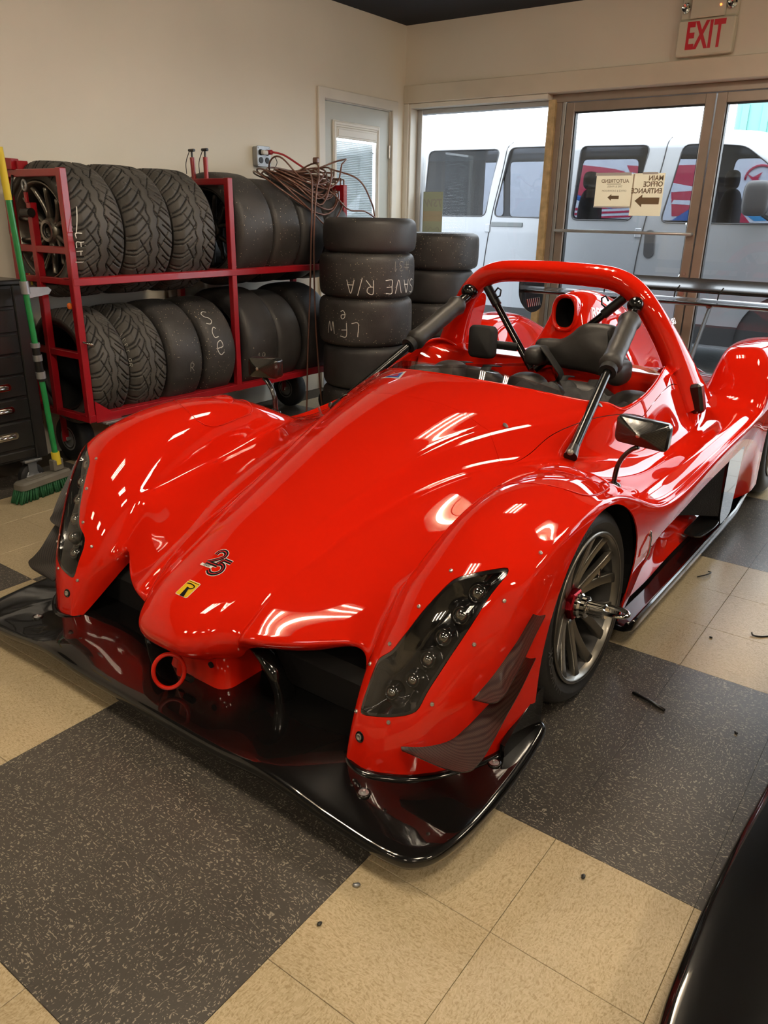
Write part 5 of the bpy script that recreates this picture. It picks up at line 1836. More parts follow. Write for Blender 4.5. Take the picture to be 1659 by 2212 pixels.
def wheel(name, R, rim, width, parent, loc, label=None, cat=None, mat='tyre_new', steer=0.0, camber=0.0, spokes=7, nut=True, side_=1, text=True):
    """outer face toward +x"""
    w_ = empty(name, loc, label, cat, parent=parent)
    hw = width / 2
    tp = [(rim - .004, hw - .012), (rim + .006, hw - .004), (rim + .018, hw - .002), (rim + .03, hw + .004), (R - .042, hw + .004), (R - .026, hw - .002), (R - .012, hw - .014), (R - .004, hw - .03), (R, hw - .05), (R + .001, 0)]
    tp = tp + [(r, -h) for r, h in tp[-2::-1]]
    MB().lathe(tp, 96, 'x').build('tyre', mat, w_, True)
    bp_ = [(rim + .002, hw - .006), (rim + .004, hw + .003), (rim - .002, hw + .006), (rim - .006, hw + .002), (rim - .009, hw - .012), (rim - .018, hw - .022), (rim - .026, hw - .06), (rim - .03, -hw + .03), (rim - .004, -hw), (rim + .002, -hw)]
    MB().lathe(bp_, 72, 'x').build('rim_barrel', 'barrel_dark', w_, True)
    MB().lathe([(rim - .012, hw - .016), (rim - .006, hw + .003), (rim + .001, hw + .007), (rim + .005, hw + .002)], 72, 'x').build('rim_lip', 'gunmetal', w_, True)
    MB().lathe([(.03, hw - .055), (.052, hw - .058), (.062, hw - .07), (.064, hw - .09), (.03, hw - .09)], 36, 'x').build('wheel_hub', 'gunmetal', w_, True)
    for k in range(spokes):
        a0 = 2 * PI * k / spokes + .3
        m = MB()
        for d in (-1, 1):
            P_, Rr = [], []
            for i in range(9):
                t = i / 8
                r_ = .046 + (rim - .006 - .046) * t
                a = a0 + d * (.045 + .180 * t ** .9)
                x_ = hw - .062 + .046 * t ** 1.3
                P_.append((x_, r_ * math.cos(a), r_ * math.sin(a)))
                Rr.append((.0115 - .002 * t, .0165 - .003 * t + .010 * max(0, t - .75)))
            m.tube(P_, Rr, 20, up=(1, 0, 0), sq=7)
        m.build('spoke', 'gunmetal', w_, True)
    MB().lathe([(0, -.02), (.165, -.02), (.165, .005), (0, .005)], 48, 'x', (hw - .115, 0, 0)).build('brake_disc', 'gunmetal_dark', w_)
    if nut:
        hx = [(.045 * math.cos(PI / 3 * i), .045 * math.sin(PI / 3 * i)) for i in range(6)]
        V, F = prism(hx, 0, .028, .004)
        MB().add([(hw - .06 + v[2], v[0], v[1]) for v in V], F).build('hub_flange', 'red_anodised', w_)
        nt_ = MB().lathe([(.034, 0), (.036, .012), (.031, .018), (.031, .03), (.024, .034), (0, .034)], 24, 'x', (hw - .034, 0, 0)).build('wheel_nut', 'chrome', w_, 'auto')
        MB().lathe([(.021, 0), (.022, .004), (.022, .05), (.019, .054), (0, .054)], 20, 'x', (hw - .002, 0, 0)).build('nut_sleeve', 'chrome', w_, 'auto')
        MB().tube(crom([(hw + .006, .022, .008), (hw + .06, .024, .008), (hw + .098, .020, .008), (hw + .112, 0, .008), (hw + .098, -.020, .008), (hw + .06, -.024, .008), (hw + .006, -.022, .008)], 5), .0066, 10).build('nut_handle', 'chrome', w_, True)
        MB().add([(hw - .03 + v[0] * .4, v[1] * .5 + .145 * math.cos(.35), v[2] * .5 + .145 * math.sin(.35)) for v in lathe_geo([(.012, -.03), (.012, .03), (.006, .035), (0, .035)], 12)[0]], lathe_geo([(.012, -.03), (.012, .03), (.006, .035), (0, .035)], 12)[1]).build('valve', 'chrome', w_, True)
    if text:
        V, F = ring_text('HANKOOK', .034, (rim + R) / 2 - .006, hw + .0052, math.radians(206), 1, spacing=1.15)
        mesh('sidewall_lettering', V, F, 'tyre_wet', w_)
        V, F = ring_text('VENTUS', .030, (rim + R) / 2 - .006, hw + .0052, math.radians(110), 1, spacing=1.15)
        mesh('sidewall_lettering', V, F, 'tyre_wet', w_)
    w_.rotation_euler = (0, camber * 1.0, steer + (0 if side_ > 0 else PI))
    return w_


for sg_ in (1, -1):
    wheel('front_wheel', .286, .2135, .235, CAR, (sg_ * (.838 - .1175), .555, .286), steer=-.02 * sg_, camber=-.055, side_=sg_)
    wheel('rear_wheel', .312, .2135, .29, CAR, (sg_ * (.872 - .145), 2.87, .312), side_=sg_, camber=-.03)
V, F = prism(rrect(.012, .045, .002, 2), 0, .001)

# ------------------------------------------------------------------ tyre rack, tyres, tools
pbr('rack_red', (0.30, 0.006, 0.012), 0.35, coat=0.4, var=0.12, vscale=7)
pbr('tyre_groove_shade', (0.006, 0.006, 0.006), 0.7)  # blacker clean rubber in the grooves, also paints in the shade of the cuts
pbr('chalk', (0.70, 0.69, 0.62), 0.9)
pbr('chalk_faint', (0.22, 0.21, 0.18), 0.9)
pbr('tape_yellow', (0.62, 0.48, 0.03), 0.6)
pbr('orange_plastic', (0.75, 0.16, 0.02), 0.4)
pbr('toolbox_black', (0.010, 0.010, 0.010), 0.32, coat=0.2, var=0.3, vscale=6, bump=0.03, bscale=200)
pbr('broom_green', (0.01, 0.20, 0.05), 0.38, coat=0.3, var=0.1, vscale=20)
pbr('bristle_green', (0.008, 0.09, 0.03), 0.7, bump=0.8, bscale=160, bdist=0.004)
pbr('broom_grey', (0.13, 0.12, 0.10), 0.6, var=0.15, vscale=18)
pbr('cord_brown', (0.14, 0.06, 0.04), 0.4, coat=0.3)
pbr('cord_red', (0.40, 0.02, 0.03), 0.4)
pbr('cart_rubber', (0.012, 0.012, 0.013), 0.6)
pbr('galvanised', (0.34, 0.35, 0.36), 0.4, metal=0.7, var=0.15, vscale=12)


def tyre_profile(R, ri, hw, shoulder=.035):
    p = [(ri, hw - .022), (ri + .004, hw - .010), (ri + .02, hw - .004), ((R + ri) / 2, hw), (R - shoulder, hw - .003), (R - shoulder * .5, hw - .009), (R - shoulder * .2, hw - .02), (R - shoulder * .05, hw - .034), (R, hw - .05), (R + .002, hw * .35), (R + .002, 0)]
    return p + [(r, -h) for r, h in p[-2::-1]]


def slick_mesh(name, R, ri, width, mat, axis='x', n=72):
    pr = tyre_profile(R, ri, width / 2)
    pr = pr + [(ri + .004, -width / 2 + .03), (R - .03, -width / 2 + .03), (R - .025, 0), (R - .03, width / 2 - .03), (ri + .004, width / 2 - .03)]
    V, F = lathe_geo(pr, n, axis, True)
    return mesh(name, V, F, mat, None, 'auto', angle=50)


def tread_mesh(name, R, ri, width, mat, n=640, m=72, N=26, depth=.009, flip=1):
    """rain tyre: directional sweeping grooves cut into the tread, one solid of revolution"""
    hw = width / 2
    u = np.linspace(-1, 1, m)
    # tread cross-section as function of u (arc across the tread, shoulders included)
    xx = np.sign(u) * np.minimum(np.abs(u), .86) / .86 * (hw - .030)
    ov = np.clip((np.abs(u) - .80) / .20, 0, 1)
    xx = np.sign(u) * ((hw - .045) * np.minimum(np.abs(u), .80) / .80 + ov * .043 * np.sin(ov * PI / 2) ** .5)
    rr_ = R + .002 - .004 * np.abs(u) ** 2 - .040 * ov ** 2
    A = np.linspace(0, 2 * PI, n, endpoint=False)
    aa, uu = np.meshgrid(A, u, indexing='ij')
    au = np.abs(uu)
    sgn = np.sign(uu)
    ph = aa * N / (2 * PI) * flip

    def groove(p, half):
        fr = p - np.round(p)
        return np.clip(1.4 - np.abs(fr) / half * 1.0, 0, 1)
    pitch = .5 * (sgn > 0)
    p1 = ph + pitch + 1.55 * np.clip(au - .10, 0, 1) ** .75
    g = groove(p1, .060) * np.clip((au - .16) / .03, 0, 1) * np.clip((1.0 - au) / .03, 0, 1)
    p2 = ph + pitch + .5 + 1.1 * au + .12
    g = np.maximum(g, groove(p2, .045) * np.clip((au - .42) / .03, 0, 1))
    p3 = ph * .5 + .25 * (sgn > 0) - 1.15 * np.clip(au, 0, 1) + .1
    g = np.maximum(g, groove(p3, .028) * np.clip((au - .22) / .03, 0, 1) * np.clip((.74 - au) / .03, 0, 1))
    wv = .20 + .05 * np.sin(2 * PI * (ph + pitch))
    g = np.maximum(g, np.clip(1.4 - np.abs(au - wv) / .028, 0, 1))
    r = rr_[None, :] - depth * g
    V = np.stack([np.broadcast_to(xx[None, :], r.shape), r * np.cos(aa), r * np.sin(aa)], -1).reshape(-1, 3)
    i, j = np.meshgrid(np.arange(n), np.arange(m - 1), indexing='ij')
    i2 = (i + 1) % n
    F = np.stack([i * m + j, i2 * m + j, i2 * m + j + 1, i * m + j + 1], -1).reshape(-1, 4)
    # sidewalls
    mb_V = list(map(tuple, V)); mb_F = [tuple(map(int, f)) for f in F]
    for s_ in (-1, 1):
        prof = [(R - .046, hw - .003), (R - .075, hw), (ri + .03, hw - .004), (ri + .006, hw - .012), (ri, hw - .03), (ri + .01, 0)]
        k0 = len(mb_V)
        nn = 80
        for (rad, h) in [(R - .040, hw - .0022)] + prof:
            mb_V += [(s_ * h, rad * math.cos(2 * PI * q / nn), rad * math.sin(2 * PI * q / nn)) for q in range(nn)]
        for a_ in range(len(prof)):
            for q in range(nn):
                f = (k0 + a_ * nn + q, k0 + a_ * nn + (q + 1) % nn, k0 + (a_ + 1) * nn + (q + 1) % nn, k0 + (a_ + 1) * nn + q)
                mb_F.append(f if s_ < 0 else f[::-1])
    me_o = mesh(name, mb_V, mb_F, mat, None, True)
    me_o.data.materials.append(MATS['tyre_groove_shade'])
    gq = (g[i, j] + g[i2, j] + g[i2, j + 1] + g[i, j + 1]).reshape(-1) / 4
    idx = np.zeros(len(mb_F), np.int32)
    idx[:len(gq)] = (gq > .45).astype(np.int32)  # groove faces get the painted-in shade colour
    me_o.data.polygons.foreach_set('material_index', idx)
    return me_o


# rack -------------------------------------------------------------------------------
RX0, RX1 = -2.65, -3.11
rk = empty('tyre_rack', (0, 0, 0), 'red welded steel tyre rack against the cream wall', 'rack')


def bar(name, a, b, w_=.036, d_=None, mat='rack_red', parent=None, up=(0, 0, 1)):
    """square tube"""
    d_ = d_ or w_
    a = np.array(a, float); b = np.array(b, float)
    t = (b - a) / np.linalg.norm(b - a)
    u = np.array(up, float)
    if abs(t @ u) > .95:
        u = np.array((1.0, 0, 0))
    ex = np.cross(u, t); ex /= np.linalg.norm(ex)
    ey = np.cross(t, ex)
    V, F = box_geo((w_, d_, np.linalg.norm(b - a)), .003)
    V = frame_xf(np.array(V), (a + b) / 2, ex, ey, t)
    return mesh(name, V, F, mat, parent or rk)


for x, nm in ((RX0, 'front'), (RX1, 'rear')):
    for z_ in (.325, .985):
        # angle-iron rail: tread plate and lip
        m = MB()
        sx = 1 if x == RX0 else -1
        m.bb((x - .0195, .834, z_ - .022), (x + .0195, 2.90, z_ + .014), .003)
        m.add(*(lambda VF: ([(v[0] * 1 + x - sx * .032, v[1] + 1.865, v[2] + z_ + .012 - .35 * sx * (0)) for v in VF[0]], VF[1]))(box_geo((.05, 2.07, .006), .001)))
        m.build('shelf_rail', 'rack_red', rk)
for y in (.85, 1.86, 2.86):
    bar('front_post', (RX0, y, .30), (RX0, y, 1.478))
    bar('rear_post', (RX1, y, .30), (RX1, y, 1.478))
    bar('top_bar', (RX0 + .0165, y, 1.4585), (RX1 - .0165, y, 1.4585), .0335)
    bar('bottom_bar', (RX0, y, .317), (RX1, y, .317), .0335)
    bar('middle_bar', (RX0, y, .980), (RX1, y, .980), .030)
bar('end_post', (-2.93, .85, .31), (-2.925, .85, 1.33))
bar('end_bar', (RX0, .85, 1.122), (RX1, .85, 1.122), .0325)
bar('end_bar', (RX0, .85, .632), (RX1, .85, .632), .0325)
bar('top_bracket', (-3.0, .84, 1.497), (-3.16, .80, 1.507), .05)
bar('top_bracket', (-2.985, .87, 1.486), (-3.03, .87, 1.488), .055)
# eye bolt on the end post, hooks and bungee ends
MB().tube([(-2.925, .83, 1.33), (-2.925, .83, 1.375)], .010, 8).build('eye_shank', 'rack_red', rk)
MB().tube([(-2.93 + .016 * math.cos(a), .83, 1.405 + .022 * math.sin(a)) for a in np.linspace(0, 2 * PI, 20, endpoint=False)], .006, 8, closed=True).build('eye_bolt', 'galvanised', rk, True)
MB().tube([(-2.90, .83, 1.285), (-2.97, .83, 1.285)], .021, 12).build('clamp_sleeve', 'black_satin', rk)
MB().tube(crom([(-3.02, .83, 1.45), (-3.02, .81, 1.35), (-3.025, .80, 1.20)], 5), .006, 8).build('bungee', 'black_satin', rk, True)
MB().lathe([(0, .02), (.012, .016), (.016, 0), (.012, -.016), (0, -.02)], 16, 'z', (-3.025, .80, 1.185)).build('bungee_ball', 'orange_plastic', rk, True)
MB().lathe([(0, .016), (.010, .012), (.013, 0), (.010, -.012), (0, -.016)], 16, 'z', (-2.682, .832, .87)).build('bungee_ball', 'orange_plastic', rk, True)
MB().tube(crom([(-2.62, .84, .705), (-2.60, .85, .70), (-2.588, .865, .695), (-2.60, .88, .685), (-2.615, .875, .69)], 5), .006, 8).build('hook', 'chrome', rk, True)
# two rods with black tee tops in the middle frame
for (x, tx) in ((-2.925, -.006), (-2.822, .0)):
    MB().tube([(x, 1.86, 1.47), (x + tx, 1.86, 1.585)], .013, 12).build('rod_socket', 'rack_red', rk)
    MB().tube([(x + tx, 1.86, 1.585), (x + tx, 1.86, 1.622)], .006, 8).build('rod', 'black_satin', rk)
    MB().tube([(x + tx - .022, 1.86, 1.622), (x + tx + .022, 1.86, 1.622)], .008, 8).build('tee_top', 'black_satin', rk)
    MB().tube(crom([(x + tx, 1.845, 1.62), (x + tx - .03, 1.84, 1.56), (x + tx - .032, 1.84, 1.50)], 5), .0022, 6).build('tether', 'black_satin', rk, True)
# angle gusset and running gear
V, F = prism([(0, 0), (.15, 0), (0, .11)], -.003, .003)
mesh('gusset', frame_xf(np.array(V), (RX0 + .02, .87, .298), (0, 1, 0), (0, 0, 1)), F, 'rack_red', rk)
bar('gusset_plate', (RX0 + .02, .90, .292), (RX0 + .02, 1.10, .292), .07, .012, 'galvanised')
for y in (.98, 2.70):
    MB().lathe([(.05, -.045), (.115, -.045), (.128, -.03), (.132, 0), (.128, .03), (.115, .045), (.05, .045)], 36, 'y', (-3.02, y, .132)).build('cart_tyre', 'cart_rubber', rk, True)
    MB().lathe([(0, -.03), (.05, -.034), (.058, -.046), (.066, -.046), (.066, .046), (0, .03)], 28, 'y', (-3.02, y, .132)).build('cart_rim', 'galvanised', rk, 'auto')
    MB().lathe([(.02, -.02), (.075, -.02), (.075, .02), (.02, .02)], 28, 'y', (-2.70, y + .05, .075)).build('caster_wheel', 'cart_rubber', rk, 'auto')
    bar('caster_fork', (-2.70, y + .05 - .028, .075), (-2.70, y + .05 - .02, .31), .05, .006, 'galvanised')
    bar('caster_fork', (-2.70, y + .05 + .028, .075), (-2.70, y + .05 + .02, .31), .05, .006, 'galvanised')
    bar('axle', (-3.02, y - .06, .132), (-3.02, y + .08, .132), .02, .02, 'galvanised')
    bar('axle_hanger', (-3.02, y - .058, .12), (-3.02, y - .058, .31), .04, .008)

# tyres on the rack --------------------------------------------------------------------
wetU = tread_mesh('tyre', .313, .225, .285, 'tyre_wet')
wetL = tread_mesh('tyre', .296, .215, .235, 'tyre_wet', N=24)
slA = slick_mesh('tyre', .312, .225, .278, 'tyre_slick')
slB = slick_mesh('tyre', .300, .215, .232, 'tyre_slick')
slC = slick_mesh('tyre', .300, .215, .232, 'tyre_slick_clean')
slD = slick_mesh('tyre', .318, .225, .27, 'tyre_slick_clean')
UPX, UPZ, LOX, LOZ = -2.905, 1.203, -2.90, .540


def rack_tyre(src, y, x, z, roll, label, group):
    """axis along the wall: local +x points to -y"""
    o = src if src.parent is None and not src.get('label') else src.copy()
    if o is not src:
        COL.objects.link(o)
    o.location = (x, y, z)
    o.rotation_euler = (roll, 0, -PI / 2)
    for k_ in ('label', 'category', 'group'):
        if k_ in o.keys():
            del o[k_]
    tag(o, label, 'tyre', group)
    return o


GLYPH = {
    'S': [[(.62, .95), (.35, 1.02), (.10, .85), (.2, .6), (.5, .45), (.62, .22), (.4, .0), (.05, .08)]],
    'A': [[(0, 0), (.12, .55), (.28, 1.0), (.45, .55), (.60, 0)], [(.08, .38), (.56, .36)]],
    'V': [[(0, 1), (.30, 0), (.62, 1.02)]],
    'E': [[(.58, .98), (.06, 1.0), (.04, .5), (.03, .0), (.6, .02)], [(.04, .5), (.5, .54)]],
    'R': [[(.04, 0), (.06, 1.0), (.45, .95), (.52, .72), (.38, .52), (.06, .5)], [(.2, .5), (.6, 0)]],
    '/': [[(0, -.15), (.35, 1.15)]],
    '#': [[(.2, 0), (.3, 1)], [(.5, 0), (.6, 1)], [(.0, .35), (.75, .38)], [(.05, .68), (.8, .7)]],
    '3': [[(.05, .92), (.4, 1.0), (.55, .78), (.25, .55), (.58, .35), (.45, .03), (.02, .08)]],
    '1': [[(.1, .75), (.3, 1.0), (.3, 0)]],
    'L': [[(.08, 1), (.05, 0), (.55, .02)]],
    'F': [[(.06, 0), (.08, 1.0), (.6, 1.0)], [(.07, .52), (.48, .55)]],
    'T': [[(.0, 1.0), (.65, .98)], [(.32, 1.0), (.3, 0)]],
    'G': [[(.6, .85), (.3, 1.0), (.03, .6), (.2, .05), (.55, .12), (.6, .42), (.35, .45)]],
    'M': [[(0, 0), (.1, 1.0), (.35, .3), (.6, 1.0), (.75, 0)]],
    'W': [[(0, 1), (.15, 0), (.35, .8), (.55, 0), (.75, 1.0)]],
    'C': [[(.6, .85), (.35, 1.0), (.05, .6), (.15, .1), (.6, .12)]],
    'e': [[(.05, .45), (.55, .55), (.45, .95), (.12, .8), (.05, .35), (.3, .0), (.62, .15)]],
    '9': [[(.55, .8), (.3, 1.0), (.08, .75), (.3, .52), (.55, .8), (.5, .3), (.4, 0)]],
    'P': [[(.05, 0), (.08, 1.0), (.5, .92), (.5, .6), (.06, .5)]],
    'D': [[(.05, 0), (.06, 1.0), (.45, .9), (.6, .5), (.45, .08), (.05, 0)]],
    ' ': []}


def scrawl(body, size, wd=.0045, spacing=.28):
    """hand written strokes as (V, F), centred"""
    V, F = [], []
    x = 0.0
    for ch in body:
        for st in GLYPH[ch]:
            v, f = stroke([((p[0] + x) * size, (p[1] - .5) * size) for p in st], wd, 5)
            o = len(V)
            V += v
            F += [tuple(i + o for i in q) for q in f]
        x += {'/': .35, '1': .4, ' ': .35, 'M': .75, 'W': .75, '#': .8}.get(ch, .62) + spacing
    V = np.array(V, float)
    V[:, 0] -= (V[:, 0].max() + V[:, 0].min()) / 2
    return V, F


def chalk(parent, body, size, R, a0, x, mat='chalk', flip=False, bold=.0006, name='chalk_marking', vert=False, spacing=1.1):
    """hand written mark on the tread of a tyre whose axis is local x"""
    V, F = scrawl(body, size * .75)
    out = []
    for v in V:
        tx, ty = v[0], v[1]
        if flip:
            tx, ty = -tx, -ty
        if vert:
            tx, ty = ty, -tx
        a = a0 + ty / R
        out.append((x - tx, R * math.cos(a), R * math.sin(a)))
    return mesh(name, out, F, mat, parent)


UG, LG = 'tyres on the upper rack shelf', 'tyres on the lower rack shelf'
u1 = rack_tyre(wetU, 1.000, UPX, UPZ, .3, 'treaded rain tyre on dark alloy wheel at left end of upper rack shelf', UG)
u2 = rack_tyre(wetU, 1.293, UPX, UPZ, 1.1, 'treaded rain tyre, second from the left on the upper rack shelf', UG)
u3 = rack_tyre(wetU, 1.588, UPX, UPZ - .004, 2.0, 'treaded rain tyre, third from the left on the upper rack shelf', UG)
u4 = rack_tyre(slA, 2.030, UPX, UPZ, .2, 'wide grit specked slick tyre right of the middle post on upper shelf', UG)
u5 = rack_tyre(slB, 2.300, UPX, UPZ - .012, 1.4, 'narrow slick tyre, fifth from the left on the upper rack shelf', UG)
u6 = rack_tyre(slC, 2.535, UPX, UPZ - .012, 2.2, 'slick tyre under the brown cord on the upper rack shelf', UG)
u7 = rack_tyre(slC, 2.770, UPX, UPZ - .012, 3.2, 'slick tyre at the right end of the upper rack shelf', UG)
l1 = rack_tyre(wetL, .985, LOX, LOZ, .5, 'bare treaded tyre at the left end of the lower rack shelf', LG)
l2 = rack_tyre(wetL, 1.222, LOX, LOZ, 1.7, 'treaded tyre with chalk on its sidewall, second on the lower shelf', LG)
l3 = rack_tyre(slB, 1.460, LOX, LOZ, .9, 'worn slick tyre, third from the left on the lower rack shelf', LG)
l4 = rack_tyre(slB, 1.712, LOX, LOZ, 2.6, 'slick tyre chalked with white script left of the middle post', LG)
l5 = rack_tyre(slD, 2.030, LOX, LOZ + .016, .1, 'large slick tyre chalked with a number right of the middle post', LG)
l6 = rack_tyre(slC, 2.285, LOX, LOZ, 1.9, 'slick tyre, sixth from the left on the lower rack shelf', LG)
l7 = rack_tyre(slD, 2.560, LOX, LOZ + .016, 2.9, 'slick tyre behind the hanging cords on the lower rack shelf', LG)

# rims in the mounted tyres (outer face toward -y is local +x)


def rim_in(tyre, rim, hw, spokes=6, mat='gunmetal_dark', full=True):
    k = MB().lathe([(rim + .004, hw - .016), (rim + .002, hw - .010), (rim - .005, hw - .012), (rim - .010, hw - .03), (rim - .028, hw - .07), (rim - .03, -hw + .03), (rim + .004, -hw + .016)], 56, 'x').build('rim_barrel', mat, tyre, True)
    if full:
        MB().lathe([(.032, hw - .05), (.05, hw - .046), (.062, hw - .06), (.066, hw - .085), (.03, hw - .085)], 32, 'x').build('wheel_hub', mat, tyre, True)
        MB().lathe([(.036, hw - .04), (.05, hw - .040), (.05, hw - .06), (.036, hw - .06)], 32, 'x', close=True).build('hub_ring', 'steel', tyre, 'auto')
        for q in range(spokes):
            a0 = 2 * PI * q / spokes + .2
            m = MB()
            for d in (-1, 1):
                P_, Rr = [], []
                for i in range(7):
                    t = i / 6
                    r_ = .05 + (rim - .02 - .05) * t
                    a = a0 + d * (.06 + .22 * t ** .8)
                    P_.append((hw - .07 + .042 * t ** 1.5, r_ * math.cos(a), r_ * math.sin(a)))
                    Rr.append((.015 - .003 * t, .012 - .003 * t))
                m.tube(P_, Rr, 8, up=(1, 0, 0), sq=3)
            m.build('spoke', mat, tyre, True)
    return k


rim_in(u1, .222, .1425, 6, 'gunmetal')
rim_in(u4, .222, .139, 6)
rim_in(l1, .212, .117, 6, 'gunmetal_dark', False)
rim_in(l5, .222, .135, 5)
# chalk marks on sidewalls / treads of the rack tyres


def side_chalk(parent, body, size, r, a0, x, mat='chalk'):
    V, F = scrawl(body, size * .75, .0035, .4)
    out = []
    for v in V:
        a = a0 - v[0] / r
        out.append((x, (r + v[1]) * math.cos(a), (r + v[1]) * math.sin(a)))
    return mesh('chalk_marking', out, F, mat, parent)


chalk(u1, 'LEFT', .06, .3055, math.radians(-14) - .3, .121, vert=True)
chalk(u1, '/', .14, .3055, math.radians(12) - .3, .123, vert=False)
side_chalk(l2, 'LEFT GR', .035, .27, .35 - 1.7, .118)
MB().bb((.1425, -.20, -.21), (.1445, -.185, -.155)).build('yellow_tape', 'tape_yellow', u1, None)
def room_angle(tyre, deg_up):
    """local angle on a rack tyre that faces +X of the room, raised by deg_up"""
    return 0
# local y of the tyre is the room's +x when unrolled; roll turns it about the axis


def tread_chalk(tyre, body, size, R, el, x, **kw):
    return chalk(tyre, body, size, R + .0035, math.radians(el) - tyre.rotation_euler[0], x, **kw)


tread_chalk(l4, 'S', .11, .300, 42, .045)
tread_chalk(l4, 'C', .085, .300, 24, .035)
tread_chalk(l4, 'e', .11, .300, 8, .02)
tread_chalk(l3, 'R', .06, .300, -8, -.02, mat='chalk_faint')
tread_chalk(l5, '19', .07, .318, -12, .03, mat='chalk_faint')

# stacked slicks --------------------------------------------------------------------------
SG1, SG2 = 'tyres in the front stack beside the rack', 'tyres in the rear stack beside the window'


def stack_tyre(x, y, z0, z1, R, mat, label, group, rz):
    o = slick_mesh('tyre', R, R - .075, z1 - z0, mat, 'z', 80)
    o.location = (x, y, (z0 + z1) / 2)
    o.rotation_euler = (0, 0, rz)
    return tag(o, label, 'tyre', group)


s1x, s1y = -2.255, 2.605
names1 = ['bottom tyre of the front stack, mostly hidden by the car', 'plain dark slick, second from the bottom of the front stack', 'slick with chalk scribbles, middle of the front stack',
          'slick chalked SAVE R/A upside down in the front stack', 'narrow slick on top of the front stack']
lv = [0, .285, .55, .835, 1.09, 1.285]
st1 = []
for i in range(5):
    st1.append(stack_tyre(s1x + [.01, .012, -.004, 0, .012][i], s1y + [0, .008, -.004, 0, .01][i], lv[i], lv[i + 1] - .001, [.285, .285, .288, .290, .281][i], ['tyre_slick', 'tyre_slick_clean', 'tyre_slick', 'tyre_slick', 'tyre_slick_clean'][i], names1[i], SG1, 1.3 * i))
names2 = ['bottom tyre of the rear stack behind the car', 'slick with faint chalk, second from bottom of the rear stack', 'speckled slick, middle of the rear stack',
          'smooth slick, second from top of the rear stack', 'wide speckled slick on top of the rear stack']
lv2 = [0, .245, .485, .725, .95, 1.19]
st2 = []
for i in range(5):
    st2.append(stack_tyre(-2.37 + [0, 0, -.005, -.012, .006][i], 3.57 + [0, .005, 0, 0, .004][i], lv2[i], lv2[i + 1] - .001, [.285, .285, .285, .280, .290][i], ['tyre_slick', 'tyre_slick', 'tyre_slick', 'tyre_slick_clean', 'tyre_slick'][i], names2[i], SG2, .9 + 1.7 * i))


def barrel_chalk(tyre, body, size, R, ang, z, flip=True, mat='chalk', tilt=0.0, wd=.0008):
    V, F = scrawl(body, size * .72, .0042)
    out = []
    a0 = math.radians(ang) - tyre.rotation_euler[2]
    for v in V:
        tx, ty = (-v[0], -v[1]) if flip else (v[0], v[1])
        ty += tilt * tx
        a = a0 + tx / R
        out.append(((R + .0035) * math.cos(a), (R + .0035) * math.sin(a), z + ty))
    return mesh('chalk_marking', out, F, mat, tyre)


barrel_chalk(st1[3], 'SAVE R/A', .105, .290, -29, -.055)
barrel_chalk(st1[3], '#31', .075, .290, -6, .06, mat='chalk_faint')
barrel_chalk(st1[2], 'LF', .11, .288, -72, -.035)
barrel_chalk(st1[2], 'W', .10, .288, -98, -.03, flip=True)
barrel_chalk(st1[2], 'e', .07, .288, -80, .05)
barrel_chalk(st2[1], 'R/D', .085, .285, -46, .03, flip=True)
barrel_chalk(st2[1], 'P1', .08, .285, -64, -.05, flip=True, mat='chalk_faint')

# tool cabinet -----------------------------------------------------------------------------
tb = empty('tool_cabinet', (-2.76, 0.03, 0), 'black steel tool cabinet with chrome drawer pulls on casters', 'tool cabinet')
yb0, yb1 = -.66, .63
MB().bb((-.45, yb0, .15), (-.004, yb1, .98), .008).build('carcass', 'toolbox_black', tb)
MB().bb((-.455, yb0 - .005, .975), (.008, yb1 + .005, .998), .006).build('top', 'toolbox_black', tb)
MB().bb((-.45, yb1 - .06, .15), (.004, yb1, .975), .005).build('corner_post', 'toolbox_black', tb)
MB().bb((-.45, yb0, .15), (.004, yb0 + .06, .975), .005).build('corner_post', 'toolbox_black', tb)
zb = [.965, .875, .760, .663, .568, .462, .352, .212]
for i in range(7):
    dw = MB().bb((-.02, yb0 + .066, zb[i + 1] + .006), (.010, yb1 - .066, zb[i] - .004), .005).build('drawer', 'toolbox_black', tb)
    if i >= 4:
        zc_ = (zb[i] + zb[i + 1]) / 2 + .005
        for yc_ in (.415, -.36):
            V, F = prism(rrect(.15, .036, .017, 6), 0, .004, .0015)
            mesh('handle_plate', frame_xf(np.array(V), (.010, yc_, zc_), (0, 1, 0), (0, 0, 1), (1, 0, 0)), F, 'chrome', dw, 'auto')
            MB().tube([(.012, yc_ - .055, zc_), (.028, yc_ - .048, zc_), (.028, yc_ + .048, zc_), (.012, yc_ + .055, zc_)], .007, 8).build('handle', 'chrome', dw, True)
MB().bb((-.02, yb0 + .066, .165), (.006, yb1 - .066, .205), .004).build('plinth', 'toolbox_black', tb)
V, F = text_geo('s', .06, .0005, 'LEFT', .001)
mesh('lettering', frame_xf(V, (.0112, .462, .905), (0, 1, 0), (0, 0, 1), (1, 0, 0)), F, 'white_paint', tb)
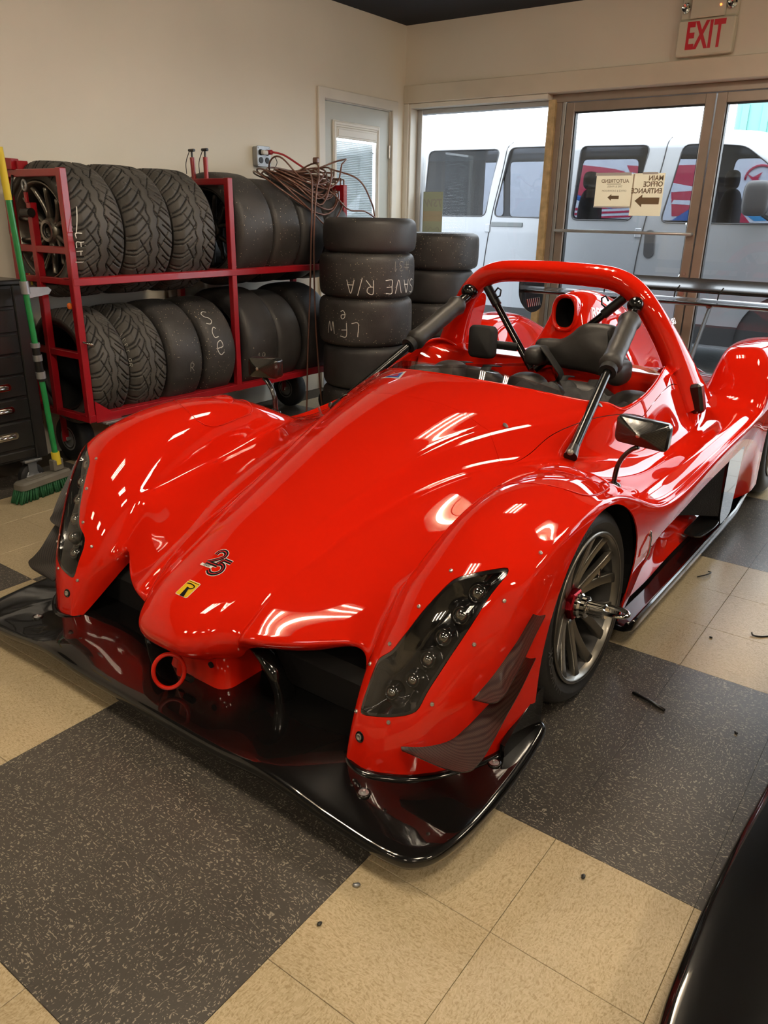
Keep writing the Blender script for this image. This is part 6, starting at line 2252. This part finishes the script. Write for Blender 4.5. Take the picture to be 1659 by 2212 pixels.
for yy in (.545, -.55):
    cst = empty('caster', (-.035, yy, 0), parent=tb)
    MB().lathe([(.02, -.02), (.048, -.022), (.06, -.016), (.062, 0), (.06, .016), (.048, .022), (.02, .02)], 32, 'x', (0, 0, .062)).build('caster_wheel', 'cart_rubber', cst, 'auto')
    MB().lathe([(0, -.024), (.03, -.024), (.034, -.02), (.034, .02), (.03, .024), (0, .024)], 20, 'x', (0, 0, .062)).build('caster_hub', 'galvanised', cst, 'auto')
    MB().bb((-.028, -.022, .06), (-.024, .022, .135)).bb((.024, -.022, .06), (.028, .022, .135)).bb((-.03, -.03, .13), (.03, .03, .138)).build('caster_fork', 'galvanised', cst)
    MB().bb((-.045, -.045, .139), (.045, .045, .15), .002).build('caster_plate', 'galvanised', cst)
    MB().tube([(.03, -.04, .066), (.032, .04, .066)], .006, 8).tube([(.03, 0, .062), (.04, 0, .062)], .012, 10).build('brake_pedal', 'galvanised', cst)

# push broom ---------------------------------------------------------------------------------
br_ = empty('push_broom', (0, 0, 0), 'green handled push broom with grey head leaning by the tool cabinet', 'broom')
hb = np.array((-2.652, .555, .0)); hd = np.array((-.18, .98, 0)); hd /= np.linalg.norm(hd); hn = np.array((-hd[1], hd[0], 0))
V, F = prism(rrect(.30, .075, .02, 5), .062, .098, .010)
mesh('head', frame_xf(np.array(V), hb, hd, hn), F, 'broom_grey', br_, 'auto')
V, F = prism(rrect(.11, .035, .01, 4), .098, .102, .002)
mesh('head_plate', frame_xf(np.array(V), hb + hd * -.04, hd, hn), F, 'broom_grey', br_, 'auto')
m = MB()
random.seed(5)
for i in range(22):
    for j in range(6):
        x_ = -.14 + .28 * i / 21; y_ = -.028 + .056 * j / 5
        fl_ = 1 + .22 * (abs(x_) / .15)
        p0 = hb + hd * x_ + hn * y_ + np.array((0, 0, .066))
        p1 = hb + hd * (x_ * fl_ + random.uniform(-.006, .006)) + hn * (y_ * 1.25 + random.uniform(-.005, .005)) + np.array((0, 0, .002))
        m.tube([p0, (p0 + p1) / 2 + hd * random.uniform(-.003, .003), p1], [.005, .006, .0055], 5)
o = m.build('bristles', 'bristle_green', br_, True); o['kind'] = 'stuff'
MB().bb((-.03, -.02, 0), (.03, .02, .06), .006).build('socket', 'broom_grey', br_, loc=tuple(hb + hd * .09 + np.array((0, 0, .097))), rot=(0, 0, math.atan2(hd[1], hd[0])))
b0 = hb + hd * .09 + np.array((.005, 0, .15)); b1 = np.array((-2.655, .580, 1.53))
Bp = lambda t: b0 + (b1 - b0) * t
MB().tube([Bp(-.015), Bp(.03)], .021, 12).build('ferrule', 'tape_yellow', br_)
MB().tube([Bp(0), Bp(1)], .0135, 14).build('handle', 'broom_green', br_)
MB().tube([Bp(.86), Bp(1.01)], .0155, 14).build('grip_end', 'tape_yellow', br_)
for (t0, t1, r_, mt) in ((.575, .615, .020, 'galvanised'), (.40, .415, .021, 'galvanised'), (.355, .375, .021, 'galvanised'), (.295, .318, .022, 'galvanised')):
    MB().tube([Bp(t0), Bp(t1)], r_, 14).build('clamp_band', mt, br_)
MB().tube([Bp(.285), Bp(.40)], .0175, 14).build('grip_tape', 'black_satin', br_)
V, F = prism([(0, 0), (.10, .012), (.115, .03), (.10, .045), (0, .05)], 0, .004, .001)
mesh('hang_tag', frame_xf(np.array(V), Bp(.56) + np.array((0, .01, 0)), (0, 1, 0), (0, 0, 1), (1, 0, 0)), F, 'galvanised', br_)

# wall socket and cords ----------------------------------------------------------------------
so = empty('wall_socket', (XW, 2.705, 1.648), 'grey metal double wall socket above the tyre rack', 'socket')
MB().bb((0, -.058, -.058), (.045, .058, .058), .006).build('back_box', 'galvanised', so)
V, F = prism(rrect(.125, .125, .012, 4), 0, .006, .002)
mesh('cover_plate', frame_xf(np.array(V), (.045, 0, 0), (0, 1, 0), (0, 0, 1), (1, 0, 0)), F, 'galvanised', so, 'auto')
for dy in (-.029, .029):
    for dz in (-.024, .024):
        V, F = lathe_geo([(.019, 0), (.019, .003), (.015, .004), (0, .002)], 20, 'x')
        mesh('receptacle', np.array(V) + np.array((.051, dy, dz)), F, 'black_satin', so, 'auto')
for (dy, dz) in ((-.05, .05), (.05, .05), (-.05, -.05), (.05, -.05)):
    MB().lathe([(.005, 0), (.004, .002), (0, .002)], 10, 'x', (.051, dy, dz)).build('screw', 'steel', so, True)
MB().bb((.053, -.035, .008), (.085, .012, .036), .006).build('adapter', 'paper_white', so)
MB().bb((.053, .014, .012), (.10, .044, .040), .008).build('plug', 'cord_red', so)

ec_ = empty('extension_cord', (0, 0, 0), 'brown extension cord coiled over the tyres, hanging to the floor', 'cord')
MB().tube(crom([(XW + .10, 2.735, 1.675), (XW + .14, 2.80, 1.66), (XW + .24, 2.84, 1.60), (XW + .36, 2.82, 1.55)], 6), .0065, 8).build('plug_lead', 'cord_red', ec_, True)
random.seed(11)
coil = MB()
for i in range(17):
    cy0 = 2.66 + random.uniform(-.06, .08)
    ry = .26 + random.uniform(-.11, .07); rx = .17 + random.uniform(-.06, .045)
    cx0 = -2.83 + random.uniform(-.03, .03); ph = random.uniform(0, 6.28); amp = .10 if i % 4 == 0 else .025
    P_ = []
    for k in range(40):
        a = 2 * PI * k / 40
        yy = cy0 + ry * math.cos(a) + .015 * math.sin(3 * a + ph); xx = cx0 + rx * math.sin(a)
        zb_ = 1.191 + math.sqrt(max(.309 ** 2 - (xx + 2.905) ** 2, .0))
        if yy > 2.89:
            zb_ = max(zb_, 1.482)
        P_.append((xx, yy, zb_ + .004 + .0035 * i + amp * max(0, math.sin(a + ph)) ** 2))
    coil.tube(P_, .0055, 6, closed=True)
coil.build('coil', 'cord_brown', ec_, True)
MB().bb((-2.80, 2.73, 1.60), (-2.76, 2.76, 1.635), .006).build('coil_clip', 'cord_brown', ec_)
MB().tube(crom([(-2.84, 2.72, 1.56), (-2.70, 2.60, 1.53), (-2.60, 2.50, 1.46), (-2.585, 2.47, 1.2), (-2.585, 2.445, .8), (-2.58, 2.41, .45), (-2.57, 2.38, .12), (-2.55, 2.34, .01), (-2.45, 2.20, .008)], 8), .0055, 8).build('hanging_strand', 'cord_brown', ec_, True)
MB().tube(crom([(-2.82, 2.78, 1.56), (-2.68, 2.66, 1.52), (-2.59, 2.53, 1.44), (-2.58, 2.49, 1.2), (-2.575, 2.48, .8), (-2.57, 2.50, .4), (-2.56, 2.53, .05), (-2.55, 2.56, .01)], 8), .0055, 8).build('hanging_strand', 'cord_brown', ec_, True)
MB().tube(crom([(-2.82, 2.92, 1.58), (-2.66, 3.02, 1.52), (-2.60, 3.08, 1.40), (-2.62, 3.16, 1.28), (-2.70, 3.26, 1.05)], 8), .0055, 8).build('hanging_strand', 'cord_brown', ec_, True)
MB().tube(crom([(-2.74, 2.66, 1.50), (-2.62, 2.72, 1.42), (-2.59, 2.84, 1.33), (-2.58, 3.00, 1.32), (-2.60, 3.15, 1.27), (-2.62, 3.22, 1.20)], 8), .0055, 8).build('hanging_strand', 'cord_brown', ec_, True)
tag(MB().tube(crom([(XW + .09, 2.76, 1.655), (XW + .10, 2.77, 1.60), (XW + .12, 2.62, 1.48), (XW + .14, 2.55, 1.44)], 6), .0025, 6).build('thin_wire', 'black_satin', None, True), 'thin black wire drooping from the wall socket', 'wire')

# litter on the floor ----------------------------------------------------------------------------
tag(MB().tube([(.242, .668, .004), (.29, .655, .006), (.345, .636, .004)], [(.0035, .0045)] * 3, 8, sq=4).build('rubber_strip', 'black_satin', None, True), 'straight black rubber strip on a dark tile beside front wheel', 'strip')
tag(MB().tube(crom([(.440, 1.258, .008), (.448, 1.25, .004), (.475, 1.262, .003), (.50, 1.30, .003), (.49, 1.33, .02)], 6), .003, 6).build('cable_tie', 'black_satin', None, True), 'curved black cable tie lying at the right edge of the floor', 'cable tie')
tag(MB().tube(crom([(.165, 1.60, .004), (.19, 1.62, .012), (.20, 1.66, .01), (.185, 1.68, .004)], 6), .0025, 6).build('cable_tie', 'black_satin', None, True), 'small black cable tie curled beside the side skirt', 'cable tie')


def crumb(x, y, r, label, mat='black_satin', name='rubber_crumb'):
    V, F = blob(0, 0, r * .5, r, r * .7, r * .5, 2.2, 9, 6)
    V = [(v[0] * random.uniform(.7, 1.2), v[1] * random.uniform(.7, 1.2), v[2]) for v in V]
    o = mesh(name, V, F, mat, None, True, loc=(x, y, 0.0002), rot=(0, 0, random.uniform(0, 6)))
    return tag(o, label, 'crumb', 'rubber crumbs on the floor')


crumb(.029, -.378, .008, 'grey and black crumb on beige tile in front of the splitter', 'galvanised')
crumb(.398, -.068, .007, 'dark crumb on the beige tile beside the second splitter')
crumb(.534, .655, .006, 'dark crumb on the dark tile near the right edge')
crumb(.337, 1.148, .006, 'round black crumb on beige tile below the cable tie')
crumb(.029, -.495, .006, 'thin dark crumb on beige tile at the dark tile edge')
crumb(-1.30, -.02, .005, 'tiny dark crumb on the beige tile left of the car')

# ------------------------------------------------------------------ outside: van, trailer graphics, ground
pbr('van_silver', (0.215, 0.228, 0.252), 0.30, metal=0.15, coat=0.6, var=0.05, vscale=2)
pbr('van_dark', (0.015, 0.015, 0.017), 0.7)
pbr('van_seat', (0.05, 0.05, 0.055), 0.8)
glass('van_glass', (0.42, 0.43, 0.47), 0.3, ior=1.5)
pbr('van_plastic', (0.03, 0.03, 0.033), 0.45)
pbr('van_moulding', (0.10, 0.11, 0.115), 0.5)
pbr('banner_white', (0.75, 0.80, 0.82), 0.5)
pbr('banner_red', (0.55, 0.03, 0.08), 0.5)
pbr('banner_blue', (0.02, 0.13, 0.42), 0.5)
pbr('banner_sky', (0.06, 0.34, 0.62), 0.5)
pbr('teal_paint', (0.12, 0.28, 0.25), 0.6)
pbr('snow_ground', (0.30, 0.31, 0.32), 0.9, var=0.12, vscale=3, bump=0.3, bscale=20, bdist=.02)
tag(MB().bb((-30, YF + .262, -.10), (30, 45, -.01)).build('ground_outside', 'snow_ground', None, None), 'pale snowy pavement outside the storefront', 'ground', kind='structure')

VAN = empty('passenger_van', (0, 0, 0), 'silver passenger van parked outside the storefront windows', 'van')
VY0, VY1 = 6.0, 7.95
VX0, VX1 = -5.6, .75


def van_y(z):
    """side curvature: distance inward from the widest line"""
    return np.where(z > 1.25, .10 * ((z - 1.25) / .75) ** 1.6 + .22 * np.clip((z - 1.90) / .12, 0, 1) ** 2.2, .03 * ((1.25 - z) / 1.0) ** 2)


def roof_z(x):
    return 2.02 - .05 * np.clip((x + 1.6) / .7, 0, 1) ** 1.5 - .62 * np.clip((x + 1.02) / 1.0, 0, 1) ** 1.25 - .42 * np.clip((x + .05) / .8, 0, 1) ** 1.2


WIN = [[(-5.05, 1.92), (-4.20, 1.925), (-4.20, 1.30), (-5.05, 1.30)],
       [(-4.12, 1.925), (-3.29, 1.92), (-3.37, 1.30), (-4.12, 1.295)],
       [(-3.175, 1.93), (-2.52, 1.925), (-2.52, 1.295), (-3.27, 1.30)],
       [(-2.44, 1.92), (-1.795, 1.91), (-1.86, 1.288), (-2.44, 1.285)],
       [(-1.505, 1.905), (-1.30, 1.905), (-1.00, 1.88), (-.78, 1.73), (-.55, 1.28), (-1.595, 1.278)]]


def rounded(poly, r=.06, n=4):
    P = [np.array(p) for p in poly]
    out = []
    for i in range(len(P)):
        a, b, c_ = P[i - 1], P[i], P[(i + 1) % len(P)]
        u = (a - b) / np.linalg.norm(a - b); v = (c_ - b) / np.linalg.norm(c_ - b)
        for k in range(n + 1):
            t = k / n
            out.append(tuple((1 - t) ** 2 * (b + u * r) + 2 * t * (1 - t) * b + t * t * (b + v * r)))
    return out


WINR = [rounded(p) for p in WIN]
zs = np.concatenate([np.linspace(.24, 1.22, 22), np.linspace(1.25, 1.95, 30), np.linspace(1.955, 2.02, 6)])
xs = np.linspace(VX0, VX1, 150)
gx, gz = np.meshgrid(xs, zs, indexing='ij')
ARW = [(-.42, .34, .40), (-4.75, .34, .40)]


def van_side(y_sign, parent):
    V = np.stack([gx.ravel(), np.zeros(gx.size), gz.ravel()], 1)
    F = tri_grid(len(xs), len(zs))
    V, F = clip_mesh(V, F, lambda P: roof_z(P[:, 0]) - P[:, 2])
    for w_ in WINR:
        V, F = clip_mesh(V, F, lambda P, w_=w_: -poly_sdf(P[:, [0, 2]], w_))
    for (cx, cz, r) in ARW:
        V, F = clip_mesh(V, F, lambda P: np.hypot(P[:, 0] - cx, P[:, 2] - cz) - r)
    yy = van_y(V[:, 2] + (2.02 - roof_z(V[:, 0])) * np.clip((V[:, 2] - 1.3) / .6, 0, 1))
    V[:, 1] = (VY0 + yy) if y_sign > 0 else (VY1 - yy)
    if y_sign < 0:
        F = F[:, ::-1]
    return mesh('side_panel', V, F, 'van_silver', parent, True)


van_side(1, VAN)
van_side(-1, VAN)
for w_ in WINR:
    for sgn in (1, -1):
        P = np.array(w_)
        ymean = van_y(P[:, 1])
        V = [(p[0], (VY0 + y + .008) if sgn > 0 else (VY1 - y - .008), p[1]) for p, y in zip(P, ymean)]
        gl = mesh('window', V, [tuple(range(len(V)))], 'van_glass', VAN)
        ring = [np.array((p[0], (VY0 + y + .004) if sgn > 0 else (VY1 - y - .004), p[1])) for p, y in zip(P, ymean)]
        MB().tube(ring, [(.006, .012)] * len(ring), 6, closed=True).build('window_seal', 'van_plastic', gl, True)
# roof, floor, ends
ys = np.linspace(VY0 + .42, VY1 - .42, 9)
V = []
rx = np.linspace(VX0, VX1, 60)
for x in rx:
    zr = float(roof_z(np.array(x)))
    e = float(van_y(np.array(2.02)))
    for k, t in enumerate(np.linspace(0, 1, 13)):
        y = VY0 + e + (VY1 - VY0 - 2 * e) * t
        V.append((x, y, zr + .07 * math.sin(PI * t) ** .7))
mesh('roof', V, grid_faces(60, 13), 'van_silver', VAN, True)
MB().bb((VX0, VY0 + .1, .25), (VX1, VY1 - .1, .45)).bb((VX0, VY0 + .1, .25), (VX0 + .05, VY1 - .1, 1.3)).bb((VX1 - .05, VY0 + .1, .25), (VX1, VY1 - .1, 1.0)).build('floor_pan', 'van_dark', VAN, None)
MB().bb((VX0, VY0 + .06, .26), (VX1 - .9, VY0 + .02, 1.22)).bb((VX0, VY1 - .06, .26), (VX1 - .9, VY1 - .02, 1.22)).build('inner_trim', 'van_dark', VAN, None)
for x in (-2.68, -1.25):
    for y in ((7.3,) if x < -2 else (6.5, 7.4)):
        se = MB().add(*blob(x - .12, y, 1.25, .09, .22, .35, 3)).build('seat', 'van_seat', VAN, True)
        MB().add(*blob(x - .14, y, 1.68, .06, .13, .09, 3)).build('head_restraint', 'van_seat', se, True)
MB().bb((-5.55, VY1 - .12, 1.15), (-4.45, VY1 - .10, 1.95)).build('window_blackout', 'van_dark', VAN, None)  # added dark sheet, blocks the bright view through the rear windows
# seams, hinges, handle, moulding, mirror
for pts in ([(-3.208, 1.985), (-3.23, 1.7), (-3.30, 1.25), (-3.36, .75), (-3.37, .3)], [(-1.643, 1.975), (-1.665, 1.7), (-1.735, 1.25), (-1.775, .83), (-1.78, .3)], [(-.50, 1.25), (-.52, .9)]):
    ring = [np.array((p[0], VY0 + float(van_y(np.array(p[1]))) - .0015, p[1])) for p in crom(pts, 6)]
    MB().tube(ring, .005, 6).build('door_seam', 'van_dark', VAN, True)
MB().tube([(x, VY0 - .002 + float(van_y(np.array(.295))), .295) for x in (-4.3, -.85)], .005, 6).build('sill_seam', 'van_dark', VAN, True)
for (x, z) in ((-3.33, 1.19), (-1.78, 1.185)):
    MB().bb((x - .03, VY0 - .012, z - .04), (x + .03, VY0 + .004, z + .04), .006).build('door_hinge', 'van_silver', VAN)
V, F = prism(rrect(.095, .24, .046, 6), 0, .012, .004)
mesh('door_handle', frame_xf(np.array(V), (-1.665, VY0 + .002, 1.095), (1, 0, .06), (-.06, 0, 1), (0, -1, 0)), F, 'van_plastic', VAN, 'auto')
MB().bb((-3.29, VY0 - .012, 1.205), (-2.94, VY0 + .002, 1.25), .005).build('side_moulding', 'van_moulding', VAN)
vm = MB().add(*blob(-.80, VY0 - .14, 1.475, .105, .05, .135, 4)).build('wing_mirror', 'van_plastic', VAN, True)
MB().tube([(-.76, VY0 - .1, 1.38), (-.70, VY0 + .02, 1.33)], .03, 8).build('mirror_arm', 'van_plastic', vm)
for (cx, cz, r) in ARW:
    for y in (VY0 + .04, VY1 - .28):
        MB().lathe([(.20, 0), (.22, .0), (.33, .01), (.345, .04), (.345, .20), (.33, .23), (.20, .24)], 40, 'y', (cx, y, .345)).build('wheel', 'cart_rubber', VAN, 'auto')
        MB().lathe([(0, .03), (.08, .01), (.2, .02), (.21, .04), (.21, .2)], 32, 'y', (cx, y, .345)).build('wheel_rim', 'galvanised', VAN, True)
    MB().lathe([(.40, .0), (.40, .35)], 40, 'y', (cx, VY0 + .01, .34)).build('arch_liner', 'van_dark', VAN, True)

tag(MB().bb((-30, -30, -.10), (XW - TH - .01, 45, -.012)).build('ground_side', 'snow_ground', None, None), 'pale snowy pavement beside the building', 'ground', kind='structure')
# race transporter with red and blue graphics, seen through the van windows
TY = 9.6
TRL = empty('race_trailer', (0, 0, 0), 'white race trailer with red and blue graphics beyond the van', 'trailer')
MB().bb((-8.0, TY, .55), (.6, TY + 2.3, 2.28), .03).build('trailer_body', 'banner_white', TRL)
for x in (-6.5, -5.6, -1.2):
    MB().lathe([(.15, 0), (.36, .0), (.38, .04), (.38, .2), (.15, .22)], 32, 'y', (x, TY + .05, .37)).build('trailer_wheel', 'cart_rubber', TRL, 'auto')


def flat(pts, mat, name, dy=.004):
    return mesh(name, [(p[0], TY - dy, p[1]) for p in pts], [tuple(range(len(pts)))], mat, TRL)


flat(crom([(-4.15, 1.95), (-3.7, 1.95), (-3.25, 1.85), (-3.3, 1.62), (-3.6, 1.50), (-3.95, 1.60)], 4, True), 'banner_red', 'graphic')
flat([(-3.3, 1.96), (-2.75, 1.93), (-2.75, 1.80), (-3.25, 1.88)], 'banner_red', 'graphic')
for k in range(3):
    flat([(-4.1 + .05 * k, 1.42 - .06 * k), (-3.1, 1.47 - .06 * k), (-3.1, 1.445 - .06 * k), (-4.05, 1.39 - .06 * k)], 'banner_red', 'graphic')
flat(crom([(-4.2, 1.80), (-4.0, 1.55), (-3.5, 1.43), (-3.5, 1.46), (-3.95, 1.60)], 4, True), 'banner_blue', 'graphic', .006)
flat([(-2.72, 1.95), (-1.98, 1.95), (-2.02, 1.36), (-2.62, 1.34)], 'banner_red', 'graphic')
flat([(-2.70, 1.75), (-2.2, 1.66), (-2.68, 1.63)], 'banner_white', 'graphic', .006)
flat([(-2.62, 1.54), (-2.0, 1.52), (-2.0, 1.46), (-2.65, 1.49)], 'banner_white', 'graphic', .006)
flat([(-2.60, 1.30), (-2.42, 1.42), (-2.28, 1.40), (-2.12, 1.22), (-2.6, 1.22)], 'banner_blue', 'graphic', .008)
flat([(-1.75, 1.60), (-1.50, 1.75), (-1.30, 1.55), (-1.30, 1.32), (-1.60, 1.30), (-1.80, 1.42)], 'banner_sky', 'graphic')
flat([(-1.9, 1.50), (-1.75, 1.38), (-1.65, 1.28), (-1.9, 1.28)], 'banner_red', 'graphic', .006)
flat([(-1.40, 2.0), (-.9, 2.0), (-.9, 1.6), (-1.2, 1.72)], 'banner_sky', 'graphic')
ringp = [(-1.62 + .17 * math.cos(a), TY - .012, 1.78 + .15 * math.sin(a)) for a in np.linspace(-1.2, 3.2, 18)]
MB().tube(ringp, .014, 5).build('graphic', 'banner_red', TRL, True)
flat([(-1.78, 1.84), (-1.70, 1.80), (-1.60, 1.86), (-1.64, 1.78), (-1.58, 1.74), (-1.68, 1.74)], 'banner_red', 'graphic', .014)
awn = empty('teal_container', (0, 0, 0), 'pale teal box body parked far behind the van', 'container')
MB().bb((-2.9, 13, 0), (1.5, 15.5, 3.05), .03).build('box_body', 'teal_paint', awn)
for k in range(14):
    MB().bb((-2.8 + .3 * k, 12.97, .2), (-2.7 + .3 * k, 13.0, 3.0)).build('rib', 'teal_paint', awn, None)

# ------------------------------------------------------------------ second car, only its splitter corner in view
CAR2 = empty('race_car', (1.536, -.165, 0), 'glossy black race car whose splitter corner shows at lower right', 'race car')
hx2 = [(.0, -.34), (.3, -.342), (.6, -.342), (.78, -.340), (.832, -.328), (.868, -.298), (.888, -.25), (.897, -.19), (.9015, -.11), (.902, .05), (.898, .2), (.890, .36), (.880, .52), (.872, .64), (.80, .66)]
o2 = [np.array(p) for p in crom(hx2, 5)]
o2 = [np.array((-p[0], p[1])) for p in o2[::-1]][:-1] + o2
O2 = np.array(o2)
tg = np.gradient(O2, axis=0); tg /= np.linalg.norm(tg, axis=1)[:, None]
nn2 = np.stack([-tg[:, 1], tg[:, 0]], 1)
cen2 = np.stack([O2[:, 0] * .7, np.clip(O2[:, 1], .1, .5)], 1)
nn2 *= np.sign((nn2 * (cen2 - O2)).sum(1))[:, None]
V = []
for ins, dz in ((.02, -.045), (.006, -.038), (0, -.022), (.002, -.010), (.008, -.003), (.020, 0), (.05, .004)):
    V += [(q[0], q[1], .108 + dz) for q in O2 + nn2 * ins]
V += [(q[0], q[1], .118) for q in O2 + nn2 * .14]
V += [(q[0], q[1], .122) for q in cen2]
mesh('splitter', V, grid_faces(9, len(O2)), 'black_gloss', CAR2, True)
for ch in list(CAR.children):
    nm = ch.name.split('.')[0]
    if nm in ('bodywork', 'cowl_panel', 'underbody', 'wheel_well', 'side_skirt', 'front_wheel', 'rear_wheel', 'roll_hoop', 'engine_cover', 'duct_wall'):
        c = ch.copy()
        COL.objects.link(c)
        c.parent = CAR2
        c.location.y += .42
        if c.data is not None and c.data.materials and c.data.materials[0] == MATS['red_paint']:
            c.data = c.data.copy()
            c.data.materials[0] = MATS['black_gloss']
        for g in list(ch.children):
            if g.name.startswith('cover_lettering'):
                continue
            d = g.copy()
            COL.objects.link(d)
            d.parent = c
